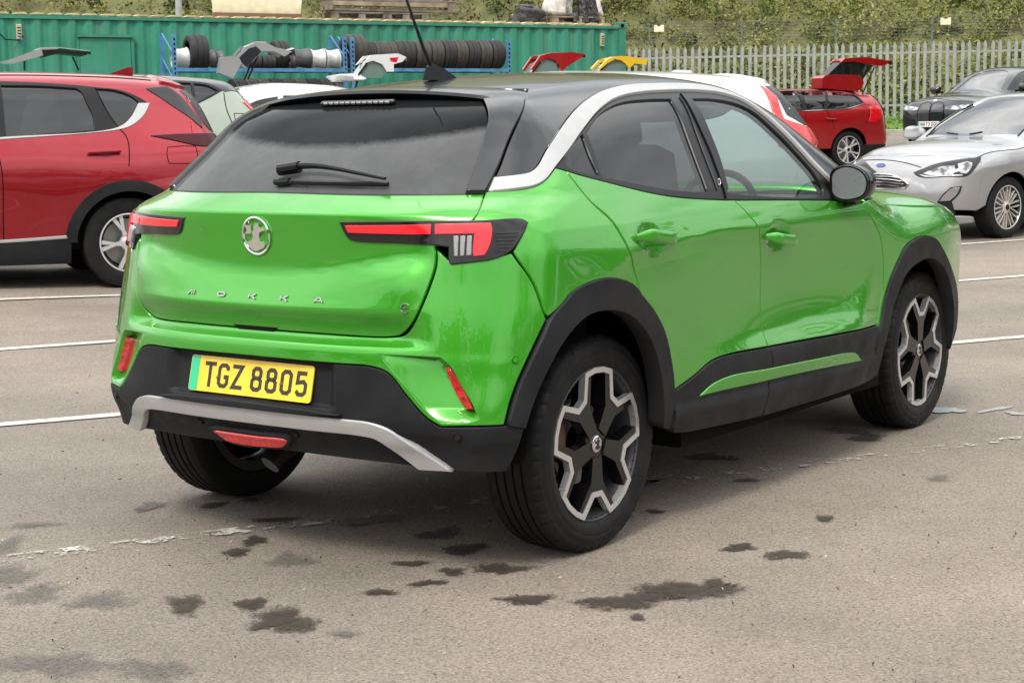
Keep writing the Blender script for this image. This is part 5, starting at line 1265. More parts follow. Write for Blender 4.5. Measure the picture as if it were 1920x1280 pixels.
# ================================================================ bodies of the parked cars behind
def make_body(half, sec, plan, up, c, a, fr, fa, zt, crown=(.11, .10), kc=.10, kf=.22, kt=.13, fx=2.2, ax=.3, pz=.85, extra=None):
    b, w, wu = pchip(*sec), pchip(*plan), pchip(*up)
    def side(x, z):
        y = half + b(z) + w(x) + wu(x)*sstep(1.05, 1.45, z)
        return y + extra(x, z) if extra else y
    cc, fc, zc = pchip(*c), pchip(*fr), pchip(*zt)
    return Body(side, lambda ay, z: cc(z) + a*ay**3, lambda ay, z: fc(z) - fa*ay**2.6,
                lambda x, ay: zc(x) - crown[0]*ay**2 - crown[1]*ay**4, kc, kt, kf, ax, fx, pz)
WAGON_SEC = lambda top: ([.15,.3,.45,.62,.8,.95,1.03,1.08,1.25,1.4,top-.12,top], [-.10,-.055,-.03,-.012,-.006,-.018,-.035,-.055,-.125,-.20,-.27,-.36])
def hatch_body(half, top, wb, ro, fo, hood=.98, screen=1.75, tail=.16):
    """plain five-door body: rear overhang ro, front overhang fo, roof height top"""
    L = wb + fo
    return make_body(half, WAGON_SEC(top), ([-ro-.1,-.45,0,wb,wb+.4,L-.1],[-.09,-.02,0,0,-.03,-.16]), ([-ro,0,.9,2,2.6],[-.06,-.01,0,-.05,-.1]),
        ([.2,.3,.5,.75,.95,1.05,1.12,top-.1,top+.1],[-ro+.16,-ro+.05,-ro,-ro+.02,-ro+.05,-ro+.08,-ro+.12,-ro+.12+tail*2,-ro+.2+tail*2]), .32,
        ([.1,.3,.5,.7,.85,1.0],[L-.18,L-.03,L,L-.02,L-.12,L-.4]), .42,
        ([-ro-.1,-ro+.42,-ro+.9,.9,screen-.35,screen,wb-.25,wb-.1,wb+.35,L-.2,L],[1.2,top-.10,top-.03,top,top-.06,top-.17,hood+.09,hood+.03,hood-.03,hood-.16,hood-.33]))
def suv_extra(x, z): return .012*bump(x, 0, .7)*bump(z, .88, .25) + .012*bump(x, 2.7, .7)*bump(z, .88, .25) - .022*bump(x, 1.35, .9)*bump(z, .62, .22)
def red_suv_body():
    return make_body(.92, ([.15,.3,.45,.62,.8,.95,1.05,1.12,1.3,1.45,1.58,1.7],[-.10,-.05,-.03,-.012,-.004,-.012,-.03,-.055,-.13,-.195,-.26,-.36]),
        ([-1.0,-.5,0,2.7,3.2,3.6],[-.08,-.02,0,0,-.08,-.3]), ([-.9,0,.9,2,2.6],[-.05,-.01,0,-.05,-.1]),
        ([.25,.45,.6,.75,.95,1.08,1.12,1.53,1.58,1.7],[-.80,-.93,-.95,-.94,-.94,-.93,-.90,-.67,-.62,-.5]), .30,
        ([.2,.4,.6,.85,1.0],[3.45,3.58,3.6,3.52,3.3]), .42,
        ([-.95,-.62,-.35,.2,.9,1.5,1.95,2.65,2.8,3.2,3.6],[1.52,1.645,1.692,1.728,1.74,1.705,1.59,1.14,1.08,1.02,.86]), extra=suv_extra)
def estate_body():
    return make_body(.925, WAGON_SEC(1.43), ([-1.1,-.5,0,2.87,3.3,3.7],[-.10,-.03,0,0,-.08,-.3]), ([-.9,0,.9,2,2.6],[-.06,-.01,0,-.05,-.1]),
        ([.2,.35,.5,.7,.9,1.0,1.08,1.36,1.5],[-.88,-.98,-1.02,-1.0,-.97,-.95,-.92,-.74,-.66]), .30,
        ([.2,.4,.6,.85],[3.62,3.72,3.74,3.6]), .42,
        ([-1.05,-.78,-.4,.3,1.1,1.7,2.55,2.75,3.2,3.7],[1.20,1.345,1.385,1.425,1.43,1.38,1.02,.98,.93,.80]), extra=suv_extra)
def hatch_front_body():
    return make_body(.912, ([.15,.3,.45,.6,.75,.88,.97,1.04,1.2,1.33,1.47],[-.09,-.045,-.02,-.008,-.002,-.018,-.045,-.07,-.15,-.215,-.33]),
        ([-.8,-.4,0,2.7,3.0,3.3,3.55],[-.10,-.03,0,0,-.02,-.09,-.2]), ([-.8,0,.9,2,2.6],[-.06,-.01,0,-.05,-.1]),
        ([.2,.35,.5,.7,.9,1.05,1.36,1.5],[-.66,-.76,-.80,-.78,-.73,-.66,-.42,-.3]), .30,
        ([.12,.2,.33,.48,.60,.72,.80,.90],[3.46,3.54,3.58,3.59,3.57,3.54,3.49,3.30]), .30,
        ([-.8,-.4,0,.8,1.3,1.7,2.0,2.33,2.5,2.75,3.0,3.25,3.42,3.55],[1.22,1.43,1.51,1.565,1.535,1.40,1.25,1.07,1.05,1.035,1.0,.935,.865,.755]), kf=.20, crown=(.10,.08), fx=2.5)
def big_suv_body():
    return make_body(.985, ([.15,.3,.5,.7,.9,1.05,1.15,1.22,1.4,1.55,1.7],[-.10,-.05,-.02,-.006,-.004,-.02,-.045,-.07,-.16,-.235,-.34]),
        ([-1,-.5,0,3.0,3.35,3.65,3.85],[-.08,-.02,0,0,-.02,-.09,-.2]), ([-.9,0,.9,2.2,2.9],[-.06,-.01,0,-.05,-.1]),
        ([.2,.4,.7,1.0,1.15,1.6,1.75],[-.95,-1.05,-1.08,-1.03,-.98,-.7,-.6]), .3,
        ([.15,.3,.5,.75,.95,1.05,1.15],[3.76,3.84,3.87,3.87,3.82,3.74,3.5]), .30,
        ([-1.05,-.6,0,.7,1.2,1.55,2.25,2.45,2.9,3.3,3.65,3.85],[1.45,1.66,1.72,1.74,1.70,1.59,1.21,1.16,1.13,1.10,1.03,.92]), kf=.2, fx=2.8)
def white_suv_body():
    return make_body(.95, ([.15,.3,.45,.62,.8,.95,1.05,1.12,1.3,1.45,1.56,1.68],[-.10,-.05,-.03,-.012,-.004,-.012,-.03,-.05,-.12,-.18,-.24,-.33]),
        ([-1.0,-.5,0,2.8,3.3,3.7],[-.06,-.015,0,0,-.08,-.3]), ([-.9,0,.9,2,2.6],[-.04,-.01,0,-.05,-.1]),
        ([.25,.45,.6,.75,.95,1.08,1.12,1.5,1.58,1.7],[-.80,-.93,-.97,-.97,-.97,-.96,-.94,-.66,-.60,-.5]), .28,
        ([.2,.4,.6,.85,1.0],[3.55,3.7,3.72,3.62,3.4]), .42,
        ([-.95,-.62,-.3,.3,1.0,1.6,2.05,2.75,2.9,3.3,3.7],[1.45,1.59,1.635,1.665,1.67,1.63,1.53,1.13,1.08,1.02,.88]), extra=suv_extra)
CAR_ROT = ROW + math.pi            # all of them nose to the left, along the bays
def car_pose(D, S, x_local, y_local, dz=0.0, rot=0.0):
    """origin of a car whose point (x_local, y_local) on the ground is at D, S"""
    a = CAR_ROT + rot; c, s_ = math.cos(a), math.sin(a); p = at(D, S)
    return (p[0] - (c*x_local - s_*y_local), p[1] - (s_*x_local + c*y_local), p[2] + dz, a)
POSE = {
 'red_suv':  car_pose(13.45, -3.07, 0, .80, 0.0),
 'estate':   car_pose(30.0, 6.0, 0, .80, 0.03),
 'silver':   car_pose(17.75, 5.21, 2.70, .79, 0.0, .24),
 'big':      car_pose(35.5, 8.85, 3.86, 0, 0.0, .32),
 'white':    car_pose(13.6, 2.46, -.93, .6, 0.06),
 'pale':     car_pose(17.6, -2.36, -.72, .6, 0.14),
 'open_silver_l': car_pose(25.0, -6.95, -.30, .55),
 'open_silver':   car_pose(23.8, -3.95, -.30, .55),
 'open_white':    car_pose(24.0, -2.05, -.30, .55),
 'open_red':      car_pose(25.0, .36, -.30, .55),
 'open_yellow':   car_pose(27.5, 1.49, -.30, .55),
 'white_l':  car_pose(19.5, -1.9, 2.0, .6, 0.0),
}
# ================================================================ the parked cars behind
MIDQ = .85*math.pi
def simple_wheel(car, x, y, Rt, Rr, w, style, face, back, seed=0):
    """road wheel; the outer face looks to the car's own outside"""
    h = w/2; s = 1 if y > 0 else -1
    rim = MB().lathe([(Rr, -h*.92), (Rr-.008, -h*.95), (Rr-.020, -h*.82), (Rr-.035, -h*.2), (Rr-.04, h*.8), (Rr, h*.9)], 44).build('wheel', back, car, True, 40, loc=(x, y - s*h, Rt))
    rim.rotation_euler = (0, R(seed*23), math.pi if s > 0 else 0)
    if s > 0: rim.rotation_euler = (0, R(-seed*23), math.pi)
    pol = lambda t, r: (r*math.sin(R(t)), r*math.cos(R(t)))
    xf = lambda v: Vector((v[0], -v[2], v[1])); sp = MB(); y0, y1 = h*.55, h*.86
    if style == 'multi':
        n = 10
        for k in range(n):
            t = 360*k/n
            for d in (-1, 1):
                q = [pol(t + d*2, .055), pol(t + d*11, Rr*.62), pol(t + d*13.5, Rr*.93), pol(t + d*9.0, Rr*.93), pol(t + d*6.0, Rr*.60), pol(t - d*1.5, .055)]
                sp.prism(q if d > 0 else q[::-1], y0, y1, xf)
    elif style == 'twin':
        for k in range(5):
            for d in (-1, 1):
                t = 72*k + d*7; q = [pol(t-9, .05), pol(t-4.5, Rr*.5), pol(t + d*5 - 4.5, Rr*.95), pol(t + d*5 + 4.5, Rr*.95), pol(t+4.5, Rr*.5), pol(t+9, .05)]
                sp.prism(q[::-1], y0, y1, xf)
    else:
        for k in range(5):
            t = 72*k; q = [pol(t-22, .06), pol(t-7, Rr*.45), pol(t-12, Rr*.94), pol(t-3.5, Rr*.95), pol(t, Rr*.62), pol(t+3.5, Rr*.95), pol(t+12, Rr*.94), pol(t+7, Rr*.45), pol(t+22, .06)]
            sp.prism(q[::-1], y0, y1, xf)
    sp.lathe([(0, -h*.90), (.035, -h*.90), (.065, -h*.80), (.07, -h*.5)], 20); sp.build('spokes', face, rim)
    MB().lathe([(Rr+.001, -h*.955), (Rr-.010, -h*.965), (Rr-.013, -h*.93)], 44).build('rim_lip', face, rim, True)
    MB().lathe([(.03, -h*.93), (.0, -h*.935)], 16).build('hub_cap', M['satin_black'], rim)
    MB().lathe([(0, h*.1), (Rr*.8, h*.1), (Rr*.8, h*.3)], 26).build('brake_disc', M['steel'], rim)
    tyre_mesh(Rt+.003, Rr, w, False).build('tyre', M['rubber'], rim, True, 35)
def zv(z, y=.87, pz=.85): return .85*math.atan2(z - pz, y)
def build_car(key, B, name, label, pm, xr, xf, wb, Rt, Rr, arch, win, screen, wheel, group=None, sill_z=.24, cab='cabin', trim=None, half=.9, bonnet=None, glassm='glass_dark', tail_void=None):
    x0, y0, z0, a = POSE[key]
    car = thing(name, label, 'car', (x0, y0, z0), a, group)
    zb = zv(sill_z, half)
    def notch(xc):
        out = []
        for k in range(17):
            t = math.pi*k/16; z = Rt + arch*math.sin(t)*1.0; out.append((xc - arch*math.cos(t), zv(max(z, sill_z), half)))
        return out
    right = [(xr[0][0], zb)] + notch(0) + notch(wb) + [(xf[0][0], zb)]
    fr = [(x, v) for x, v in xf]; rr = [(x, v) for x, v in xr]
    border_f = fr[1:] + [(x, MIDQ - v) for x, v in reversed(fr)][:-1]; border_r = rr[1:] + [(x, MIDQ - v) for x, v in reversed(rr)][:-1]
    outline = right + border_f + [(x, MIDQ - v) for x, v in reversed(right)] + border_r[::-1]
    holes = []
    for w_ in win: holes += [w_, [(p, MIDQ - q) for p, q in w_]]
    if screen: holes.append(screen)
    k = dict(res=.035, step=.03, gap=.0015, skirt=.03, corner=30)
    body = panel(B, 'body', 'P', outline, pm, car, holes=holes, **k)
    for w_ in win:
        for c in 'PQ': panel(B, 'side_window', c, w_, M[glassm], car, off=-.012, skirt=.006, res=.06, gap=-.003, rnd=.001)
    if screen: panel(B, 'windscreen', 'P', screen, M['glass_screen'], car, off=-.012, skirt=.006, res=.06, gap=-.003, rnd=.001)
    def to_chart(ch, pts, close):
        l = spline(np.array(pts), .05, closed=False); P = B.solve('P', l[:, 0], l[:, 1]); u, v = B.chart_of(ch, P); return list(zip(u.tolist(), v.tolist()))
    full_r = [rr[0]] + border_r + [(rr[0][0], MIDQ - rr[0][1])]; full_f = [fr[0]] + border_f + [(fr[0][0], MIDQ - fr[0][1])]
    full_r = rr + [(x, MIDQ - v) for x, v in reversed(rr)]; full_f = fr + [(x, MIDQ - v) for x, v in reversed(fr)]
    k2 = dict(res=.03, gap=.0015, skirt=.03, smooth_pts=False)
    tail = panel(B, 'tail', 'C', to_chart('C', full_r, 0), pm, car, **k2)
    nose = panel(B, 'nose', 'F', to_chart('F', full_f, 0), pm, car, **k2)
    for xw in (0, wb):
        for rt in (True, False): wheel_well(car, xw, Rt, arch, half - .12, .45, rt)
    mb = MB().box((wb/2 - .1, 0, .62), (wb - 2*arch + .25, half*1.66, .60)).box((-.35, 0, .62), (.7, .85, .6)).box((wb + .2, 0, .60), (.7, .85, .55)).box((wb/2, 0, .27), (wb + .5, .8, .14))
    mb.build('underbody', M['void'], car)
    hz_ = float(B.solve('T', np.array([wb*.42 - .4]), np.array([.37]))[0][2]) - 1.56
    for s in (1, -1):
        st = MB().box((wb*.42, s*.37, .90 + hz_), (.5, .5, .16), bev=.05).box((wb*.42 - .30, s*.37, 1.10 + hz_), (.13, .46, .5), 0, 0, R(-14), .05).build('front_seat', M['seat'], car, True)
        MB().box((wb*.42 - .40, s*.37, 1.36 + hz_), (.09, .25, .16), bev=.03).build('headrest', M['seat'], st, True)
    wl = wheel
    for xw in (0, wb):
        for s in (1, -1): simple_wheel(car, xw, s*(half - .055), Rt, Rr, .225, *wl, seed=(2 if xw else 1))
    return car, body, tail, nose
def strip(car, B, name, chart, pts, r, m, off=0.0, n=6):
    for c in (('P', 'Q') if chart == 'P' else (chart,)):
        MB().tube(path_on(B, c, pts, off, .04), r, n).build(name, M[m] if isinstance(m, str) else m, car, True)
def pair(car, B, name, chart, pts, m, **k):
    k = dict(dict(res=.03, gap=0, skirt=.02), **k)
    if chart == 'P': return [panel(B, name, c, pts, M[m] if isinstance(m, str) else m, car, **k) for c in 'PQ']
    return [panel(B, name, chart, [(s*u, v) for u, v in pts], M[m] if isinstance(m, str) else m, car, **k) for s in (1, -1)]
def arch_ring(xc, Rt, r0, r1, half, zmin=.25, a0=0, a1=180):
    o = [(xc - r1*math.cos(R(a0 + (a1-a0)*k/20)), zv(max(Rt + r1*math.sin(R(a0 + (a1-a0)*k/20)), zmin), half)) for k in range(21)]
    i = [(xc - r0*math.cos(R(a0 + (a1-a0)*k/20)), zv(max(Rt + r0*math.sin(R(a0 + (a1-a0)*k/20)), zmin), half)) for k in range(20, -1, -1)]
    return o + i
M['red'] = paint('deep metallic red paint', (.30, .001, .011), .28, .6)
M['red2'] = paint('plain bright red paint', (.34, .003, .005), .34, .4)
M['silver_paint'] = paint('metallic silver paint', (.33, .33, .334), .32, .5)
M['black_paint'] = paint('dark graphite paint', (.010, .011, .014), .25, .2)
M['white_paint'] = paint('white car paint', (.62, .62, .63), .3, 0)
M['sage'] = paint('pale sage green paint', (.24, .29, .23), .35, .1)
M['yellow_paint'] = paint('yellow car paint', (.66, .42, .01), .35, 0)
M['rim_silver'] = mat('bright silver alloy', (.62, .62, .63), .3, .5); M['rim_bronze'] = mat('pale champagne alloy', (.60, .57, .53), .3, .5)
M['glass_pale'] = mat('pale tinted screen glass', (.13, .19, .175), .12, 0, .6)
M['head_lens'] = mat('headlamp glass', (.30, .31, .33), .07, .2, 1, build=lambda t, b: t.links.new(ramp(t, noise(t, 9, 3), [(.38, (.06,.06,.065)), (.52, (.42,.43,.45)), (.66, (.75,.76,.78))]), b.inputs['Base Color']))
# ---- red SUV on the left
B = red_suv_body()
w1 = [(.899,.752),(.615,.747),(.321,.726),(.285,.690),(.262,.62),(.225,.52),(.224,.40),(.513,.378),(.904,.353)]
w2 = [(.171,.724),(.022,.709),(-.107,.657),(-.16,.612),(-.086,.507),(.0,.432),(.03,.42),(.062,.445),(.132,.60)]
wf = [(1.90,.50),(1.70,.66),(1.45,.735),(1.02,.755),(1.00,.36),(1.98,.31),(2.0,.36)]
scr = [(2.60,.35),(2.35,.55),(2.05,.75),(1.80,.90),(1.72,1.10),(1.70,MIDQ/2)] + [(p, MIDQ-q) for p, q in reversed([(2.60,.35),(2.35,.55),(2.05,.75),(1.80,.90),(1.72,1.10)])] + [(2.68,1.9),(2.72,MIDQ/2),(2.68,.75)]
car, body, tail, nose = build_car('red_suv', B, 'parked_car', 'red SUV on the left with dark windows, chrome window trim and black wheel arch', M['red'],
    [(-.50,-.50),(-.52,-.2),(-.55,.2),(-.56,.5),(-.55,.75),(-.52,1.0),(-.52,MIDQ/2)], [(3.15,-.50),(3.15,0),(3.2,.12),(3.3,.3),(3.35,MIDQ/2)], 2.70, .363, .235, .415, [w1, w2, wf], scr, ('y', M['rim_silver'], M['rim_black']), half=.92)
frame_ = [(2.06,.30),(1.98,.50),(1.74,.72),(1.45,.785),(1.0,.80),(.609,.782),(.317,.757),(.169,.739),(-.009,.716),(-.154,.662),(-.235,.615),(-.164,.509),(.002,.409),(.216,.385),(.514,.367),(.952,.337),(1.4,.318),(1.9,.29)]
pair(car, B, 'window_surround', 'P', frame_, 'satin_black', holes=[w1, w2, wf], off=.003, skirt=.02)
pair(car, B, 'chrome_trim', 'P', [(-.150,.613),(-.242,.617),(-.181,.520),(-.078,.437),(.033,.400),(.951,.333),(1.9,.286),(1.9,.300),(.951,.350),(.047,.416),(-.070,.495)], M['silver'], off=.008, skirt=.015, res=.02)
strip(car, B, 'door_gap', 'P', [(.028,.405),(-.010,.36),(-.028,.30),(-.024,.20),(-.012,.11)], .0045, 'void'); strip(car, B, 'door_gap', 'P', [(.03,.41),(.10,.53),(.15,.65),(.178,.73)], .0045, 'void', .003)
strip(car, B, 'door_gap', 'P', [(1.0,.34),(.96,.1),(.97,-.38)], .0045, 'void')
pair(car, B, 'wheel_arch_trim', 'P', arch_ring(0, .363, .412, .50, .92, .30), 'black_plastic', off=.012, skirt=.05)
pair(car, B, 'wheel_arch_trim', 'P', arch_ring(2.7, .363, .412, .50, .92, .30), 'black_plastic', off=.012, skirt=.05)
pair(car, B, 'sill_trim', 'P', [(.46,-.385),(.999,-.399),(2.24,-.40),(2.24,-.53),(.46,-.545)], 'black_plastic', off=.010, skirt=.05)
pair(car, B, 'sill_chrome', 'P', [(.48,-.366),(1.0,-.380),(2.2,-.385),(2.2,-.402),(1.0,-.398),(.48,-.385)], M['silver'], off=.012, skirt=.02)
pair(car, B, 'fuel_flap' , 'P', [(-.338,.254),(-.45,.262),(-.569,.262),(-.575,.19),(-.56,.126),(-.45,.124),(-.335,.127),(-.325,.19)], M['red'], off=.0015, skirt=.004, gap=.002)
for c in 'PQ':
    MB().tube(path_on(B, c, [(-.338,.254),(-.45,.262),(-.569,.262),(-.575,.19),(-.56,.126),(-.45,.124),(-.335,.127),(-.325,.19),(-.338,.254)], .0, .02), .0035, 5).build('flap_gap', M['void'], car)
    p = path_on(B, c, [(.30,.212),(.24,.214),(.12,.217),(.045,.220)], .030, .03); MB().tube(p, [.010, .017, .019, .017, .016, .014, .012, .010][:len(p)] if len(p) <= 8 else .016, 8).build('door_handle', M['red'], car, True)
    hp = MB(); q = path_on(B, c, [(.26,.215),(.20,.235),(.13,.238),(.08,.22),(.12,.192),(.20,.190)], .003, .03); hp.add([tuple(v) for v in q], [tuple(range(len(q)))]).build('handle_recess', mat('recess shade red', (.16, .004, .01), .4), car)
lamp_ = [(-.503,.361),(-.60,.375),(-.728,.385),(-.86,.39),(-.90,.35),(-.86,.30),(-.70,.275),(-.58,.315)]
pair(car, B, 'tail_lamp', 'C', [(.86,1.205),(.70,1.215),(.50,1.215),(.36,1.205),(.36,1.16),(.50,1.13),(.62,1.115),(.74,1.165)], mat('dark red lamp lens', (.045, .003, .005), .25, spec=.25), off=.010, skirt=.03)
pair(car, B, 'rear_pillar_gloss', 'C', [(.74,1.585),(.58,1.60),(.56,1.45),(.55,1.30),(.565,1.26),(.60,1.36),(.67,1.48)], 'gloss_black', off=.008, skirt=.03)
panel(B, 'rear_window', 'C', [(-.53,1.57),(0,1.60),(.53,1.57),(.53,1.30),(.50,1.24),(0,1.20),(-.50,1.24),(-.53,1.30)], M['glass_dark'], car, off=.006, skirt=.02, res=.05)
pf = MB().prism([(.12,.0),(-.13,.0),(-.135,.075),(-.10,.078),(.0,.045)], -.022, .022, lambda v: Vector((-.12 + v[0], v[2], 1.700 + v[1]))).build('aerial_fin', M['red'], car, True, 40)
strip(car, B, 'roof_gap', 'P', [(-.30,.86),(.2,.875),(.8,.885),(1.5,.86)], .005, 'void')
sp = panel(B, 'roof_spoiler', 'P', [(-.36,.82),(-.50,.80),(-.585,.86),(-.60,1.05),(-.60,MIDQ/2)] + [(p, MIDQ-q) for p, q in reversed([(-.36,.82),(-.50,.80),(-.585,.86),(-.60,1.05)])] + [(-.36,MIDQ/2)], M['red'], car, off=.022, skirt=.06, res=.04)
for s in (1, -1):
    mm = lump(MB(), (2.02, s*1.04, 1.15), (.09, .12, .085), 5).build('door_mirror', M['red'], car, True); MB().tube([(2.05, s*.85, 1.10), (2.03, s*.98, 1.11)], .03, 8).build('mirror_arm', M['satin_black'], mm)
pair(car, B, 'headlamp', 'F', [(.35,.82),(.55,.88),(.80,.92),(.82,.86),(.6,.80),(.38,.76)], 'head_lens', off=.006)
# ---- red estate with its tailgate up
B = estate_body()
w2_ = [(.905,.60),(.395,.60),(.43,.40),(.535,.205),(.895,.195)]
w3_ = [(.325,.60),(-.06,.575),(-.20,.47),(-.315,.31),(-.22,.275),(.067,.228),(.470,.206),(.40,.36)]
wf_ = [(1.60,.52),(1.35,.59),(.985,.605),(.975,.195),(1.75,.185),(1.78,.26)]
scr = [(2.45,.25),(2.2,.45),(1.9,.66),(1.68,.84),(1.58,1.05),(1.55,MIDQ/2)] + [(p, MIDQ-q) for p, q in reversed([(2.45,.25),(2.2,.45),(1.9,.66),(1.68,.84),(1.58,1.05)])] + [(2.55,1.9),(2.6,MIDQ/2),(2.55,.75)]
car, body, tail, nose = build_car('estate', B, 'parked_car', 'red estate car with its tailgate raised, parked by the palisade fence', M['red2'],
    [(-.50,-.50),(-.55,-.2),(-.60,.1),(-.62,.4),(-.60,.75),(-.60,1.0),(-.60,MIDQ/2)], [(3.32,-.50),(3.32,0),(3.38,.10),(3.48,.2),(3.5,MIDQ/2)], 2.87, .335, .24, .385, [w2_, w3_, wf_], scr, ('twin', M['rim_silver'], M['rim_black']), half=.925)
pair(car, B, 'window_surround', 'P', [(1.86,.18),(1.82,.34),(1.62,.58),(1.35,.635),(.9,.64),(.33,.633),(-.08,.605),(-.23,.49),(-.36,.295),(.06,.200),(.53,.180),(.95,.170),(1.5,.165)], 'satin_black', holes=[w2_, w3_, wf_], off=.003, skirt=.02)
strip(car, B, 'chrome_trim', 'P', [(-.37,.292),(.06,.192),(.53,.172),(.95,.163),(1.8,.16)], .008, 'chrome', .004)
strip(car, B, 'door_gap', 'P', [(.50,.17),(.40,.0),(.36,-.12)], .005, 'void'); strip(car, B, 'door_gap', 'P', [(.95,.16),(.93,-.2),(.95,-.45)], .005, 'void')
for x in (.43, 1.35):
    for c in 'PQ': MB().tube(path_on(B, c, [(x-.11,.020),(x,.026),(x+.11,.034)], .022, .03), .014, 8).build('door_handle', M['red2'], car, True)
pair(car, B, 'tail_lamp', 'C', [(.60,1.10),(.72,1.09),(.74,.95),(.78,.82),(.70,.80),(.63,.86),(.60,.96)], 'red_lens', off=.008)
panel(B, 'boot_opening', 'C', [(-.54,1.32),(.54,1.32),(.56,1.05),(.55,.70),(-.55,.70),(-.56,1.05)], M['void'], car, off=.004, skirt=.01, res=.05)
panel(B, 'lower_bumper', 'C', [(-.8,.42),(.8,.42),(.8,.22),(-.8,.22)], M['black_plastic'], car, off=.006, skirt=.03, res=.05)
def gate_side(car, skin, pm, width=.55, glass=None, th=.05, inner=True):
    """raised tailgate: two side flanges joined by a skin along the upper edge"""
    g = None
    sk = np.array(skin)
    for yy in (width, width - .30):
        V = [(x, yy, z) for x, z in skin] + [(x, yy - th, z) for x, z in skin]; n = len(skin)
        F = [tuple(range(n)), tuple(range(2*n-1, n-1, -1))] + [(i, n+i, n+(i+1) % n, (i+1) % n) for i in range(n)]
        if g is None: g = mesh('tailgate', V, F, pm, car, False)
        else: mesh('tailgate_flange', V, F, pm, g, False)
    return g
def gate_skin(g, top, pm, width=.55, th=.045, name='tailgate_skin'):
    V = []; m = 9
    for x, z in top:
        for k in range(m):
            f = -1 + 2*k/(m-1); V.append((x, width - .175 + .175*f, z + .02*(1 - f*f)))
    n = len(V); V += [(x, y, z - th) for x, y, z in V]; F = []
    for i in range(len(top)-1):
        for k in range(m-1):
            q = (i*m+k, i*m+k+1, (i+1)*m+k+1, (i+1)*m+k); F += [q, tuple(n+a for a in reversed(q))]
    e = (len(top)-1)*m
    F += [(e+k, e+k+1, n+e+k+1, n+e+k) for k in range(m-1)] + [(k+1, k, n+k, n+k+1) for k in range(m-1)]
    return mesh(name, V, F, pm, g, True, angle=50)
g = gate_side(car, [(-.037,1.879),(-.124,1.945),(-.564,1.971),(-1.124,1.90),(-.968,1.811),(-.789,1.819),(-.3,1.891)], M['red2'])
gate_skin(g, [(-.06,1.895),(-.124,1.93),(-.564,1.955),(-1.124,1.885)], M['red2'])
mesh('tailgate_glass', [(.22,.53,1.66),(-.037,.53,1.872),(-.168,.53,1.90),(-.74,.53,1.82),(-.55,.53,1.60),(-.35,.53,1.66),(.22,.30,1.66),(-.037,.30,1.872),(-.168,.30,1.90),(-.74,.30,1.82),(-.55,.30,1.60),(-.35,.30,1.66)], [(0,1,2,3,4,5),(11,10,9,8,7,6),(0,6,7,1),(1,7,8,2),(2,8,9,3),(4,10,11,5),(5,11,6,0)], M['glass_dark'], g, False)
bx = [(.352,1.60),(.30,1.645),(.179,1.666),(-.348,1.655),(-.48,1.61),(-.527,1.52),(-.48,1.42),(-.396,1.363),(.0,1.39),(.372,1.42)]
V = [(x, .56, z) for x, z in bx] + [(x, .22, z) for x, z in bx]; n = len(bx)
mesh('tailgate_panel', V, [tuple(range(n)), tuple(range(2*n-1, n-1, -1))] + [(i, n+i, n+(i+1) % n, (i+1) % n) for i in range(n)], M['red2'], g, False)
for s in (.5, .3): MB().tube([(-.53, s, 1.30), (-.79, s, 1.79)], .014, 6).build('gas_strut', M['satin_black'], g)
# ---- silver hatchback on the right, nose to the left
B = hatch_front_body()
wf_ = [(1.60,.50),(1.30,.60),(.98,.63),(.96,.22),(1.85,.22),(1.86,.28)]; wr_ = [(.90,.63),(.45,.60),(.05,.50),(-.2,.35),(.1,.27),(.90,.22)]
scr = [(2.20,.30),(2.0,.47),(1.80,.63),(1.60,.78),(1.50,.92),(1.46,1.1),(1.45,MIDQ/2)] + [(p, MIDQ-q) for p, q in reversed([(2.20,.30),(2.0,.47),(1.80,.63),(1.60,.78),(1.50,.92),(1.46,1.1)])] + [(2.32,1.9),(2.36,MIDQ/2),(2.32,.75)]
car, body, tail, nose = build_car('silver', B, 'parked_car', 'silver hatchback on the right with multi-spoke alloy wheel, showing bonnet and headlamp', M['silver_paint'],
    [(-.44,-.50),(-.45,.1),(-.45,.5),(-.40,.9),(-.40,MIDQ/2)], [(3.18,-.50),(3.16,-.2),(3.14,-.02),(3.20,.02),(3.28,.08),(3.30,.3),(3.31,MIDQ/2)], 2.70, .325, .232, .372, [wf_, wr_], scr, ('multi', M['rim_bronze'], M['rim_black']), half=.912)
hl = [(.205,.704),(.272,.735),(.413,.797),(.592,.837),(.70,.85),(.79,.858),(.765,.81),(.74,.775),(.681,.69),(.635,.662),(.50,.662),(.328,.650),(.25,.668)]
for l_ in pair(nose, B, 'headlamp', 'F', hl, 'dark_lens', off=.006, skirt=.03, res=.02): pass
pair(nose, B, 'headlamp_reflector', 'F', [(.30,.690),(.36,.722),(.45,.762),(.56,.775),(.565,.72),(.55,.685),(.40,.675)], 'head_lens', off=.010, res=.02)
pair(nose, B, 'headlamp_reflector', 'F', [(.585,.79),(.66,.815),(.70,.80),(.69,.75),(.65,.695),(.60,.695)], 'head_lens', off=.010, res=.02)
pair(nose, B, 'headlamp_trim', 'F', [(.262,.686),(.36,.668),(.50,.678),(.62,.682),(.62,.672),(.50,.668),(.33,.658)], M['chrome'], off=.012, res=.02)
strip(nose, B, 'bonnet_gap', 'F', [(-.70,.80),(-.585,.815),(-.36,.828),(-.126,.824),(.06,.805),(.179,.781),(.27,.757)], .005, 'void')
strip(nose, B, 'bonnet_gap', 'P', [(3.14,.005),(2.97,.055),(2.7,.075),(2.484,.085),(2.3,.12)], .004, 'void')
gr = [(-.40,.655),(-.30,.672),(-.141,.676),(-.006,.668),(.123,.622),(.187,.580),(.159,.541),(.06,.535),(-.15,.530),(-.36,.535),(-.44,.575)]
panel(B, 'grille', 'F', gr, M['satin_black'], nose, off=.006, skirt=.03, res=.02, gap=0)
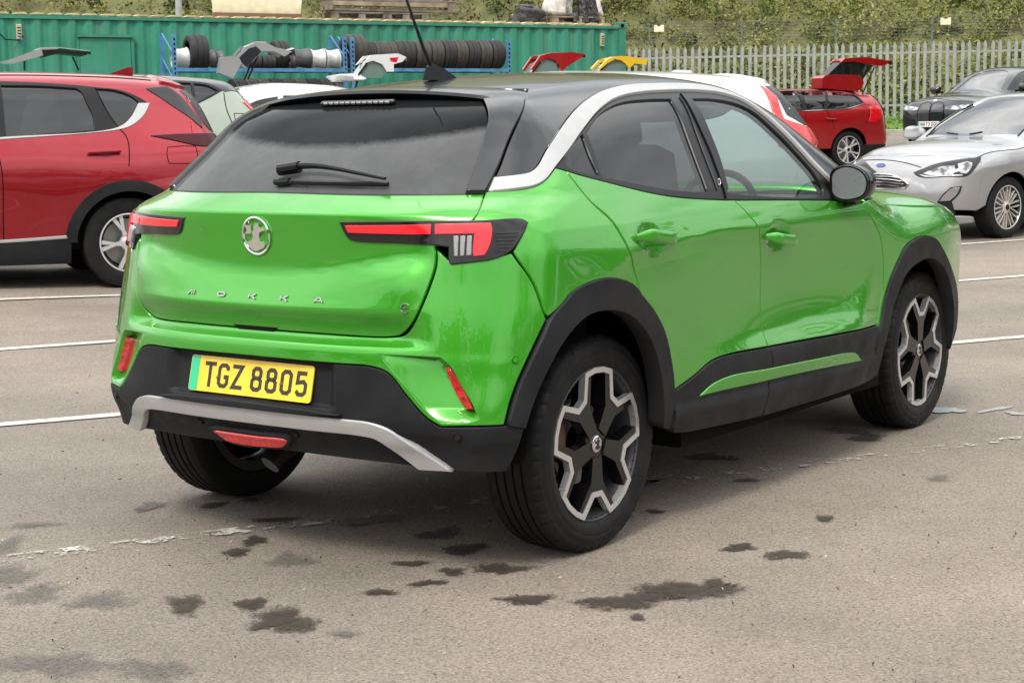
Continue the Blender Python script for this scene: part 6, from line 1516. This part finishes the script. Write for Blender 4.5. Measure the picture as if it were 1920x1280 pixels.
for v in (.645, .618, .590, .562): MB().tube(path_on(B, 'F', [(-.36,v),(-.15,v+.006),(.0,v+.002),(.10 + (.645-v)*.8,v-.012)], .014, .05), .0065, 6).build('grille_bar', M['chrome'], nose, True)
strip(nose, B, 'grille_surround', 'F', gr + [gr[0]], .009, 'chrome', .008)
pair(nose, B, 'fog_surround', 'F', [(.435,.400),(.482,.49),(.536,.556),(.62,.568),(.60,.49),(.545,.41),(.545,.41),(.575,.275),(.525,.268),(.505,.352)], 'black_plastic', off=.005, res=.02, corner=30)
pair(nose, B, 'fog_lamp', 'F', [(.452,.412),(.490,.480),(.540,.540),(.602,.556),(.58,.483),(.528,.418)], 'clear_lens', off=.012, res=.02)
panel(B, 'lower_grille', 'F', [(-.55,.40),(-.22,.42),(.12,.40),(.16,.32),(.1,.23),(-.22,.21),(-.55,.23),(-.6,.32)], M['satin_black'], nose, off=.005, skirt=.03, res=.03)
panel(B, 'bumper_lip', 'F', [(-.72,.235),(0,.225),(.58,.255),(.72,.245),(.72,.19),(.5,.165),(0,.15),(-.72,.165)], M['silver_paint'], nose, off=.012, skirt=.04, res=.03)
P = B.solve('F', np.array([-.20]), np.array([.772])); N_ = B.normal(P); fr_ = Vector(N_[0]).to_track_quat('Z', 'Y').to_matrix()
mb = MB(); mb.prism([(.065*math.cos(R(t)), .027*math.sin(R(t))) for t in range(0, 360, 15)], 0, .006, lambda v: Vector(P[0]) + fr_ @ Vector(v)); mb.build('badge', mat('blue badge', (.05,.09,.25), .3), nose)
pair(car, B, 'mirror_shell', 'P', [(2.0,.22),(1.9,.20),(1.95,.26)], 'satin_black')
for s in (1, -1):
    mm = lump(MB(), (1.93, s*1.02, 1.10), (.085, .12, .075), 6).build('door_mirror', M['silver_paint'], car, True); MB().tube([(1.95, s*.84, 1.05), (1.93, s*.96, 1.06)], .028, 8).build('mirror_arm', M['satin_black'], mm)
strip(car, B, 'windscreen_seal', 'P', [(2.22,.285),(2.0,.455),(1.80,.615),(1.60,.765)], .012, 'satin_black', .0)
for s in (-.35, .25):
    V_ = [Vector(B.solve('P', np.array([xx]), np.array([vv]))[0]) + Vector((.0, 0, .02)) for xx, vv in ((2.34, MIDQ/2 + s), (2.31, MIDQ/2 + s*1.5), (2.26, MIDQ/2 + s*2.2))]
    MB().tube(V_, .010, 6).build('wiper', M['satin_black'], car)
MB().box((2.0, 0, .98), (.5, 1.4, .16), bev=.05).build('dashboard', M['cabin'], car, True)
M['paper'] = mat('paper sheet', (.70, .74, .72), .6)
MB().box((2.12, .20, 1.070), (.20, .34, .004), .2).build('paper_sheet', M['paper'], car)
strip(car, B, 'door_gap', 'P', [(1.93,.20),(1.99,.0),(1.98,-.40)], .004, 'void')
# ---- black SUV facing the camera by the fence
B = big_suv_body(); mb_ = MIDQ/2
wf_ = [(1.75,.62),(1.5,.72),(1.15,.76),(1.12,.36),(2.05,.34),(2.08,.40)]; wr_ = [(1.05,.76),(.5,.74),(0,.66),(-.4,.5),(0,.40),(1.05,.36)]
scr = [(2.2,.40),(2.0,.58),(1.75,.78),(1.50,.95),(1.40,1.1),(1.36,mb_)] + [(p, MIDQ-q) for p, q in reversed([(2.2,.40),(2.0,.58),(1.75,.78),(1.50,.95),(1.40,1.1)])] + [(2.3,1.9),(2.36,mb_),(2.3,.75)]
car, body, tail, nose = build_car('big', B, 'parked_car', 'black SUV with tall twin grille and white front plate, facing out beside the fence', M['black_paint'],
    [(-.55,-.50),(-.6,.1),(-.6,.5),(-.6,.9),(-.6,mb_)], [(3.50,-.50),(3.48,-.1),(3.48,.12),(3.55,.22),(3.6,mb_)], 3.0, .375, .27, .43, [wf_, wr_], scr, ('twin', M['rim_silver'], M['rim_black']), half=.985)
M['grille_gloss'] = mat('gloss black grille', (.012, .012, .014), .1, 0, 1)
pair(nose, B, 'grille', 'F', [(.020,.90),(.07,.935),(.16,.94),(.222,.90),(.235,.79),(.228,.58),(.20,.44),(.12,.40),(.05,.43),(.022,.52)], 'grille_gloss', off=.022, skirt=.04, res=.03)
for s in (1, -1):
    l_ = [(s*u, v) for u, v in [(.014,.91),(.07,.945),(.16,.95),(.230,.905),(.243,.79),(.236,.57),(.206,.43),(.12,.39),(.045,.42),(.014,.52),(.014,.91)]]
    MB().tube(path_on(B, 'F', l_, .020, .04), .009, 6).build('grille_surround', M['dark_lens'], nose, True)
pair(nose, B, 'headlamp', 'F', [(.262,.85),(.40,.875),(.70,.90),(.74,.87),(.66,.815),(.42,.795),(.27,.80)], 'head_lens', off=.010, res=.03)
panel(B, 'bumper_intake', 'F', [(-.62,.72),(-.30,.60),(-.26,.36),(.26,.36),(.30,.60),(.62,.72),(.66,.55),(.6,.28),(-.6,.28),(-.66,.55)], M['satin_black'], nose, off=.012, skirt=.03, res=.03)
P = B.solve('F', np.array([0.0]), np.array([.505]))[0]
np_m = Matrix.Translation((P[0]+.045, 0, .505)) @ Matrix.Rotation(R(90), 4, 'Z') @ Matrix.Rotation(R(90), 4, 'X')
nxf = lambda v: np_m @ Vector(v)
pl = MB().prism(rrect(.52, .115, .01), 0, .004, nxf).build('number_plate', M['white_plain'], car)
MB().prism([(-.257,-.054),(-.222,-.054),(-.222,.054),(-.257,.054)], .004, .005, nxf).build('plate_flash', M['plate_green'], pl)
for ch, cx in zip('NA73DDV', (-.172,-.112,-.052,.006,.090,.152,.214)):
    mb = MB(); stroke_char(mb, ch, cx, 0, .00098, .014, .004, .0055, nxf); mb.build('plate_character', M['black_flat'], pl)
P = B.solve('F', np.array([0.0]), np.array([1.0])); N_ = B.normal(P); fr_ = Vector(N_[0]).to_track_quat('Z', 'Y').to_matrix()
mb = MB().lathe([(0, .006), (.036, .006), (.041, 0)], 24, 'z'); mb.V = [tuple(Vector(P[0]) + fr_ @ Vector(v)) for v in mb.V]; mb.build('badge', M['chrome'], nose)
strip(nose, B, 'bonnet_gap', 'F', [(-.72,.96),(-.4,.985),(0,1.03),(.4,.985),(.72,.96)], .005, 'void')
MB().box((2.0, 0, 1.06), (.5, 1.5, .2), bev=.05).build('dashboard', M['cabin'], car, True)
for s in (1, -1):
    mm = lump(MB(), (2.05, s*1.10, 1.25), (.085, .12, .085), 8).build('door_mirror', M['black_paint'], car, True); MB().tube([(2.08, s*.9, 1.19), (2.05, s*1.03, 1.2)], .03, 8).build('mirror_arm', M['satin_black'], mm)
# ---- white SUV behind the green car's bonnet
B = white_suv_body()
wa = [(.90,.72),(.3,.70),(.0,.64),(-.12,.52),(.1,.42),(.9,.38)]; wb_ = [(1.8,.56),(1.5,.68),(.98,.72),(.98,.37),(1.95,.32),(1.97,.38)]
scr = [(2.60,.35),(2.35,.55),(2.05,.75),(1.80,.90),(1.72,1.10),(1.70,mb_)] + [(p, MIDQ-q) for p, q in reversed([(2.60,.35),(2.35,.55),(2.05,.75),(1.80,.90),(1.72,1.10)])] + [(2.68,1.9),(2.72,mb_),(2.68,.75)]
car, body, tail, nose = build_car('white', B, 'parked_car', 'white SUV with tall red tail lamp, parked just beyond the green car windscreen', M['white_paint'],
    [(-.50,-.50),(-.52,-.2),(-.58,.2),(-.60,.5),(-.55,.75),(-.52,1.0),(-.52,mb_)], [(3.3,-.50),(3.3,0),(3.35,.12),(3.45,.3),(3.5,mb_)], 2.80, .36, .24, .42, [wa, wb_], scr, ('twin', M['rim_silver'], M['rim_black']), half=.95)
pair(car, B, 'tail_lamp', 'C', [(.66,1.53),(.69,1.45),(.71,1.35),(.73,1.26),(.77,1.20),(.78,1.06),(.70,1.03),(.52,1.08),(.48,1.17),(.58,1.21),(.675,1.27),(.66,1.36),(.64,1.47)], 'red_lens', off=.012, skirt=.03, res=.03)
panel(B, 'rear_window', 'C', [(-.63,1.53),(0,1.56),(.63,1.53),(.645,1.30),(.57,1.22),(0,1.18),(-.57,1.22),(-.645,1.30)], M['glass_dark'], car, off=.006, skirt=.02, res=.05)
panel(B, 'roof_spoiler', 'P', [(-.36,.80),(-.50,.80),(-.60,.86),(-.63,1.05),(-.63,mb_)] + [(p, MIDQ-q) for p, q in reversed([(-.36,.80),(-.50,.80),(-.60,.86),(-.63,1.05)])] + [(-.36,mb_)], M['white_paint'], car, off=.018, skirt=.05, res=.04)
MB().prism([(.10,.0),(-.11,.0),(-.10,.04),(.03,.045)], -.03, .03, lambda v: Vector((-.02 + v[0], v[2], 1.635 + v[1]))).build('aerial_fin', M['white_paint'], car, True, 40)
# ---- black-roofed pale SUV behind the red one
B = hatch_body(.9, 1.66, 2.55, .72, .8, 1.0)
wa = [(.90,.75),(.40,.75),(.22,.745),(.24,.53),(.32,.47),(.90,.40)]; wb_ = [(.19,.742),(.06,.72),(-.04,.65),(.02,.615),(.21,.52)]; wc_ = [(1.5,.58),(1.3,.68),(.98,.74),(.98,.39),(1.65,.34),(1.66,.42)]
scr = [(2.05,.38),(1.85,.56),(1.65,.72),(1.5,.88),(1.42,1.1),(1.40,mb_)] + [(p, MIDQ-q) for p, q in reversed([(2.05,.38),(1.85,.56),(1.65,.72),(1.5,.88),(1.42,1.1)])] + [(2.15,1.9),(2.2,mb_),(2.15,.75)]
car, body, tail, nose = build_car('pale', B, 'parked_car', 'pale sage green SUV with a black roof, half hidden behind the red SUV', M['sage'],
    [(-.42,-.50),(-.45,.1),(-.46,.5),(-.40,.9),(-.38,mb_)], [(2.98,-.50),(2.98,0),(3.02,.12),(3.1,.3),(3.12,mb_)], 2.55, .335, .23, .39, [wa, wb_, wc_], scr, ('y', M['rim_silver'], M['rim_black']), half=.9)
rp = [(1.30,.80),(.9,.79),(.3,.775),(.05,.745),(-.08,.66),(-.12,.64),(-.30,.72),(-.36,.80),(-.37,1.0),(-.37,mb_)]
panel(B, 'roof', 'P', rp + [(p, MIDQ-q) for p, q in reversed(rp)] + [(1.36,1.6),(1.38,mb_),(1.36,1.08)], M['black_paint'], car, off=.006, skirt=.02, res=.04)
pair(car, B, 'window_surround', 'P', [(1.75,.33),(1.55,.60),(1.32,.74),(.95,.785),(.2,.77),(.04,.74),(-.09,.655),(.0,.60),(.20,.50),(.32,.445),(.9,.375)], 'satin_black', holes=[wa, wb_, wc_], off=.004, skirt=.02)
strip(car, B, 'panel_gap', 'P', [(-.10,.63),(-.10,.45),(-.16,.2)], .005, 'void'); strip(car, B, 'fuel_flap', 'P', [(-.17,.40),(-.30,.40),(-.31,.22),(-.18,.22),(-.17,.40)], .004, 'void')
pair(car, B, 'tail_lamp', 'C', [(.72,1.36),(.60,1.38),(.54,1.28),(.52,1.14),(.60,1.12),(.66,1.22)], 'red_lens', off=.012, skirt=.03)
panel(B, 'rear_window', 'C', [(-.5,1.50),(.5,1.50),(.52,1.22),(-.52,1.22)], M['glass_dark'], car, off=.008, skirt=.02, res=.05)
# ---- hatchbacks in the far row: four with the tailgate up, one shut
def far_hatch(key, label, pm, top=1.72, wbse=2.5):
    B = hatch_body(.87, top, wbse, .70, .78, .98); q = MIDQ/2
    wa = [(.90,.70),(.3,.69),(-.05,.60),(-.15,.5),(.2,.38),(.9,.34)]; wc_ = [(1.5,.54),(1.3,.64),(.98,.69),(.98,.335),(1.6,.30),(1.62,.38)]
    sc = [(2.0,.34),(1.8,.54),(1.62,.70),(1.48,.86),(1.42,1.1),(1.40,q)] + [(p, MIDQ-r_) for p, r_ in reversed([(2.0,.34),(1.8,.54),(1.62,.70),(1.48,.86),(1.42,1.1)])] + [(2.1,1.9),(2.15,q),(2.1,.75)]
    c = build_car(key, B, 'parked_car', label, pm, [(-.42,-.50),(-.45,.1),(-.46,.5),(-.40,.9),(-.38,q)], [(2.92,-.50),(2.92,0),(2.96,.12),(3.04,.3),(3.06,q)], wbse, .315, .215, .365, [wa, wc_], sc, ('y', M['rim_silver'], M['rim_black']), half=.87)
    pair(c[0], B, 'tail_lamp', 'C', [(.70,1.08),(.56,1.10),(.55,.92),(.62,.88),(.74,.93)], 'red_lens', off=.010, skirt=.03)
    return c[0], B
def open_boot(car, B, skin, top, pm, glass=None, width=.55):
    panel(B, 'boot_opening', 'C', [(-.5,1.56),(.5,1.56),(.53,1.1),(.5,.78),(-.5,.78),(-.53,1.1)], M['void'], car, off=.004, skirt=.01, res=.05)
    g = gate_side(car, skin, pm, width); gate_skin(g, top, pm, width)
    if glass:
        V = [(x, width-.03, z) for x, z in glass] + [(x, width-.33, z) for x, z in glass]; n = len(glass)
        mesh('tailgate_glass', V, [tuple(range(n)), tuple(range(2*n-1, n-1, -1))] + [(i, n+i, n+(i+1) % n, (i+1) % n) for i in range(n)], M['glass_pale'], g, False)
        hgl = [(glass[0][0], glass[0][1]), ((glass[1][0]), glass[1][1])]
        for yy in (width - .02,): MB().tube([(glass[0][0]+.06, yy, 1.60), (glass[0][0], yy, glass[0][1]), (glass[1][0]-.005, yy, glass[1][1])], .016, 6).build('tailgate_frame', M['satin_black'], g)
    return g
c, B = far_hatch('open_red', 'red hatchback in the far row with its tailgate raised, seen above the green car roof', M['red2'])
open_boot(c, B, [(-.285,1.895),(-.43,2.079),(-.615,2.121),(-.956,2.136),(-1.167,2.109),(-1.112,2.054),(-.876,1.928),(-.782,1.852),(-.721,1.97),(-.645,2.025),(-.537,2.045),(-.413,1.99),(-.32,1.87)], [(-.43,2.065),(-.615,2.108),(-.956,2.122),(-1.167,2.10)], M['red2'], [(-.312,1.845),(-.429,1.99),(-.537,2.038),(-.645,2.018),(-.713,1.956),(-.72,1.859)])
c, B = far_hatch('open_yellow', 'yellow hatchback in the far row with its tailgate raised, beside the container end', M['yellow_paint'])
open_boot(c, B, [(-.297,1.886),(-.435,2.014),(-.573,2.06),(-.764,2.073),(-1.182,2.016),(-1.146,1.932),(-.937,1.955),(-.832,1.875),(-.763,1.954),(-.677,2.007),(-.564,2.022),(-.435,1.954),(-.305,1.856)], [(-.435,2.0),(-.573,2.047),(-.764,2.06),(-1.182,2.0)], M['yellow_paint'], [(-.314,1.833),(-.435,1.954),(-.564,2.015),(-.676,1.992),(-.763,1.924),(-.64,1.802)])
c, B = far_hatch('open_white', 'white hatchback in the far row with its tailgate raised in front of the tyre rack', M['white_paint'])
g = open_boot(c, B, [(-.302,1.962),(-.419,2.086),(-.512,2.091),(-.834,2.112),(-.957,2.063),(-.898,1.997),(-.763,1.962),(-.763,1.857),(-.658,1.857),(-.589,1.962),(-.457,2.012),(-.363,1.987)], [(-.40,2.065),(-.512,2.08),(-.834,2.10),(-.957,2.055)], M['white_paint'], [(-.24,1.818),(-.363,1.974),(-.457,1.997),(-.583,1.952),(-.653,1.855),(-.584,1.767),(-.318,1.768)])
mesh('tail_lamp', [(-.70,.552,2.05),(-.84,.552,2.06),(-.80,.552,1.985),(-.72,.552,2.0)], [(0,1,2,3)], M['red_lens'], g, False); lump(MB(), (-.15, .3, 1.78), (.25, .3, .05), 15).build('roof_end', M['white_paint'], c, True)
c, B = far_hatch('open_silver', 'silver car in the far row with its big tailgate raised against the left tyre rack', M['silver_paint'])
g = open_boot(c, B, [(-.478,2.019),(-.585,2.15),(-.741,2.213),(-.895,2.209),(-1.048,2.135),(-1.268,2.091),(-1.148,2.021),(-.995,2.095),(-.839,2.089),(-.574,1.854),(-.46,1.93)], [(-.585,2.14),(-.741,2.20),(-.895,2.195),(-1.048,2.125),(-1.268,2.08)], M['silver_paint'])
MB().prism([(-.47,1.985),(-.630,2.128),(-.735,2.160),(-.815,2.085),(-.588,1.870)][::-1], -.565, -.25, lambda v: Vector((v[0], -v[2], v[1]))).build('tailgate_trim', M['black_paint'], g)
gate_skin(g, [(-.741,2.215),(-.895,2.212),(-1.048,2.138),(-1.20,2.10),(-1.30,2.13)], M['silver_paint'], .55, .03, 'tailgate_panel')
mesh('tailgate_lower', [(x, s, z) for s in (.57, .40) for x, z in [(-.191,1.79),(-.215,1.90),(-.237,2.008),(-.36,2.022),(-.478,2.015),(-.52,1.93),(-.391,1.713)]], [(0,1,2,3,4,5,6), (13,12,11,10,9,8,7)] + [(i, 7+i, 7+(i+1) % 7, (i+1) % 7) for i in range(7)], M['silver_paint'], g, False)
for s in (.5, .3): MB().tube([(-.62, s, 1.70), (-.80, s, 2.08)], .014, 6).build('gas_strut', M['satin_black'], g)
c, B = far_hatch('open_silver_l', 'silver car at the far left with its tailgate raised level, above the red SUV roof', M['silver_paint'])
g = open_boot(c, B, [(.204,1.856),(.052,1.895),(-.387,2.059),(-.643,2.07),(-.62,2.0),(-.418,1.955),(.03,1.831)], [(-.30,2.02),(-.387,2.053),(-.643,2.066),(-1.107,2.015)], M['silver_paint'])
mesh('tailgate_lining', [(x, s, z) for s in (.56, .20) for x, z in [(-.40,2.035),(-.64,2.045),(-1.12,2.00),(-.999,1.95),(-.639,1.985),(-.418,1.925)]], [(0,1,2,3,4,5), (11,10,9,8,7,6)] + [(i, 6+i, 6+(i+1) % 6, (i+1) % 6) for i in range(6)], M['satin_black'], g, False)
for a_, b_ in (((-.843,1.94), (-.93,1.74)), ((-.147,1.87), (-.143,1.74))): MB().tube([(a_[0], .5, a_[1]), (b_[0], .5, b_[1])], .014, 6).build('gas_strut', M['satin_black'], g)
c, B = far_hatch('white_l', 'white car whose roof shows between the pale SUV and the green car', M['white_paint'], 1.53)
